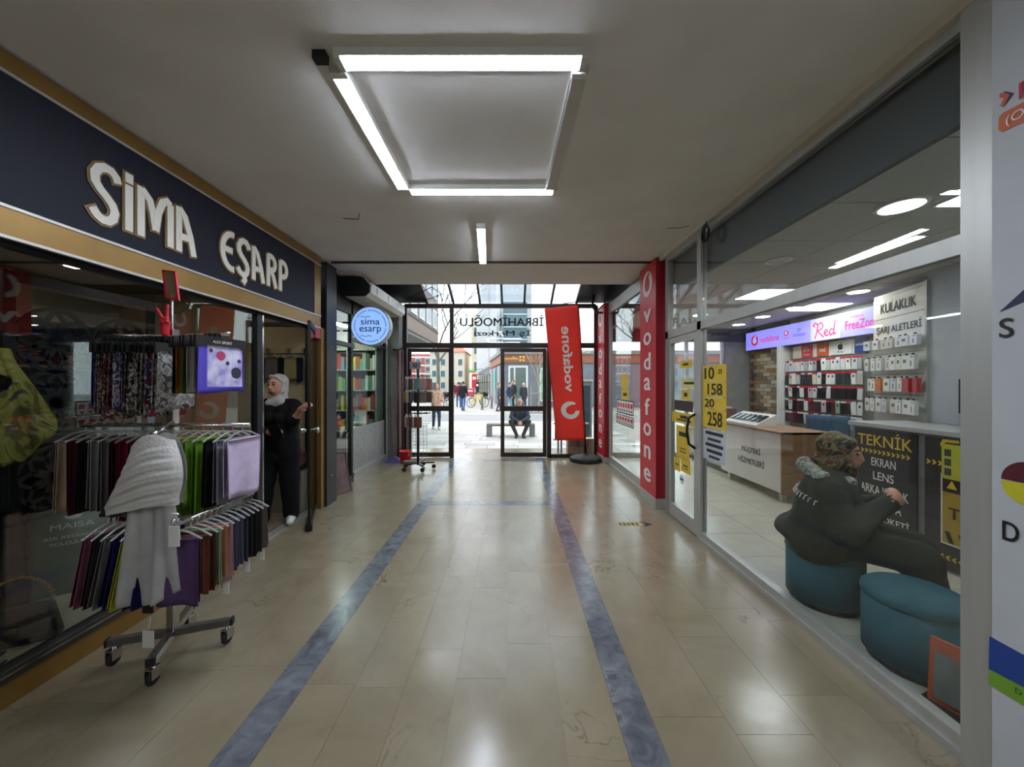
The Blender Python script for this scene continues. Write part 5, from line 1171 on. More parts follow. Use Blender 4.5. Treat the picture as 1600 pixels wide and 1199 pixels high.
panel_light(3.0, 3.07, 2.75, 3.50, 'slim strip light in the phone shop ceiling', 'strip_light'); panel_light(4.15, 4.65, 5.05, 5.55, 'square ceiling panel light above the purple light box'); panel_light(2.62, 3.2, 1.98, 2.28, 'rectangular ceiling panel light near the white wall'); panel_light(2.9, 3.4, 4.3, 4.8, 'square ceiling panel light above the shop floor')

# brick feature wall
bw = struct('wall_brick', 'brick feature wall of mixed tan grey and white bricks')
MB().box((XW-0.005, 6.45, 0), (XW+0.03, 7.5, 2.6)).build('mortar', mat('mortar', '#6e675c', 0.9), bw)
bcols = ['#9c7a4c', '#b08a55', '#7d7468', '#c2bba8', '#8a6b48', '#a59a86', '#6c6257', '#b9a27a']
bms = [mat('brick_%d' % i, c, 0.85, var=0.15, scale=20, bump=0.3, bscale=60) for i, c in enumerate(bcols)]
bme = []
for m_ in bms:
    o = MB().box((-0.022, -0.092, 0), (0, 0.092, 0.064)).build('brick', m_, origin=(0, 0, 0)); bme.append(o.data); D.objects.remove(o)
rnd = random.Random(4)
for j in range(21):
    z = 0.92+0.072*j
    for i in range(5):
        y = 6.56+0.194*i+(0.097 if j % 2 else 0)
        if y > 7.42: continue
        o = D.objects.new('brick', rnd.choice(bme)); C.objects.link(o); o.parent = bw; o.location = (XW-0.004-rnd.uniform(0, 0.008), y, z)
# purple light box
lb = thing('light_box', 'long lit lilac light box with vodafone Red and FreeZone lettering', 'sign', (4.70, 6.1, 2.15))
LBX = 4.68
MB().box((LBX+0.012, 4.70, 2.15), (LBX+0.09, 7.4, 2.50)).build('casing', M_alu, lb)
M_lb1 = mat('lilac_glow', '#8c86ee', 0.4, emit='#7f7af0', estr=0.45, var=0.02); M_lb2 = mat('pale_lilac_glow', '#b9b6f4', 0.4, emit='#aeb2f6', estr=0.28, var=0.02)
M_lbp = mat('magenta_print', '#c81e50', 0.5, emit='#c81e50', estr=0.25)
for a, b, m_ in ((6.42, 7.40, M_lb1), (5.80, 6.42, M_lb1), (5.27, 5.80, M_lb2), (4.70, 5.27, M_lb1)): MB().box((LBX, a+0.004, 2.155), (LBX+0.012, b-0.004, 2.495)).build('face_panel', m_, lb)
emblem((LBX-0.0005, 7.13, 2.325), UY, UZ, 0.10, M_lbp, M_lb2, lb)
lettering('vodafone', (LBX-0.0005, 6.72, 2.325), UY, UZ, M_lbp, lb, width=0.48, height=0.12, bold=0.01)
emblem((LBX-0.0005, 6.31, 2.36), UY, UZ, 0.05, M_lbp, M_lb2, lb); lettering('vodafone', (LBX-0.0005, 6.31, 2.27), UY, UZ, M_lbp, lb, width=0.16, height=0.035)
lettering('EV', (LBX-0.0005, 6.02, 2.375), UY, UZ, M_ink, lb, width=0.07, height=0.05); lettering('İNTERNET', (LBX-0.0005, 6.02, 2.30), UY, UZ, M_ink, lb, width=0.27, height=0.055)
# script 'Red'
b = MB(); rdp = [[(0.06, 0.0), (0.14, 0.3), (0.20, 0.72), (0.10, 0.90), (-0.02, 0.78), (0.06, 0.66)], [(0.18, 0.78), (0.36, 0.86), (0.44, 0.66), (0.34, 0.48), (0.18, 0.42), (0.32, 0.22), (0.46, 0.02)], [(0.50, 0.22), (0.62, 0.30), (0.60, 0.42), (0.52, 0.40), (0.48, 0.22), (0.56, 0.08), (0.68, 0.14)], [(0.96, 0.86), (0.90, 0.4), (0.90, 0.12), (1.0, 0.16)], [(0.88, 0.36), (0.78, 0.42), (0.70, 0.24), (0.76, 0.08), (0.88, 0.20)]]
for st in rdp: b.ribbon([(x*0.40, y*0.27) for x, y in st], 0.009, (LBX-0.0005, 5.735, 2.19), UY, UZ, 0.002)
b.build('lettering', M_lbp, lb)
lettering('FreeZone', (LBX-0.0005, 4.955, 2.31), UY, UZ, M_lbp, lb, width=0.47, height=0.12, bold=0.02); lettering('vodafone', (LBX-0.0005, 5.02, 2.42), UY, UZ, M_lbp, lb, width=0.2, height=0.03)
# brand plates above the cases
def plate(y0, y1, z0, z1, m_, lab, txt=None, shape=None):
    t_ = thing('brand_plate', lab, 'plate', (XW, (y0+y1)/2, z0), group='brand plates above the phone cases')
    MB().box((XW-0.01, y0, z0), (XW+0.001, y1, z1)).build('board', m_, t_)
    return t_
PXW = lambda px: XW*F_PX/(px-800)
bp_ = plate(PXW(1352), PXW(1240), 1.92, 2.13, M_cream, 'long cream board behind the brand plates')
hz = thing('brand_plate', 'red brand plate with a white petal emblem', 'plate', (XW, PXW(1262), 1.92), group='brand plates above the phone cases')
MB().box((XW-0.018, PXW(1271), 1.925), (XW-0.011, PXW(1254), 2.125)).build('board', M_red, hz)
b = MB()
for k in range(8): a = math.radians(12+22.3*k); b.prism([(0.0, 0.0), (0.035, 0.014), (0.062, 0.0), (0.035, -0.014)], (XW-0.0185, PXW(1262), 2.03), UY*math.cos(a)+UZ*math.sin(a), UZ*math.cos(a)-UY*math.sin(a), 0.002)
b.build('emblem', M_whitep, hz); lettering('HUAWEI', (XW-0.0185, PXW(1262), 1.97), UY, UZ, M_whitep, hz, width=0.12, height=0.022)
mi = thing('brand_plate', 'orange brand plate with white mi lettering', 'plate', (XW, PXW(1287), 1.92), group='brand plates above the phone cases')
MB().box((XW-0.018, PXW(1296), 1.925), (XW-0.011, PXW(1278), 2.125)).build('board', M_orange, mi); lettering('mi', (XW-0.0185, PXW(1287), 2.02), UY, UZ, M_whitep, mi, width=0.10, height=0.06, bold=0.03)
apb = thing('brand_plate', 'white brand plate with a black apple emblem', 'plate', (XW, PXW(1315), 1.92), group='brand plates above the phone cases')
MB().box((XW-0.018, PXW(1333), 1.925), (XW-0.011, PXW(1300), 2.125)).build('board', M_white, apb)
apo = [(0.0, 0.040), (0.018, 0.046), (0.036, 0.040), (0.047, 0.028), (0.040, 0.012), (0.040, -0.004), (0.050, -0.016), (0.040, -0.036), (0.026, -0.050), (0.012, -0.046), (0, -0.043), (-0.012, -0.046), (-0.026, -0.050), (-0.042, -0.034), (-0.050, -0.008), (-0.048, 0.020), (-0.036, 0.038), (-0.018, 0.046)]
b = MB(); b.prism([(x*0.85, y*0.85) for x, y in apo], (XW-0.0185, PXW(1315), 2.035), UY, UZ, 0.002); b.prism([(0.0, 0.045), (0.004, 0.060), (0.020, 0.072), (0.018, 0.056)], (XW-0.0185, PXW(1315), 2.035), UY, UZ, 0.002); b.build('emblem', M_blackp, apb)
lettering('iPhone', (XW-0.0185, PXW(1315), 1.965), UY, UZ, M_blackp, apb, width=0.11, height=0.03)
sm = thing('brand_plate', 'blue brand plate with white samsung lettering', 'plate', (XW, PXW(1346), 1.92), group='brand plates above the phone cases')
MB().box((XW-0.018, PXW(1358), 1.925), (XW-0.011, PXW(1337), 2.125)).build('board', M_blue, sm); lettering('SAMSUNG', (XW-0.0185, PXW(1347), 2.04), UY, UZ, M_whitep, sm, width=0.15, height=0.03, bold=0.02)
# wall of phone case packs
wall_r = thing('slat_wall', 'grey slat wall with hooks for phone cases', 'display wall', (XW, 5.7, 0.9))
MB().box((XW+0.002, 4.75, 0.6), (XW+0.029, 6.45, 2.5)).build('board', mat('grey_slatwall', '#8c8a86', 0.6), wall_r); MB().box((XW-0.20, 6.41, 0.3), (XW+0.029, 6.455, 2.15)).build('side_panel', M_white, wall_r)
packc = ['#d6d6d2', '#c9cbcc', '#1c1c20', '#2d2b30', '#b8bdb8', '#7f9a86', '#c7a9b4', '#e0ded8', '#34363e', '#5a2a35', '#9aa3a8', '#d0c8b4', '#1f2028', '#6f8fb0']
pkm = [mat('pack_%d' % i, c, 0.3, var=0.05) for i, c in enumerate(packc)]
M_tabr = mat('red_hang_tab', '#c01c30', 0.5); M_tabw = M_tagp
rnd = random.Random(17)
_c = MB().box((-0.010, -0.031, 0.0), (0.010, 0.031, 0.155)).build('case', pkm[0], origin=(0, 0, 0)); cme = []
for m_ in pkm:
    me = _c.data.copy(); me.materials.clear(); me.materials.append(m_); cme.append(me)
D.objects.remove(_c)
_c = MB().box((-0.004, -0.029, 0.155), (0.004, 0.029, 0.183)).build('hang_tab', M_tabr, origin=(0, 0, 0)); tabr = _c.data; tabw = tabr.copy(); tabw.materials.clear(); tabw.materials.append(M_tabw); D.objects.remove(_c)
_c = MB().box((-0.0115, -0.010, 0.10), (-0.010, 0.010, 0.135)).build('window', M_dark, origin=(0, 0, 0)); camw = _c.data; D.objects.remove(_c)
for ri in range(5):
    z = 1.70-0.212*ri; pal = [[0, 1, 0, 7, 4, 1, 10, 2], [0, 4, 3, 2, 7, 11, 2, 8], [7, 6, 2, 3, 0, 12, 8, 1], [5, 4, 2, 9, 0, 3, 12, 6], [0, 12, 3, 1, 2, 9, 4, 13]][ri]
    for k in range(17):
        y = 6.36-0.083*k
        r = thing('phone_case_pack', '%s phone case pack from the left on row %s of the slat wall' % (ORD[k], ['one', 'two', 'three', 'four', 'five'][ri]), 'phone case', (XW-0.085, y, z), 0, 'phone case packs on the slat wall')
        rz = rnd.uniform(0.05, 0.5); tl_ = rnd.uniform(-0.07, 0.07); ps_ = rnd.choice(pal)
        for me, nm in ((cme[ps_], 'case'), (tabr if rnd.random() < (0.75 if ri < 3 else 0.45) else tabw, 'hang_tab')):
            for st in range(1):
                o = D.objects.new(nm, me); C.objects.link(o); o.parent = r; o.rotation_euler = (tl_, 0, rz)
        if rnd.random() < 0.6: o = D.objects.new('camera_window', camw); C.objects.link(o); o.parent = r; o.rotation_euler = (tl_, 0, rz)
        o = MB().tube([(0, 0, 0.178), (0.10, 0, 0.178)], 0.003, 5).build('hook', M_chrome, r, world=False) if k == 0 and ri == 0 else None
        if o: hook_me = o.data
        else: q = D.objects.new('hook', hook_me); C.objects.link(q); q.parent = r; q.location = (0.05, 0, 0.175)
# headphone and charger panel, set at an angle
A = Vector((4.27, 4.36, 0)); B = Vector((4.055, 3.605, 0)); U = (B-A).normalized(); Nn = U.cross(UZ)
kp = thing('accessory_display', 'white accessory panel headed KULAKLIK and ŞARJ ALETLERİ', 'display wall', tuple((A+B)/2))
Lk = (B-A).length; Mid = (A+B)/2
MB().obox(Mid+UZ*1.75-Nn*0.02, U*Lk/2, Nn*0.02, UZ*0.76).build('board', mat('white_slatwall', '#b9bbb4', 0.5, var=0.03), kp)
for z0, z1 in ((2.235, 2.46), (1.985, 2.225)): MB().obox(Mid+UZ*(z0+z1)/2+Nn*0.004, U*(Lk/2-0.004), Nn*0.004, UZ*(z1-z0)/2).build('header', M_cream, kp)
lettering('KULAKLIK', Mid+UZ*2.345+Nn*0.0085, U, UZ, M_blackp, kp, width=0.52, height=0.105, bold=0.03); lettering('ŞARJ ALETLERİ', Mid+UZ*2.105+Nn*0.0085, U, UZ, M_blackp, kp, width=0.66, height=0.12, bold=0.02)
MB().obox(B+UZ*1.75+U*0.012+Nn*0.0, U*0.012, Nn*0.025, UZ*0.76).build('edge_trim', M_alu, kp)
for z in (1.83, 1.60, 1.38): MB().obox(Mid+UZ*z+Nn*0.001, U*Lk/2, Nn*0.0012, UZ*0.004).build('groove', M_conc, kp)
rnd = random.Random(23); wb_ = [mat('box_white', '#d9d9d6', 0.4, var=0.03), mat('box_grey_white', '#c6c8c8', 0.4), mat('box_cream', '#d2cdc2', 0.4), mat('box_red', '#b0343c', 0.4), mat('box_orange', '#cf6a2c', 0.4), mat('box_teal', '#8fa9aa', 0.4)]
rowsz = ((1.885, 0.105, 7), (1.645, 0.14, 8), (1.415, 0.14, 8), (1.185, 0.145, 8))
for ri, (z, hh, n) in enumerate(rowsz):
    for k in range(n):
        f = (k+0.5)/n; mi_ = 0
        if ri == 2 and k >= n-2: mi_ = 3
        elif ri == 2 and k == 2: mi_ = 4
        elif rnd.random() < 0.35: mi_ = rnd.choice([1, 2, 5] if ri == 1 else [1, 2])
        pt = A+U*Lk*f+Nn*rnd.uniform(0.05, 0.09)+UZ*z
        r = thing('accessory_box', '%s boxed accessory from the left on row %s of the white accessory panel' % (ORD[k], ['one', 'two', 'three', 'four'][ri]), 'box', tuple(pt), math.atan2(U.y, U.x)+math.pi+rnd.uniform(-0.12, 0.12), 'boxed accessories on the white panel')
        wv = Lk/n*0.42
        MB().box((-wv, -0.018, 0), (wv, 0.018, hh)).build('box', wb_[mi_], r, world=False)
        MB().box((-0.015, -0.003, hh), (0.015, 0.003, hh+0.02)).build('hang_tab', M_dark, r, world=False)
        ic = MB(); q = rnd.random()
        if q < 0.5: ic.box((-wv*0.45, 0.018, hh*0.45), (wv*0.45, 0.0188, hh*0.7))
        else: ic.box((-wv*0.7, 0.018, hh*0.82), (wv*0.1, 0.0188, hh*0.9)); ic.box((-0.008, 0.018, hh*0.2), (0.006, 0.0188, hh*0.6))
        ic.build('product_print', mat('box_print', '#6b6e72', 0.5), r, world=False)
# technical service counter
TX = 3.46
tk = thing('service_counter', 'dark technical service counter with yellow TEKNİK lettering', 'counter', (3.75, 2.6, 0))
M_anth = mat('anthracite_panel', '#26282c', 0.45, var=0.06); M_frameg = mat('grey_counter_frame', '#77797a', 0.4, metal=0.3)
MB().box((TX+0.012, 1.35, 0), (4.0, 3.76, 1.08)).build('body', M_frameg, tk)
MB().box((TX-0.02, 1.35, 1.08), (4.04, 3.79, 1.12)).build('top', mat('counter_top', '#a7a9a8', 0.35), tk, bevel=0.004)
for a, b in ((3.16, 3.73), (2.36, 3.10), (1.40, 2.30)): MB().box((TX, a, 0.02), (TX+0.012, b, 1.06)).build('panel', M_anth, tk)
TP = lambda y, z: (TX-0.0005, y, z)
for s_, z, wd, hh, m_ in (('TEKNİK', 0.975, 0.50, 0.14, M_yellow), ('EKRAN', 0.755, 0.225, 0.075, M_whitep), ('LENS', 0.625, 0.19, 0.075, M_whitep), ('ARKA KAPAK', 0.49, 0.44, 0.08, M_whitep), ('BATARYA', 0.36, 0.32, 0.08, M_whitep), ('ŞARJ SOKETİ', 0.235, 0.45, 0.095, M_whitep)):
    lettering(s_, TP(3.445, z), UY, UZ, m_, tk, width=wd, height=hh, bold=0.02)
def chevrons(y0, n, z, dirn, dy=0.042):
    b = MB()
    for k in range(n):
        y = y0-k*dy; s_ = -dirn*0.012
        b.ribbon([(-(y-3.0)+ -dirn*0.012, 0.017), (-(y-3.0)+dirn*0.008, 0.0), (-(y-3.0)-dirn*0.012, -0.017)], 0.006, (TX-0.0005, 3.0, z), UY, UZ, 0.002)
    b.build('chevrons', M_yellow, tk)
chevrons(3.69, 12, 0.85, 1); chevrons(3.62, 10, 0.115, -1); chevrons(3.07, 4, 0.855, 1); chevrons(3.06, 12, 0.115, -1)
MB().box((TX-0.006, 2.38, 0.22), (TX-0.0005, 2.98, 0.78)).build('poster_frame', M_whitep, tk, bevel=0.02)
MB().box((TX-0.010, 2.39, 0.235), (TX-0.006, 2.965, 0.64)).build('poster', mat('amber_poster', '#a8882c', 0.5, var=0.1), tk)
MB().box((TX-0.010, 2.39, 0.64), (TX-0.006, 2.965, 0.765)).build('poster_head', M_blackp, tk)
lettering('TEL', (TX-0.0105, 2.82, 0.48), UY, UZ, M_blackp, tk, width=0.20, height=0.085, bold=0.01); lettering('T', (TX-0.0105, 2.74, 0.36), UY, UZ, M_blackp, tk, width=0.06, height=0.085, bold=0.01)
lettering('TE', (TX-0.0105, 2.78, 0.70), UY, UZ, M_yellow, tk, width=0.09, height=0.05, bold=0.02)
MB().prism([(-0.035, -0.03), (0.035, -0.03), (0, 0.035)], (TX-0.0105, 2.90, 0.70), UY, UZ, 0.001).build('warning_triangle', M_yellow, tk)
b = MB()
for k in range(6): y = 2.95-0.09*k; b.prism([(0, 0), (0.035, 0), (0.005, 0.085), (-0.03, 0.085)], (TX-0.0105, y-0.03, 0.242), UY, UZ, 0.001)
b.build('hazard_stripes', M_blackp, tk)
ys = thing('notice', 'lime yellow sheet with dark product pictures taped on the service counter', 'notice', (TX-0.012, 2.72, 0.68), group='notices on the service counter')
MB().box((TX-0.016, 2.50, 0.745), (TX-0.012, 2.965, 1.02)).build('sheet', mat('lime_sheet', '#b4b432', 0.5), ys)
b = MB(); 
for i in range(4):
    for j in range(3): b.box((TX-0.0175, 2.90-0.11*i, 0.775+0.075*j), (TX-0.016, 2.965-0.02-0.11*i, 0.83+0.075*j))
b.build('pictures', mat('dark_pictures', '#3a3c40', 0.5, var=0.3, scale=40), ys)
b = MB(); b.ribbon([(0, 0), (-0.10, 0.005), (-0.115, 0.03), (-0.10, 0.062), (0, 0.065)], 0.012, (TX-0.0005, 2.86, 1.0-0.02), UY, UZ, 0.002); b.build('lettering', M_yellow, tk)
mon = thing('counter_monitor', 'dark screen seen edge on at the end of the service counter', 'monitor', (3.88, 3.0, 1.12))
MB().box((-0.10, -0.07, 0), (0.10, 0.07, 0.012)).build('foot', M_black, mon, world=False); MB().box((-0.012, -0.012, 0.012), (0.012, 0.012, 0.16)).build('neck', M_black, mon, world=False); MB().box((-0.02, -0.2, 0.12), (0.015, 0.2, 0.42)).build('screen', M_black, mon, world=False, bevel=0.006)
# customer service counter
cc_ = thing('customer_counter', 'white customer service counter with wooden end and black lettering', 'counter', (3.65, 5.27, 0))
MB().box((3.40, 4.62, 0.11), (3.95, 5.97, 0.86)).build('body', M_white, cc_); MB().box((3.36, 4.60, 0.11), (3.97, 4.625, 0.885)).build('end_panel', M_wood, cc_)
MB().box((3.37, 4.63, 0.13), (3.40, 5.96, 0.86)).build('front_panel', M_white, cc_, bevel=0.003); MB().box((3.34, 4.60, 0.86), (4.0, 6.0, 0.89)).build('top', M_wood, cc_)
for y in (4.72, 5.85):
    for x in (3.46, 3.88): MB().box((x-0.03, y-0.03, 0), (x+0.03, y+0.03, 0.11)).build('leg', M_alu, cc_)
lettering('MÜŞTERİ', (3.3695, 5.22, 0.56), UY, UZ, M_blackp, cc_, width=0.40, height=0.115, bold=0.02); lettering('HİZMETLERİ', (3.3695, 5.22, 0.41), UY, UZ, M_blackp, cc_, width=0.56, height=0.10, bold=0.02)
c2_ = thing('display_counter', 'lower white counter with one white lettering beside the street window', 'counter', (3.75, 6.7, 0))
MB().box((3.52, 6.05, 0.1), (4.05, 7.35, 0.82)).build('body', mat('taupe_laminate', '#9c948a', 0.4), c2_); MB().box((3.49, 6.03, 0.82), (4.08, 7.38, 0.85)).build('top', M_wood, c2_); MB().box((3.56, 6.1, 0), (4.0, 7.3, 0.1)).build('plinth', M_dark, c2_)
lettering('one', (3.5195, 6.45, 0.5), UY, UZ, M_whitep, c2_, width=0.32, height=0.15, bold=0.02)
ds = thing('phone_display', 'sloping white display stand on the customer counter', 'stand', (3.55, 5.6, 0.89))
MB().add([(3.42, 5.2, 0.89), (3.72, 5.2, 0.89), (3.72, 5.95, 0.89), (3.42, 5.95, 0.89), (3.42, 5.2, 0.91), (3.72, 5.2, 1.06), (3.72, 5.95, 1.06), (3.42, 5.95, 0.91)], [(0,3,2,1),(4,5,6,7),(0,1,5,4),(1,2,6,5),(2,3,7,6),(3,0,4,7)]).build('wedge', M_white, ds)
sl_ = Vector((0.30, 0, 0.15)).normalized(); nl_ = Vector((-0.15, 0, 0.30)).normalized()
for k in range(6):
    c_ = Vector((3.57, 5.27+0.122*k, 0.985))+nl_*0.014
    r = thing('display_phone', '%s dark phone from the near end on the sloping display stand' % ORD[k], 'phone', tuple(c_), 0, 'phones on the sloping stand')
    MB().obox((0, 0, 0), sl_*0.085, Vector((0, 0.042, 0)), nl_*0.005).build('body', M_black, r, world=False, bevel=0.004); MB().obox(nl_*0.0055, sl_*0.078, Vector((0, 0.037, 0)), nl_*0.0008).build('screen', mat('phone_glass', '#23282c', 0.1), r, world=False)
for k, (cn_, cv) in enumerate((('maroon', '#5e2a2a'), ('pale blue', '#b4bcd0'), ('white', '#d8d8d4'), ('gold', '#b89a3c'), ('black', '#17171a'))):
    b = MB().box((3.70, 6.35+0.13*k, 0.85), (3.86, 6.45+0.13*k, 1.07+0.02*(k % 2))); tag(b.build('gift_box', mat('gift_'+cn_, cv, 0.45), bevel=0.004), cn_+' upright box on the counter by the street window', 'box', 'boxes by the street window')
# acrylic holder, blue chair
ch = thing('office_chair', 'blue grey office chair behind the customer counter', 'chair', (4.36, 5.02, 0), 2.2)
M_chb = mat('blue_grey_fabric', '#40607a', 0.8, bump=0.2, bscale=150)
MB().box((-0.22, -0.22, 0.44), (0.22, 0.22, 0.52)).build('seat', M_chb, ch, world=False, bevel=0.03)
MB().grid(lambda u, v: ((u-0.5)*0.46, 0.24-0.05*(1-(2*u-1)**2)+0.03*v, 0.66+0.42*v), 8, 6).build('backrest', M_chb, ch, world=False, smooth=True).modifiers.new('t', 'SOLIDIFY').thickness = 0.05
MB().tube([(0, 0.2, 0.46), (0, 0.29, 0.56), (0, 0.28, 0.75)], 0.02, 8).build('back_support', M_black, ch, world=False); MB().tube([(0, 0, 0.10), (0, 0, 0.45)], 0.025, 10).build('column', M_black, ch, world=False)
for k in range(5):
    a = 2*math.pi*k/5; MB().tube([(0, 0, 0.11), (0.26*math.cos(a), 0.26*math.sin(a), 0.07)], 0.016, 6).build('leg', M_black, ch, world=False); MB().lathe([(0.008, -0.012), (0.03, -0.012), (0.03, 0.012), (0.008, 0.012)], (0.26*math.cos(a), 0.26*math.sin(a), 0.032), 10, 'x').build('castor', M_rubber, ch, world=False)
# stools by the glass
M_teal = mat('teal_upholstery', '#1e5563', 0.75, var=0.08, bump=0.25, bscale=160)
for (x, y, lab) in ((2.16, 2.56, 'teal cylindrical stool under the seated woman'), (2.16, 1.98, 'empty teal cylindrical stool nearest the viewer behind the glass')):
    t_ = thing('pouffe', lab, 'stool', (x, y, 0), group='teal stools behind the glass')
    MB().lathe([(0.20, 0.03), (0.215, 0.04), (0.215, 0.345)], n=36).build('side', M_teal, t_, world=False, smooth=True)
    MB().lathe([(0.217, 0.34), (0.222, 0.352), (0.217, 0.375), (0.19, 0.395), (0.10, 0.405), (0.02, 0.407)], n=36).build('cushion', M_teal, t_, world=False, smooth=True)
    MB().lathe([(0.195, 0.0), (0.195, 0.03)], n=24).build('foot_ring', M_black, t_, world=False)
# packaged goods at the foot of the glass near the post
pk = thing('product_stand', 'orange and white packaged accessories leaning behind the glass by the post', 'package', (2.0, 1.66, 0), 0.35)
lz = Vector((0.10, 0.0, 0.99)).normalized()
MB().obox(Vector((0, 0, 0.16)), (0.006, 0, 0), (0, 0.09, 0), lz*0.15).build('card', mat('orange_card', '#c24a24', 0.45), pk, world=False); MB().obox(Vector((-0.014, 0.0, 0.15)), (0.005, 0, 0), (0, 0.07, 0), lz*0.10).build('blister', mat('blister_grey', '#7a7a78', 0.2), pk, world=False)
MB().obox(Vector((0.03, -0.10, 0.17)), (0.006, 0, 0), (0, 0.06, 0), lz*0.16).build('card', M_whitep, pk, world=False); MB().obox(Vector((-0.02, -0.10, 0.10)), (0.004, 0, 0), (0, 0.04, 0), lz*0.03).build('print_patch', M_navyp, pk, world=False)
MB().obox(Vector((0.0, -0.03, 0.012)), (0.06, 0, 0), (0, 0.14, 0), (0, 0, 0.012)).build('tray', M_dark, pk, world=False)
# ------------------------------------------------------------------ people
GZ = -0.15       # street level
SKIN, TOP, BOT, SHOE, HAIR = 0, 1, 2, 3, 4
def rotz(v, a): c, s = math.cos(a), math.sin(a); return Vector((v[0]*c-v[1]*s, v[0]*s+v[1]*c, v[2]))
def head_prims(c, yaw, s=1.0, hair=True, tilt=0.0):
    """head at centre c looking along -Y turned by yaw"""
    c = Vector(c); R = Matrix.Rotation(yaw, 3, 'Z') @ Matrix.Rotation(tilt, 3, 'X'); Rn = np.array(R)
    q = lambda x, y, z: tuple(c+R @ Vector((x, y, z))*s)
    P = [('e', tuple(c), (0.074*s, 0.094*s, 0.112*s), SKIN, Rn), ('e', q(0, -0.028, -0.055), (0.054*s, 0.058*s, 0.055*s), SKIN, Rn), ('c', q(0, -0.090, 0.005), q(0, -0.108, -0.026), 0.010*s, 0.015*s, SKIN),
         ('c', q(-0.075, 0.01, 0.012), q(-0.077, 0.012, -0.025), 0.014*s, 0.011*s, SKIN), ('c', q(0.075, 0.01, 0.012), q(0.077, 0.012, -0.025), 0.014*s, 0.011*s, SKIN), ('c', q(-0.02, -0.083, -0.062), q(0.02, -0.083, -0.062), 0.011*s, 0.011*s, SKIN)]
    if hair: P += [('e', q(0, 0.022, 0.032), (0.082*s, 0.092*s, 0.095*s), HAIR, Rn)]
    return P
def face_bits(parent, c, yaw, s=1.0, tilt=0.0, lips='#8a3a38'):
    c = Vector(c); R = Matrix.Rotation(yaw, 3, 'Z') @ Matrix.Rotation(tilt, 3, 'X'); q = lambda x, y, z: c+R @ Vector((x, y, z))*s
    for sx in (-1, 1):
        b = MB(); b.lathe([(0.001, -0.012*s), (0.008*s, -0.009*s), (0.011*s, 0), (0.008*s, 0.008*s)], (0, 0, 0), 10, 'y'); b.v = [tuple(q(sx*0.030, -0.0835, 0.012)+R @ Vector(v)) for v in b.v]; b.build('eye', mat('dark_eye', '#15100e', 0.25), parent, world=False)
        b = MB(); b.tube([q(sx*0.014, -0.092, 0.034), q(sx*0.032, -0.088, 0.040), q(sx*0.048, -0.074, 0.034)], 0.004*s, 6); b.build('eyebrow', mat('dark_brow', '#2a1c16', 0.7), parent, world=False)
    b = MB(); b.tube([q(-0.024, -0.086, -0.055), q(-0.010, -0.095, -0.063), q(0.010, -0.095, -0.063), q(0.024, -0.086, -0.055)], [0.003*s, 0.006*s, 0.006*s, 0.003*s], 8); b.build('mouth', mat('lips', lips, 0.45), parent, world=False)
def hand_prims(wrist, d, n, s=1.0, curl=0.5, thumb=1, g=SKIN):
    """palm along d with back-of-hand normal n: five fingers, bent"""
    w_, d, n = Vector(wrist), Vector(d).normalized(), Vector(n).normalized(); n = (n-d*n.dot(d)).normalized(); sd = d.cross(n)
    P = [('c', tuple(w_), tuple(w_+d*0.03*s), 0.026*s, 0.024*s, g)]
    for k, (off, L_) in enumerate(((-0.030, 0.062), (-0.010, 0.075), (0.010, 0.072), (0.029, 0.055))):
        a = w_+d*0.02*s+sd*off*0.7*s; b = w_+d*0.085*s+sd*off*s
        c_ = b+(d*math.cos(curl)-n*math.sin(curl))*L_*0.5*s; e = c_+(d*math.cos(2*curl)-n*math.sin(2*curl))*L_*0.5*s
        P += [('c', tuple(a), tuple(b), 0.016*s, 0.012*s, g), ('c', tuple(b), tuple(c_), 0.0095*s, 0.009*s, g), ('c', tuple(c_), tuple(e), 0.009*s, 0.0075*s, g)]
    t0 = w_+d*0.025*s+sd*thumb*0.026*s; t1 = t0+(d*0.6+sd*thumb*0.6-n*0.35).normalized()*0.04*s; t2 = t1+(d*0.9-n*0.5).normalized()*0.032*s
    P += [('c', tuple(t0), tuple(t1), 0.014*s, 0.011*s, g), ('c', tuple(t1), tuple(t2), 0.0105*s, 0.0085*s, g)]
    return P
def limb(a, m_, b, r0, r1, r2, g0, g1): return [('c', tuple(a), tuple(m_), r0, r1, g0), ('c', tuple(m_), tuple(b), r1, r2, g1)]
def foot(an, yaw, s=1.0, g=SHOE):
    t = Vector(an)+rotz((0, -0.15*s, -0.045*s), yaw); h_ = Vector(an)+rotz((0, 0.045*s, -0.04*s), yaw)
    return [('c', tuple(h_), tuple(t), 0.040*s, 0.036*s, g), ('c', tuple(an), tuple(Vector(an)+rotz((0, -0.05*s, -0.04*s), yaw)), 0.042*s, 0.042*s, g)]
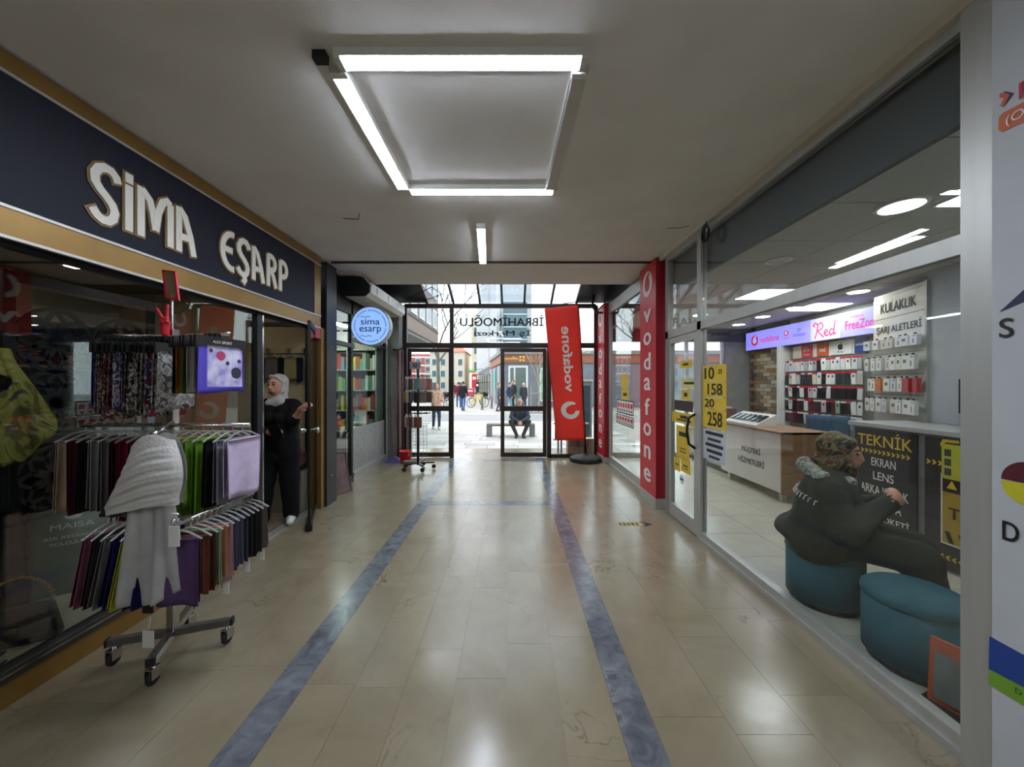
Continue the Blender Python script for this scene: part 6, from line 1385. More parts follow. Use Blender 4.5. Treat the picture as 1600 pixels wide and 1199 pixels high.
def standing(name_label, loc, rz, height, mats, group, res=0.024, stride=0.12, arms=((0.02, -0.04), (0.02, -0.04)), bulk=1.0, head_yaw=0.0, bag=None, lean=0.0):
    """a walker or stander; mats = skin, top, trousers, shoes, hair"""
    s = height/1.74; r = thing('person', name_label, 'person', loc, rz, group); V3 = lambda x, y, z: Vector((x*s, y*s, z*s))
    P = []
    for sx, st in ((-1, stride), (1, -stride)):
        an = V3(0.09*sx, st*1.0+0.02, 0.085); kn = V3(0.095*sx, st*0.35-0.03, 0.50); hp = V3(0.085*sx, 0, 0.92)
        P += limb(hp, kn, an, 0.088*s*bulk, 0.062*s, 0.048*s, BOT, BOT)+foot(an, 0, s)
    lf = lean
    P += [('c', tuple(V3(-0.055, 0, 0.95)), tuple(V3(-0.075, -lf, 1.33)), 0.115*s*bulk, 0.115*s*bulk, TOP), ('c', tuple(V3(0.055, 0, 0.95)), tuple(V3(0.075, -lf, 1.33)), 0.115*s*bulk, 0.115*s*bulk, TOP), ('c', tuple(V3(-0.16, -lf, 1.41)), tuple(V3(0.16, -lf, 1.41)), 0.068*s*bulk, 0.068*s*bulk, TOP), ('c', tuple(V3(-0.05, 0, 0.86)), tuple(V3(0.05, 0, 0.86)), 0.125*s*bulk, 0.125*s*bulk, TOP)]
    for sx, (ex, wy) in zip((-1, 1), arms):
        sh_ = V3(0.19*sx, -lf, 1.40); el = V3((0.235+ex)*sx, 0.03-lf*0.5, 1.12); wr_ = V3((0.22+ex)*sx, wy-lf*0.5, 0.90 if wy > -0.15 else 1.05)
        P += limb(sh_, el, wr_, 0.062*s*bulk, 0.050*s, 0.040*s, TOP, TOP)+hand_prims(wr_, (0, -0.15 if wy > -0.15 else -1, -1 if wy > -0.15 else 0.1), (sx, 0, 0.2), s*0.95, 0.45, -sx)
    P += [('c', tuple(V3(0, -lf, 1.42)), tuple(V3(0, -lf-0.01, 1.52)), 0.058*s, 0.052*s, SKIN)]+head_prims(V3(0, -lf-0.02, 1.625), head_yaw, s)
    sdf_object('body', P, mats, res, 0.03, r)
    face_bits(r, V3(0, -lf-0.02, 1.625), head_yaw, s)
    return r
skin2 = mat('skin_fair', '#c79a82', 0.55, var=0.05)
def pm(nm, c, rough=0.85): return mat('wear_'+nm, c, rough, var=0.12, scale=12, bump=0.2, bscale=80, spec=0.25)
M_hairb = mat('dark_hair', '#1d1613', 0.6, var=0.2, scale=40); M_hairg = mat('grey_hair', '#8a8680', 0.7, var=0.2, scale=40); M_shoe = mat('dark_shoe', '#1d1b1b', 0.5); M_shoew = mat('white_shoe', '#cfcfcd', 0.55)

# --- shop woman in the doorway
W0 = Vector((-2.52, 4.0, 0.0)); wm = thing('person', 'smiling woman in a pale headscarf and black outfit at the scarf shop door', 'person', tuple(W0))
blackw = pm('black_tunic', '#0d0d0f'); hyaw = math.radians(-4); hc = Vector((-0.03, 0.0, 1.475))
P = []
an1, an2 = Vector((0.145, -0.02, 0.10)), Vector((-0.12, -0.10, 0.09))
P += limb((0.085, 0.02, 0.86), (0.12, -0.01, 0.47), an1, 0.115, 0.095, 0.075, BOT, BOT)+limb((-0.085, 0.02, 0.86), (-0.115, -0.05, 0.47), an2, 0.115, 0.095, 0.075, BOT, BOT)
P += foot(an1, math.radians(25), 0.95)+foot(an2, math.radians(-10), 0.95)
P += [('c', (-0.06, 0.02, 0.82), (-0.07, 0.02, 1.20), 0.130, 0.110, TOP), ('c', (0.06, 0.02, 0.82), (0.07, 0.02, 1.20), 0.130, 0.110, TOP), ('c', (-0.13, 0.02, 1.275), (0.13, 0.02, 1.275), 0.062, 0.062, TOP), ('c', (-0.08, 0.03, 0.72), (0.08, 0.03, 0.72), 0.13, 0.13, TOP), ('e', (-0.055, -0.075, 1.13), (0.06, 0.06, 0.065), TOP), ('e', (0.055, -0.075, 1.13), (0.06, 0.06, 0.065), TOP)]
sh1, el1, wr1 = Vector((0.165, 0.02, 1.265)), Vector((0.215, -0.10, 1.10)), Vector((0.335, -0.175, 1.235))     # arm raised to the door edge
P += [('c', tuple(sh1), tuple(el1), 0.062, 0.055, TOP), ('c', tuple(el1), tuple(el1.lerp(wr1, 0.25)), 0.055, 0.046, TOP), ('c', tuple(el1.lerp(wr1, 0.2)), tuple(wr1), 0.036, 0.026, SKIN)]
P += hand_prims(wr1, (0.75, -0.3, 0.5), (0.2, -0.6, 0.8), 0.9, 0.55, 1)
sh2, el2, wr2 = Vector((-0.165, 0.02, 1.265)), Vector((-0.20, -0.04, 0.99)), Vector((0.02, -0.19, 1.00))
P += [('c', tuple(sh2), tuple(el2), 0.062, 0.058, TOP), ('c', tuple(el2), tuple(el2.lerp(wr2, 0.85)), 0.056, 0.045, TOP), ('c', tuple(el2.lerp(wr2, 0.8)), tuple(wr2), 0.030, 0.026, SKIN)]
P += hand_prims(wr2, (1, -0.15, -0.05), (0.0, -1, 0.15), 0.9, 0.75, -1)
P += [('c', (0, 0.02, 1.28), (-0.01, 0.01, 1.39), 0.056, 0.050, SKIN)]+head_prims(hc, hyaw, 0.95, hair=False)
sdf_object('body', P, [M_skin, blackw, pm('black_trousers', '#0b0b0d'), M_shoew, M_hairb], 0.0075, 0.02, wm, wrinkle=lambda X, Y, Z, g: np.where((g == TOP) | (g == BOT), 0.004*np.sin(30*Z+9*X)*np.sin(14*X+7*Y), 0))
face_bits(wm, hc, hyaw, 0.95)
b = MB(); R_h = Matrix.Rotation(hyaw, 3, 'Z')
tp = [hc+R_h @ Vector((x, -0.094, z))*0.95 for x, z in ((-0.018, -0.0575), (0.0, -0.062), (0.018, -0.0575))]; b.tube(tp, 0.0035, 6); b.build('teeth', M_whitep, wm, world=False)
q = lambda x, y, z: tuple(hc+R_h @ Vector((x, y, z))*0.97); Rn = np.array(R_h)
HP = [('e', q(0, 0.050, 0.025), (0.092, 0.092, 0.108), 0, Rn), ('c', q(-0.076, 0.005, 0.03), q(-0.070, -0.005, -0.07), 0.022, 0.022, 0), ('c', q(0.076, 0.005, 0.03), q(0.070, -0.005, -0.07), 0.022, 0.022, 0), ('c', q(-0.070, -0.005, -0.07), q(0, -0.022, -0.150), 0.022, 0.022, 0), ('c', q(0.070, -0.005, -0.07), q(0, -0.022, -0.150), 0.022, 0.022, 0), ('c', q(-0.074, 0.005, 0.05), q(-0.03, -0.040, 0.098), 0.020, 0.018, 0), ('c', q(0.074, 0.005, 0.05), q(0.03, -0.040, 0.098), 0.020, 0.018, 0), ('c', q(-0.03, -0.040, 0.098), q(0.03, -0.040, 0.098), 0.018, 0.018, 0),
      ('c', q(-0.03, 0.03, -0.13), q(0.03, 0.03, -0.13), 0.068, 0.068, 0), ('c', q(-0.05, -0.01, -0.19), q(0.06, -0.01, -0.19), 0.055, 0.055, 0), ('c', q(0.03, 0.07, -0.05), q(0.03, 0.06, -0.17), 0.05, 0.05, 0)]
sdf_object('headscarf', HP, [pm('pale_grey_scarf', '#b5b2ac')], 0.006, 0.016, wm, wrinkle=lambda X, Y, Z, g: 0.0035*np.sin(55*Z+25*X))
MB().obox(Vector((0.115, -0.235, 1.0)), (0.055, 0, 0.02), (0, 0.005, 0), (-0.03, 0, 0.075)).build('phone', M_black, wm, world=False, bevel=0.004)
MB().tube([(-0.02, -0.165+0.03*math.cos(a), 1.0+0.03*math.sin(a)) for a in np.linspace(0, 2*math.pi, 14)], 0.006, 6).build('wristwatch', M_whitep, wm, world=False)

# --- seated woman in the phone shop, facing right (+0.74,-0.67)
S0 = Vector((2.16, 2.56, 0.0)); fy = math.atan2(-0.67, 0.74)+math.pi/2     # rotation that turns -Y to the facing direction
sw = thing('person', 'older woman in a dark coat and flowered headscarf seated on a teal stool', 'person', tuple(S0), fy)
coat = pm('dark_olive_coat', '#33352f'); skirt = pm('dark_green_skirt', '#272a26')
P = [('c', (-0.09, 0.02, 0.46), (-0.08, -0.03, 0.76), 0.19, 0.165, TOP), ('c', (0.09, 0.02, 0.46), (0.08, -0.03, 0.76), 0.19, 0.165, TOP), ('c', (-0.14, -0.03, 0.83), (0.14, -0.03, 0.83), 0.095, 0.095, TOP), ('e', (0, 0.05, 0.48), (0.26, 0.23, 0.10), TOP),
     ('c', (-0.10, -0.02, 0.49), (-0.12, -0.44, 0.46), 0.125, 0.09, BOT), ('c', (0.10, -0.02, 0.49), (0.12, -0.44, 0.46), 0.125, 0.09, BOT), ('c', (-0.12, -0.44, 0.45), (-0.12, -0.50, 0.14), 0.092, 0.085, BOT), ('c', (0.12, -0.44, 0.45), (0.12, -0.50, 0.14), 0.092, 0.085, BOT), ('c', (0, -0.12, 0.47), (0, -0.40, 0.43), 0.10, 0.08, BOT), ('c', (0, -0.44, 0.40), (0, -0.49, 0.14), 0.08, 0.08, BOT)]
P += foot(Vector((-0.12, -0.50, 0.085)), 0, 0.95)+foot(Vector((0.12, -0.50, 0.085)), 0, 0.95)
for sx in (-1, 1):
    s1, e1, w1 = Vector((0.21*sx, -0.02, 0.81)), Vector((0.27*sx, -0.12, 0.58)), Vector((0.05*sx, -0.30, 0.74))
    P += [('c', tuple(s1), tuple(e1), 0.088, 0.078, TOP), ('c', tuple(e1), tuple(w1), 0.076, 0.055, TOP)]+hand_prims(w1, (-0.55*sx, -0.45, 0.45), (0.3*sx, -0.8, 0.4), 0.95, 0.6, -sx)
hc2 = Vector((0, -0.09, 1.035)); P += [('c', (0, -0.04, 0.86), (0, -0.08, 0.97), 0.07, 0.06, SKIN)]+head_prims(hc2, math.radians(-6), 0.97, hair=False, tilt=math.radians(6))
sw_body = sdf_object('body', P, [M_skin, coat, skirt, M_shoe, M_hairb], 0.010, 0.035, sw, wrinkle=lambda X, Y, Z, g: np.where((g == TOP) | (g == BOT), 0.007*np.sin(24*Z+10*X+4*Y)*np.sin(11*X+9*Y), 0))
face_bits(sw, hc2, math.radians(-6), 0.97, math.radians(6))
Rn2 = np.array(Matrix.Rotation(math.radians(-6), 3, 'Z')); q = lambda x, y, z: tuple(hc2+Matrix.Rotation(math.radians(-6), 3, 'Z') @ Vector((x, y, z)))
HP = [('e', q(0, 0.035, 0.025), (0.098, 0.108, 0.118), 0, Rn2), ('c', q(-0.074, -0.02, 0.04), q(-0.066, -0.035, -0.075), 0.026, 0.028, 0), ('c', q(0.074, -0.02, 0.04), q(0.066, -0.035, -0.075), 0.026, 0.028, 0), ('c', q(-0.066, -0.03, -0.075), q(0, -0.05, -0.13), 0.03, 0.032, 0), ('c', q(0.066, -0.03, -0.075), q(0, -0.05, -0.13), 0.03, 0.032, 0), ('c', q(-0.05, -0.05, 0.075), q(0.05, -0.05, 0.075), 0.028, 0.028, 0), ('c', q(-0.05, 0.04, -0.10), q(0.05, 0.04, -0.10), 0.075, 0.075, 0), ('c', q(0, 0.12, -0.06), q(0, 0.14, -0.17), 0.05, 0.03, 0)]
sdf_object('headscarf', HP, [print_mat('flowered_scarf', ['#16130f', '#6a6032', '#5a2320', '#8a7c4a', '#241a1c'], 11)], 0.009, 0.025, sw, wrinkle=lambda X, Y, Z, g: 0.004*np.sin(45*Z+20*X))
# pale collar scarf and stitched edge across the shoulders
HP = [('c', (-0.19, 0.00, 0.875), (0.0, 0.10, 0.925), 0.045, 0.05, 0), ('c', (0.0, 0.10, 0.925), (0.19, 0.00, 0.875), 0.05, 0.045, 0), ('c', (-0.19, 0.0, 0.875), (-0.12, -0.13, 0.86), 0.045, 0.04, 0), ('c', (0.19, 0.0, 0.875), (0.12, -0.13, 0.86), 0.045, 0.04, 0)]
sdf_object('shawl_collar', HP, [print_mat('collar_print', ['#55524c', '#8f8c84', '#a8a59c', '#6e6a62'], 26)], 0.012, 0.03, sw)
bv = np.empty(len(sw_body.data.vertices)*3, np.float32); sw_body.data.vertices.foreach_get('co', bv); bv = bv.reshape(-1, 3)
baz = np.arctan2(bv[:, 0], bv[:, 1]-0.0); brad = np.hypot(bv[:, 0], bv[:, 1]-0.0)
b = MB()
for k in range(24):
    t = -1+2*k/23; a = t*1.5; z0 = 0.80-0.05*abs(t)
    def surf(z_):
        sel = (np.abs(baz-a) < 0.09) & (np.abs(bv[:, 2]-z_) < 0.012); r_ = brad[sel].max() if sel.any() else 0.2
        return Vector((math.sin(a)*(r_+0.003), math.cos(a)*(r_+0.003), z_))
    p_ = surf(z0); q_ = surf(z0-0.028); tg = Vector((math.cos(a), -math.sin(a), 0))*0.013
    b.tube([p_, p_+tg*0.9, q_+tg*1.5], 0.0036, 5)
b.build('stitching', M_whitep, sw, world=False)

# --- man on the street bench
BN = Vector((0.0, 11.6, GZ)); bc = thing('street_bench', 'low grey street bench with block ends', 'bench', (-0.03, 11.6, GZ))
M_bench = mat('bench_concrete', '#77746f', 0.8, var=0.1, bump=0.2, bscale=60)
for x in (-0.68, 0.66): MB().box((x-0.08, -0.22, 0), (x+0.08, 0.22, 0.40)).build('end_block', M_bench, bc, world=False, bevel=0.01)
MB().box((-0.60, -0.21, 0.33), (0.58, 0.21, 0.39)).build('seat', mat('bench_wood', '#6a625a', 0.7, var=0.15), bc, world=False, bevel=0.006)
mn = thing('person', 'man in a blue grey jacket sitting on the street bench with clasped hands', 'person', (0.24, 11.6, GZ))
P = [('c', (-0.08, 0.06, 0.52), (-0.09, -0.12, 0.84), 0.135, 0.12, TOP), ('c', (0.08, 0.06, 0.52), (0.09, -0.12, 0.84), 0.135, 0.12, TOP), ('c', (-0.15, -0.13, 0.90), (0.15, -0.13, 0.90), 0.075, 0.075, TOP)]
for sx in (-1, 1):
    hp, kn, an = Vector((0.10*sx, 0.02, 0.49)), Vector((0.27*sx, -0.38, 0.49)), Vector((0.10*sx, -0.42, 0.09))
    P += limb(hp, kn, an, 0.095, 0.07, 0.052, BOT, BOT)+foot(an, math.radians(12*sx))
    s1, e1, w1 = Vector((0.20*sx, -0.13, 0.89)), Vector((0.27*sx, -0.22, 0.62)), Vector((0.05*sx, -0.40, 0.50))
    P += limb(s1, e1, w1, 0.068, 0.056, 0.042, TOP, TOP)+hand_prims(w1, (-0.4*sx, -0.5, -0.5), (0.5*sx, -0.8, 0.3), 1.0, 0.6, -sx)
hc3 = Vector((0, -0.20, 1.07)); P += [('c', (0, -0.14, 0.92), (0, -0.19, 1.02), 0.058, 0.054, SKIN)]+head_prims(hc3, math.radians(8), 0.98, tilt=math.radians(12))
sdf_object('body', P, [M_skin, pm('slate_jacket', '#3a4150'), pm('charcoal_trousers', '#33322f'), M_shoe, M_hairg], 0.013, 0.03, mn)
face_bits(mn, hc3, math.radians(8), 0.98, math.radians(12))
# --- passers-by
M_jeans = pm('blue_jeans', '#3c5a88'); M_djeans = pm('dark_jeans', '#2f3a52')
standing('man in a black jacket and blue jeans walking away up the street', (-2.98, 22.5, GZ), math.radians(170), 1.78, [M_skin, pm('black_jacket', '#1d1f24'), M_jeans, M_shoe, M_hairb], 'passers-by', head_yaw=0.2)
standing('man in a maroon jacket and jeans further up the street', (-3.75, 26, GZ), math.radians(200), 1.76, [M_skin, pm('maroon_jacket', '#6a2230'), M_jeans, M_shoe, M_hairb], 'passers-by')
standing('person in a grey coat half hidden behind the door frame', (-0.78, 22, GZ), math.radians(100), 1.70, [skin2, pm('grey_coat', '#5a5a62'), pm('grey_trousers', '#44434a'), M_shoe, mat('auburn_hair', '#6a4434', 0.6)], 'passers-by')
standing('person in a navy jacket walking past the bank front', (-0.18, 22.6, GZ), math.radians(60), 1.72, [skin2, pm('navy_jacket', '#2c3a54'), pm('pale_jeans', '#7d9aa8'), M_shoe, M_hairb], 'passers-by', lean=0.06)
standing('tall person in a black hooded coat in front of the bank door', (0.10, 23.5, GZ), math.radians(-60), 1.86, [skin2, pm('charcoal_coat', '#2a2c30'), pm('charcoal_trousers2', '#2c2c30'), M_shoe, M_hairb], 'passers-by', bulk=1.1)
standing('white haired person in a dark blue coat behind the seated man', (0.72, 22.8, GZ), math.radians(30), 1.68, [skin2, pm('dark_blue_coat', '#2b3340'), M_djeans, M_shoe, mat('white_hair', '#d8d2c4', 0.7)], 'passers-by', bulk=1.12)
standing('woman in a patterned peach top and jeans outside the open door leaf', (-2.72, 13.3, GZ), math.radians(20), 1.66, [skin2, print_mat('peach_print', ['#b9856a', '#cdb49a', '#a05a4a', '#d6c6b4'], 9), M_djeans, M_shoew, M_hairb], 'passers-by', arms=((0.0, -0.2), (0.0, -0.2)), res=0.018)
standing('small distant walker in red far up the street', (-5.6, 38, GZ), math.radians(160), 1.7, [skin2, pm('pink_red_top', '#b8405a'), M_djeans, M_shoe, M_hairb], 'passers-by', res=0.03)
standing('small distant walker in dark clothes far up the street', (-6.6, 42, GZ), math.radians(10), 1.74, [skin2, pm('dark_top', '#26242a'), M_djeans, M_shoe, M_hairb], 'passers-by', res=0.03)
# ------------------------------------------------------------------ street outside
st = MB().box((-60, 7.5, GZ-0.2), (60, 140, GZ-0.012)).build('street_ground', mat('paving_base', '#8f8d89', 0.85, var=0.1, scale=2)); tag(st, 'pale paved pedestrian street', kind='structure')
thr = MB().box((-2.6, 7.5, GZ-0.1), (2.2, 8.55, -0.004)).build('floor_threshold', M_floor); tag(thr, 'beige threshold step outside the entrance', kind='structure')
pv = [mat('paver_%d' % i, c, 0.8, var=0.06, objvar=0.08) for i, c in enumerate(('#b6b3ae', '#aeaca9', '#bbb8b3', '#a6a4a2'))]
pme = []
for m_ in pv:
    o = MB().box((-0.5, -0.5, 0), (0.5, 0.5, 0.02)).build('paver', m_, origin=(0, 0, 0)); pme.append(o.data); D.objects.remove(o)
rnd = random.Random(31)
y = 8.56; row = 0
while y < 15.8:
    hgt = 0.42; x = -3.6+(row % 2)*0.35-rnd.uniform(0, 0.3)
    while x < 2.9:
        wv = rnd.choice((0.55, 0.8, 0.8))
        o = D.objects.new('paver', rnd.choice(pme)); C.objects.link(o); o.parent = st; o.location = Vector((x+wv/2, y+hgt/2, GZ-0.016+rnd.uniform(0, 0.003)))-base_of(st); o.scale = (wv-0.014, hgt-0.014, 1); x += wv
    y += hgt; row += 1
rd_ = MB().box((-60, 15.9, GZ-0.05), (60, 19.6, GZ-0.004)).build('road_strip', mat('grey_setts', '#7d7d7f', 0.8, var=0.1, scale=6)); tag(rd_, 'darker grey strip of street across the paving', kind='structure')
# bank building on the corner: front facing us, side receding to the left
def pane_grid(b_parent, o, u, v, cols, rows, w_, h_, gx, gy, m_fr, m_gl):
    o, u, v = Vector(o), Vector(u).normalized(), Vector(v).normalized(); n = u.cross(v)
    for i in range(cols):
        for j in range(rows):
            c_ = o+u*(i*gx+w_/2)+v*(j*gy+h_/2)
            f = MB().obox(c_+n*0.02, u*w_/2, n*0.04, v*h_/2).build('window', m_fr, b_parent); MB().obox(c_+n*0.055, u*(w_/2-0.06), n*0.012, v*(h_/2-0.06)).build('pane', m_gl, f)
bk1 = thing('bank_building', 'grey stone bank building with a brown sign band across the street', 'building', (4, 28, GZ))
M_stone = mat('grey_stone', '#6d7078', 0.8, var=0.15, scale=3, bump=0.3, bscale=8); M_band = mat('brown_band', '#8a4e36', 0.5, var=0.06); M_glb = mat('blue_glass', '#3f5a66', 0.12, var=0.15, scale=0.6); M_whf = mat('white_frame', '#cfd2d4', 0.5); M_greenish = mat('dim_glass', '#5f6a66', 0.15, var=0.1)
BY = 26.0; BX = -0.63
XX, YY = Vector((1, 0, 0)), Vector((0, 1, 0))
def foot_prism(off, z0, z1): return MB().prism([(BX-off, BY-off), (24, BY-off), (24, 35), (BX-1.3-off, 35)], (0, 0, z0), XX, YY, z1-z0)
foot_prism(0, GZ, 2.95).build('wall', M_stone, bk1); foot_prism(0.12, 2.95, 3.55).build('sign_band', M_band, bk1); foot_prism(0.25, 3.55, 3.80).build('cornice', M_conc, bk1)
C0 = Vector((BX, BY, 0)); C1 = Vector((BX-1.3, 35.0, 0)); du = (C1-C0).normalized(); nu = Vector((-du.y, du.x, 0)); M_pale = mat('pale_render', '#b9babc', 0.7, var=0.05); M_pale2 = mat('pale_rib', '#c9cacc', 0.6)
for k in range(3): MB().obox(C0+du*(1.4+k*3.2)+UZ*1.2, du*0.22, nu*0.20, UZ*1.6).build('pilaster', M_pale, bk1)
for k in range(3): MB().obox(C0+du*(3.0+k*2.9)+UZ*1.25-nu*0.02, du*0.9, nu*0.06, UZ*1.2).build('shop_window', M_greenish, bk1)
MB().prism([(BX-1.25, 34.9), (BX-0.5, 29.5), (1.0, 29.5), (1.0, 34.9)], (0, 0, 3.8), XX, YY, 7.2).build('upper_wall', M_pale, bk1)
for k in range(6): c_ = Vector((BX-0.5, 29.5, 0)).lerp(Vector((BX-1.25, 34.9, 0)), k/5); MB().obox(c_+UZ*7.4, du*0.14, nu*0.14, UZ*3.6).build('rib', M_pale2, bk1)
MB().box((BX, BY+0.3, 3.8), (1.08, BY+7, 7.3)).build('glazed_bay', M_glb, bk1)
for k in range(3): MB().box((BX+0.02, BY+0.27, 4.6+0.9*k), (1.06, BY+0.30, 4.66+0.9*k)).build('floor_band', M_whf, bk1)
dgr = MB().box((-0.26, BY-0.08, GZ), (1.12, BY, 2.75)).build('doorway', M_whf, bk1); MB().box((-0.12, BY-0.10, GZ), (0.12, BY-0.07, 2.6)).build('pane', M_greenish, dgr); MB().box((0.24, BY-0.10, GZ), (0.98, BY-0.07, 2.62)).build('pane', M_greenish, dgr)
MB().box((1.95, BY-0.06, GZ+0.4), (3.2, BY, 2.6)).build('window', M_whf, bk1); MB().box((2.05, BY-0.08, GZ+0.5), (3.1, BY-0.05, 2.5)).build('pane', mat('green_poster_glass', '#6fae94', 0.3, var=0.3, scale=2), bk1)
# sign: golden diamond emblem with script, as seen
b = MB()
for a in range(4):
    ang = math.pi/4+math.pi/2*a; b.prism([(0.06, 0), (0.16, 0.10), (0.27, 0), (0.16, -0.10)], (0.70, BY-0.125, 3.25), (math.cos(ang), 0, math.sin(ang)), (-math.sin(ang), 0, math.cos(ang)), 0.01)
M_goldp = mat('gold_lettering', '#d9b45c', 0.4, metal=0.4); b.build('emblem', M_goldp, bk1)
b = MB(); rnd = random.Random(2)
for k in range(9):
    x = -0.50+0.105*k; hh = rnd.choice((0.10, 0.10, 0.2)); b.ribbon([(x, -0.08), (x+0.02, -0.08+hh), (x+0.07, -0.06+hh*0.8), (x+0.06, -0.07)], 0.016, (0, BY-0.125, 3.25), XR, UZ, 0.01)
b.build('gold_script', M_goldp, bk1)
# pale ribbed building farther along the receding side
R0 = Vector((-2.0, 35.4, 0)); R1 = Vector((-5.5, 60.0, 0)); dr_ = (R1-R0).normalized(); nr2 = Vector((-dr_.y, dr_.x, 0)); Lr = (R1-R0).length; mr_ = R0.lerp(R1, 0.5)-nr2*2.0
sb_ = thing('ribbed_building', 'pale tall building with vertical ribs receding along the street', 'building', (mr_.x, mr_.y, GZ))
MB().obox(mr_+UZ*8.4, dr_*Lr/2, nr2*1.95, UZ*5.2).build('upper_wall', M_pale, sb_); MB().obox(mr_+UZ*1.5, dr_*Lr/2, nr2*1.9, UZ*1.68).build('lower_wall', M_stone, sb_)
for k in range(14): MB().obox(R0+dr_*(0.5+k*Lr/14)+UZ*8.4+nr2*0.10, dr_*0.16, nr2*0.2, UZ*5.2).build('rib', M_pale2, sb_)
for k in range(6): MB().obox(R0+dr_*(2.2+k*4.0)+UZ*1.25-nr2*0.02, dr_*1.3, nr2*0.1, UZ*1.2).build('shop_window', M_greenish, sb_)
tl = MB().grid(lambda u, v: tuple(C0+du*(1.9+0.55*u)+nu*(0.35+0.05*math.sin(9*u))+UZ*(2.5-1.75*v*(1-0.5*u))), 8, 8)
tlo = tl.build('hanging_cloth', mat('teal_cloth', '#2fa890', 0.8)); tlo.modifiers.new('t', 'SOLIDIFY').thickness = 0.02; tag(tlo, 'teal cloth hanging at the bank corner', 'cloth')
# shops farther up the street on both sides
rnd = random.Random(41)
far = [('far_building', 'cream far building with awnings up the street on the right', (-11.2, 64, 0), (6, 10, 7.0), '#c9c0b0', 4, 3), ('far_building', 'narrow pale yellow building beyond the ribbed one', (-5.2, 62, 0), (3.2, 9, 13), '#cfc5a8', 2, 4), ('far_building', 'brick red and white far building seen through the open door leaf', (-21.0, 72, 0), (11, 8, 7.2), '#a8564a', 6, 4), ('far_building', 'white far building behind the phone case stand', (-34, 80, 0), (12, 8, 12), '#c4c8ca', 5, 4)]
for nm, lab, (x, y, z), (sx, sy, sz), col, nc, nr in far:
    t_ = thing(nm, lab, 'building', (x, y+sy/2, GZ), group='far buildings')
    MB().box((x-sx/2, y, GZ), (x+sx/2, y+sy, sz)).build('wall', mat('facade_'+col, col, 0.8, var=0.06), t_)
    gx = sx/nc; gy = sz/(nr+0.5)
    for i in range(nc):
        for j in range(nr):
            f = MB().box((x-sx/2+gx*(i+0.22), y-0.06, 0.6+gy*j), (x-sx/2+gx*(i+0.78), y, 0.6+gy*(j+0.62))).build('window', M_whf, t_)
            MB().box((x-sx/2+gx*(i+0.27), y-0.09, 0.68+gy*j), (x-sx/2+gx*(i+0.73), y-0.05, 0.6+gy*(j+0.56))).build('pane', M_glb, f)
    if 'brick' in lab:
        for j in range(nr): MB().box((x-sx/2, y-0.05, 0.6+gy*(j+0.68)), (x+sx/2, y-0.01, 0.6+gy*(j+0.86))).build('white_band', M_whf, t_)
    if 'cream' in lab:
        MB().add([(x-sx/2-0.3, y-0.3, sz), (x+sx/2+0.3, y-0.3, sz), (x+sx/2+0.3, y+sy, sz), (x-sx/2-0.3, y+sy, sz), (x-sx/4, y+sy/2, sz+1.6), (x+sx/4, y+sy/2, sz+1.6)], [(0,1,5,4),(1,2,5),(2,3,4,5),(3,0,4),(0,3,2,1)]).build('roof', mat('terracotta_roof', '#a85a40', 0.8, var=0.15), t_)
# street signs and hung wares
for i, (px, py, w_, h_, Y, c, lab) in enumerate(((741, 596, 0.55, 1.5, 40, '#c8202c', 'tall red shop banner up the street'), (737, 580, 0.8, 0.45, 44, '#6aa03a', 'green shop sign up the street'), (746, 606, 0.35, 1.1, 38, '#1f1c20', 'dark coat hanging outside a shop up the street'), (735, 614, 0.9, 0.9, 41, '#c2485a', 'pink wares stacked outside a shop up the street'))):
    p_ = at(px, py, Y); tt = thing('street_sign', lab, 'sign', (p_.x, p_.y, p_.z-h_/2))
    MB().box((p_.x-w_/2, p_.y-0.04, p_.z-h_/2), (p_.x+w_/2, p_.y+0.04, p_.z+h_/2)).build('board', mat('street_col_%d' % i, c, 0.6, var=0.15, scale=4), tt, bevel=0.03)
    MB().tube([(p_.x+w_/2, p_.y, p_.z+h_/2-0.1), (p_.x+w_/2+0.9, p_.y+0.3, p_.z+h_/2)], 0.025, 5).build('bracket', M_black, tt); MB().box((p_.x-w_*0.3, p_.y-0.05, p_.z+h_*0.1), (p_.x+w_*0.3, p_.y-0.04, p_.z+h_*0.3)).build('print_patch', M_whitep, tt)
# upper storey of the neighbouring building at the left, brown tiles and white windows
nb = thing('neighbour_building', 'brown tiled upper storey with white windows outside at the left', 'building', (-4.7, 11.7, GZ))
M_tilew = mat('brown_tile_facade', '#7d6a60', 0.6, var=0.12, scale=6)
MB().box((-6.5, 8.4, 3.08), (-3.0, 15.0, 8.5)).build('wall', M_tilew, nb); MB().box((-6.4, 8.5, 2.98), (-3.05, 14.95, 3.08)).build('soffit', M_conc, nb); MB().box((-6.4, 8.6, GZ), (-4.2, 14.9, 2.98)).build('ground_floor', M_conc, nb)
for k in range(6): MB().box((-3.0, 8.4, 3.5+0.75*k), (-2.975, 15.0, 3.56+0.75*k)).build('course', mat('dark_brown_course', '#4b3b35', 0.6), nb)
for j in range(2):
    for i in range(6):
        f = MB().box((-3.0, 8.9+i*1.0, 3.62+1.15*j), (-2.965, 9.6+i*1.0, 4.32+1.15*j)).build('window', M_whf, nb); MB().box((-2.972, 8.97+i*1.0, 3.69+1.15*j), (-2.96, 9.53+i*1.0, 4.25+1.15*j)).build('pane', mat('pale_pane', '#b4bcc4', 0.2), f)
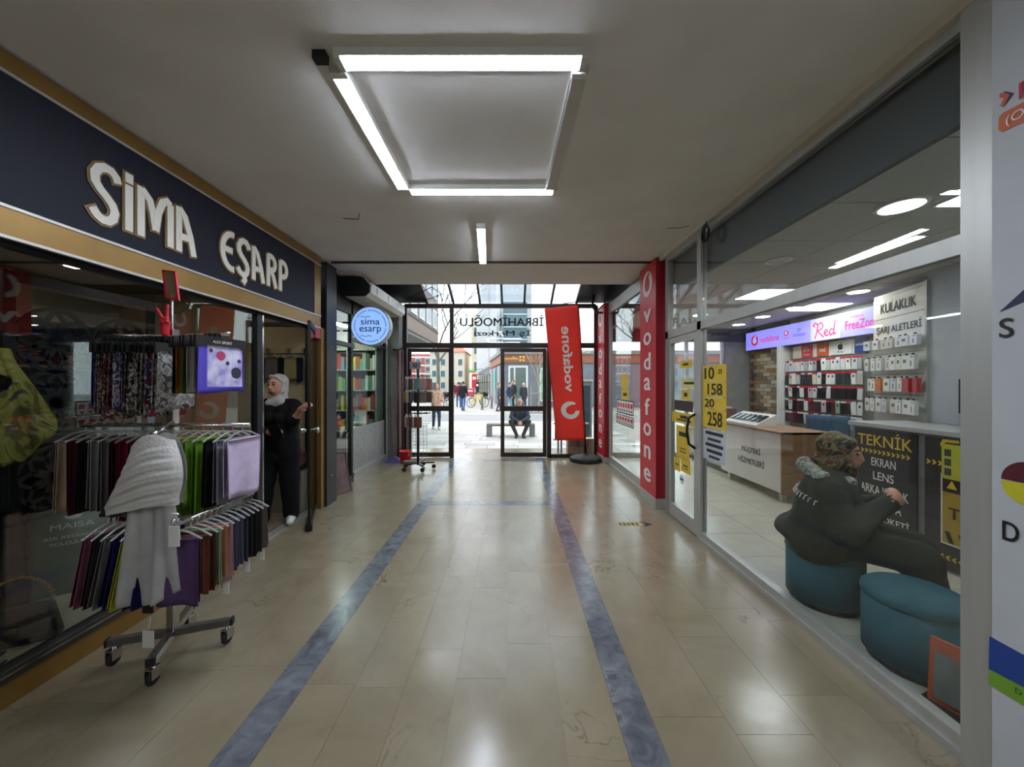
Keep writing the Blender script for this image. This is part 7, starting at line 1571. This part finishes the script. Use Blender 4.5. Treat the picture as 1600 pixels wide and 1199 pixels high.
# info board and carton behind the flag
ib = thing('info_board', 'brown notice board with yellow print standing outside behind the flag', 'board', (1.25, 8.0, -0.004))
MB().box((0.93, 8.0, 0.30), (1.62, 8.04, 0.62)).build('board', mat('brown_board', '#5d4438', 0.6), ib)
for s_, z, wd in (('TRANSİ ÇİN', 0.545, 0.34), ('BPN HİZMET NOKTASI', 0.455, 0.60)): lettering(s_, (1.275, 7.999, z), XR, UZ, M_yellow, ib, width=wd, height=0.045, bold=0.015)
for x in (1.0, 1.07): MB().tube([(x, 8.02, -0.004), (x, 8.02, 0.30)], 0.02, 8).build('leg', M_conc, ib)
MB().box((0.90, 7.99, 0.27), (1.66, 8.05, 0.30)).build('frame', M_white, ib); MB().box((0.90, 7.99, 0.62), (1.66, 8.05, 0.65)).build('frame', M_white, ib)
ct = thing('carton', 'pale beige carton behind the glass beside the flag base', 'box', (1.42, 7.72, -0.004)); MB().box((1.15, 7.62, -0.004), (1.68, 7.85, 0.36)).build('body', mat('beige_card', '#bba98a', 0.7), ct); MB().box((1.20, 7.617, 0.20), (1.60, 7.62, 0.33)).build('label', mat('mauve_label', '#8f7f80', 0.6), ct)
wpan = thing('white_cabinet', 'pale grey kiosk cabinet outside behind the flag pole', 'cabinet', (1.72, 9.2, GZ)); MB().box((1.52, 9.0, GZ), (1.95, 9.5, 1.55)).build('body', mat('kiosk_grey', '#8d9498', 0.5), wpan, bevel=0.01); MB().box((1.56, 8.985, 0.2), (1.90, 9.0, 1.45)).build('front_panel', M_glb, wpan); MB().box((1.50, 8.98, 1.55), (1.97, 9.52, 1.60)).build('cap', M_white, wpan)
# bicycles
def bicycle():
    r = thing('bicycle', 'yellow bicycle parked up the street nearest the walkers', 'bicycle', (0, 0, GZ), 0, 'parked bicycles')
    for x in (-0.5, 0.5):
        MB().tube([(x+0.32*math.cos(a), 0, 0.34+0.32*math.sin(a)) for a in np.linspace(0, 2*math.pi, 22)], 0.022, 6, caps=False).build('wheel', M_rubber, r, world=False)
        b = MB()
        for k in range(8): a = math.pi*k/8*2; b.tube([(x, 0, 0.34), (x+0.31*math.cos(a), 0, 0.34+0.31*math.sin(a))], 0.004, 4)
        b.build('spokes', M_chrome, r, world=False)
    b = MB(); 
    for a, c in (((-0.5, 0, 0.34), (-0.15, 0, 0.85)), ((-0.15, 0, 0.30), (-0.18, 0, 0.92)), ((-0.5, 0, 0.34), (-0.15, 0, 0.30)), ((-0.15, 0, 0.30), (0.34, 0, 0.80)), ((-0.16, 0, 0.78), (0.34, 0, 0.86)), ((0.34, 0, 0.92), (0.5, 0, 0.34))): b.tube([a, c], 0.024, 6)
    b.build('frame', mat('bike_yellow', '#c9b02a', 0.4), r, world=False)
    MB().tube([(0.26, -0.28, 1.0), (0.34, -0.1, 1.02), (0.34, 0.1, 1.02), (0.26, 0.28, 1.0)], 0.016, 6).build('handlebar', M_black, r, world=False); MB().box((-0.30, -0.07, 0.92), (-0.06, 0.07, 0.97)).build('saddle', M_black, r, world=False, bevel=0.02)
    b = MB(); b.add([(0.42, -0.14, 0.75), (0.68, -0.14, 0.75), (0.68, 0.14, 0.75), (0.42, 0.14, 0.75), (0.38, -0.18, 0.98), (0.72, -0.18, 0.98), (0.72, 0.18, 0.98), (0.38, 0.18, 0.98)], [(0,3,2,1),(0,1,5,4),(1,2,6,5),(2,3,7,6),(3,0,4,7)]); b.build('basket', M_black, r, world=False)
    return r
bi = bicycle(); bi.location = (-2.35, 25.5, GZ); bi.rotation_euler = (0, 0, 0.5)
for (x, y, a, lab, yel) in ((-4.7, 24.6, 0.9, 'dark bicycle parked left of the walkers', False), (-5.3, 28.0, 0.4, 'dark bicycle farther left up the street', False), (-2.6, 28.0, 0.8, 'bicycle parked behind the yellow one', True)):
    c_ = copy_tree(bi); c_.location = (x, y, GZ); c_.rotation_euler = (0, 0, a); c_['label'] = lab
    if not yel:
        for ch_ in c_.children:
            if ch_.name.startswith('frame'): ch_.data = ch_.data.copy(); ch_.data.materials[0] = mat('bike_dark', '#23262c', 0.4)
# street trees: bare sapling with stakes, and a bare tree at the left
def bare_tree(nm, lab, loc, h_, spread, r0, seed, m_, levels=3):
    rnd = random.Random(seed); r = thing(nm, lab, 'tree', loc); tb = MB(); bb = MB()
    tb.tube([(0, 0, 0), (0.02, 0, h_*0.25), (-0.02, 0.02, h_*0.45)], [r0, r0*0.85, r0*0.7], 8)
    def grow(p, d, L_, r_, lv):
        q = p+d*L_; bb.tube([p, p+d*L_*0.5+Vector((rnd.uniform(-1, 1), rnd.uniform(-1, 1), 0))*L_*0.06, q], [r_, r_*0.8, r_*0.6], 5)
        if lv:
            for k in range(3): 
                a = rnd.uniform(0, 6.28); e = (d+Vector((math.cos(a), math.sin(a), rnd.uniform(-0.1, 0.5)))*spread).normalized(); grow(p.lerp(q, rnd.uniform(0.5, 1)), e, L_*rnd.uniform(0.55, 0.8), r_*0.6, lv-1)
    for k in range(4):
        a = k*1.6+rnd.random(); grow(Vector((-0.02, 0.02, h_*(0.35+0.03*k))), Vector((math.cos(a)*spread, math.sin(a)*spread, 1)).normalized(), h_*0.28, r0*0.5, levels)
    tb.build('trunk', m_, r, world=False); bb.build('branches', m_, r, world=False); return r
M_bark = mat('pale_bark', '#9a8c72', 0.85, var=0.2, scale=10)
tr_ = bare_tree('sapling', 'bare staked sapling in front of the bank', (1.52, 21.0, GZ), 4.0, 0.45, 0.06, 3, M_bark, 2)
for x in (-0.45, 0.35): MB().tube([(x, -0.1, 0), (x, -0.1, 1.5)], 0.035, 6).build('stake', M_bark, tr_, world=False)
MB().tube([(-0.45, -0.1, 1.1), (0.35, -0.1, 1.1)], 0.025, 6).build('cross_tie', M_bark, tr_, world=False); MB().box((-0.6, -0.5, 0), (0.6, 0.5, 0.04)).build('tree_grate', M_conc, tr_, world=False)
bare_tree('street_tree', 'bare branched tree beyond the brown tiled storey', (-4.2, 21, GZ), 8.0, 0.6, 0.12, 8, mat('grey_bark', '#6a645c', 0.85), 3)
car = thing('parked_car', 'dark parked car far up the street at the left', 'car', (-8.2, 36, GZ), 0.25)
prof = [(-2.0, 0.30), (2.05, 0.30), (2.1, 0.62), (1.9, 0.82), (1.0, 0.92), (0.45, 1.38), (-1.0, 1.42), (-1.7, 0.98), (-2.1, 0.92)]
MB().prism(prof, (0, 0.85, 0), (1, 0, 0), (0, 0, 1), 1.7).build('body', mat('car_paint', '#24272e', 0.25, coat=0.5), car, world=False, bevel=0.06)
MB().prism([(-1.5, 0.97), (0.85, 0.95), (0.40, 1.32), (-0.95, 1.35)], (0, 0.86, 0), (1, 0, 0), (0, 0, 1), 1.72).build('side_glass', M_greenish, car, world=False)
for x in (-1.3, 1.3):
    for yy in (-0.86, 0.70): MB().lathe([(0.1, 0), (0.32, 0), (0.32, 0.16), (0.1, 0.16)], (x, yy, 0.32), 16, 'y').build('wheel', M_rubber, car, world=False)
for (x, y, lab) in ((-1.9, 23.5, 'grey bollard at the street corner nearest the walkers'), (-1.35, 24.6, 'grey bollard at the street corner nearest the bank')):
    t_ = thing('bollard', lab, 'bollard', (x, y, GZ), group='bollards'); MB().lathe([(0.07, 0), (0.06, 0.75), (0.075, 0.77), (0.075, 0.83), (0.03, 0.88)], n=14).build('post', M_conc, t_, world=False, smooth=True); MB().lathe([(0.11, 0), (0.11, 0.05), (0.07, 0.07)], n=14).build('foot', M_conc, t_, world=False)
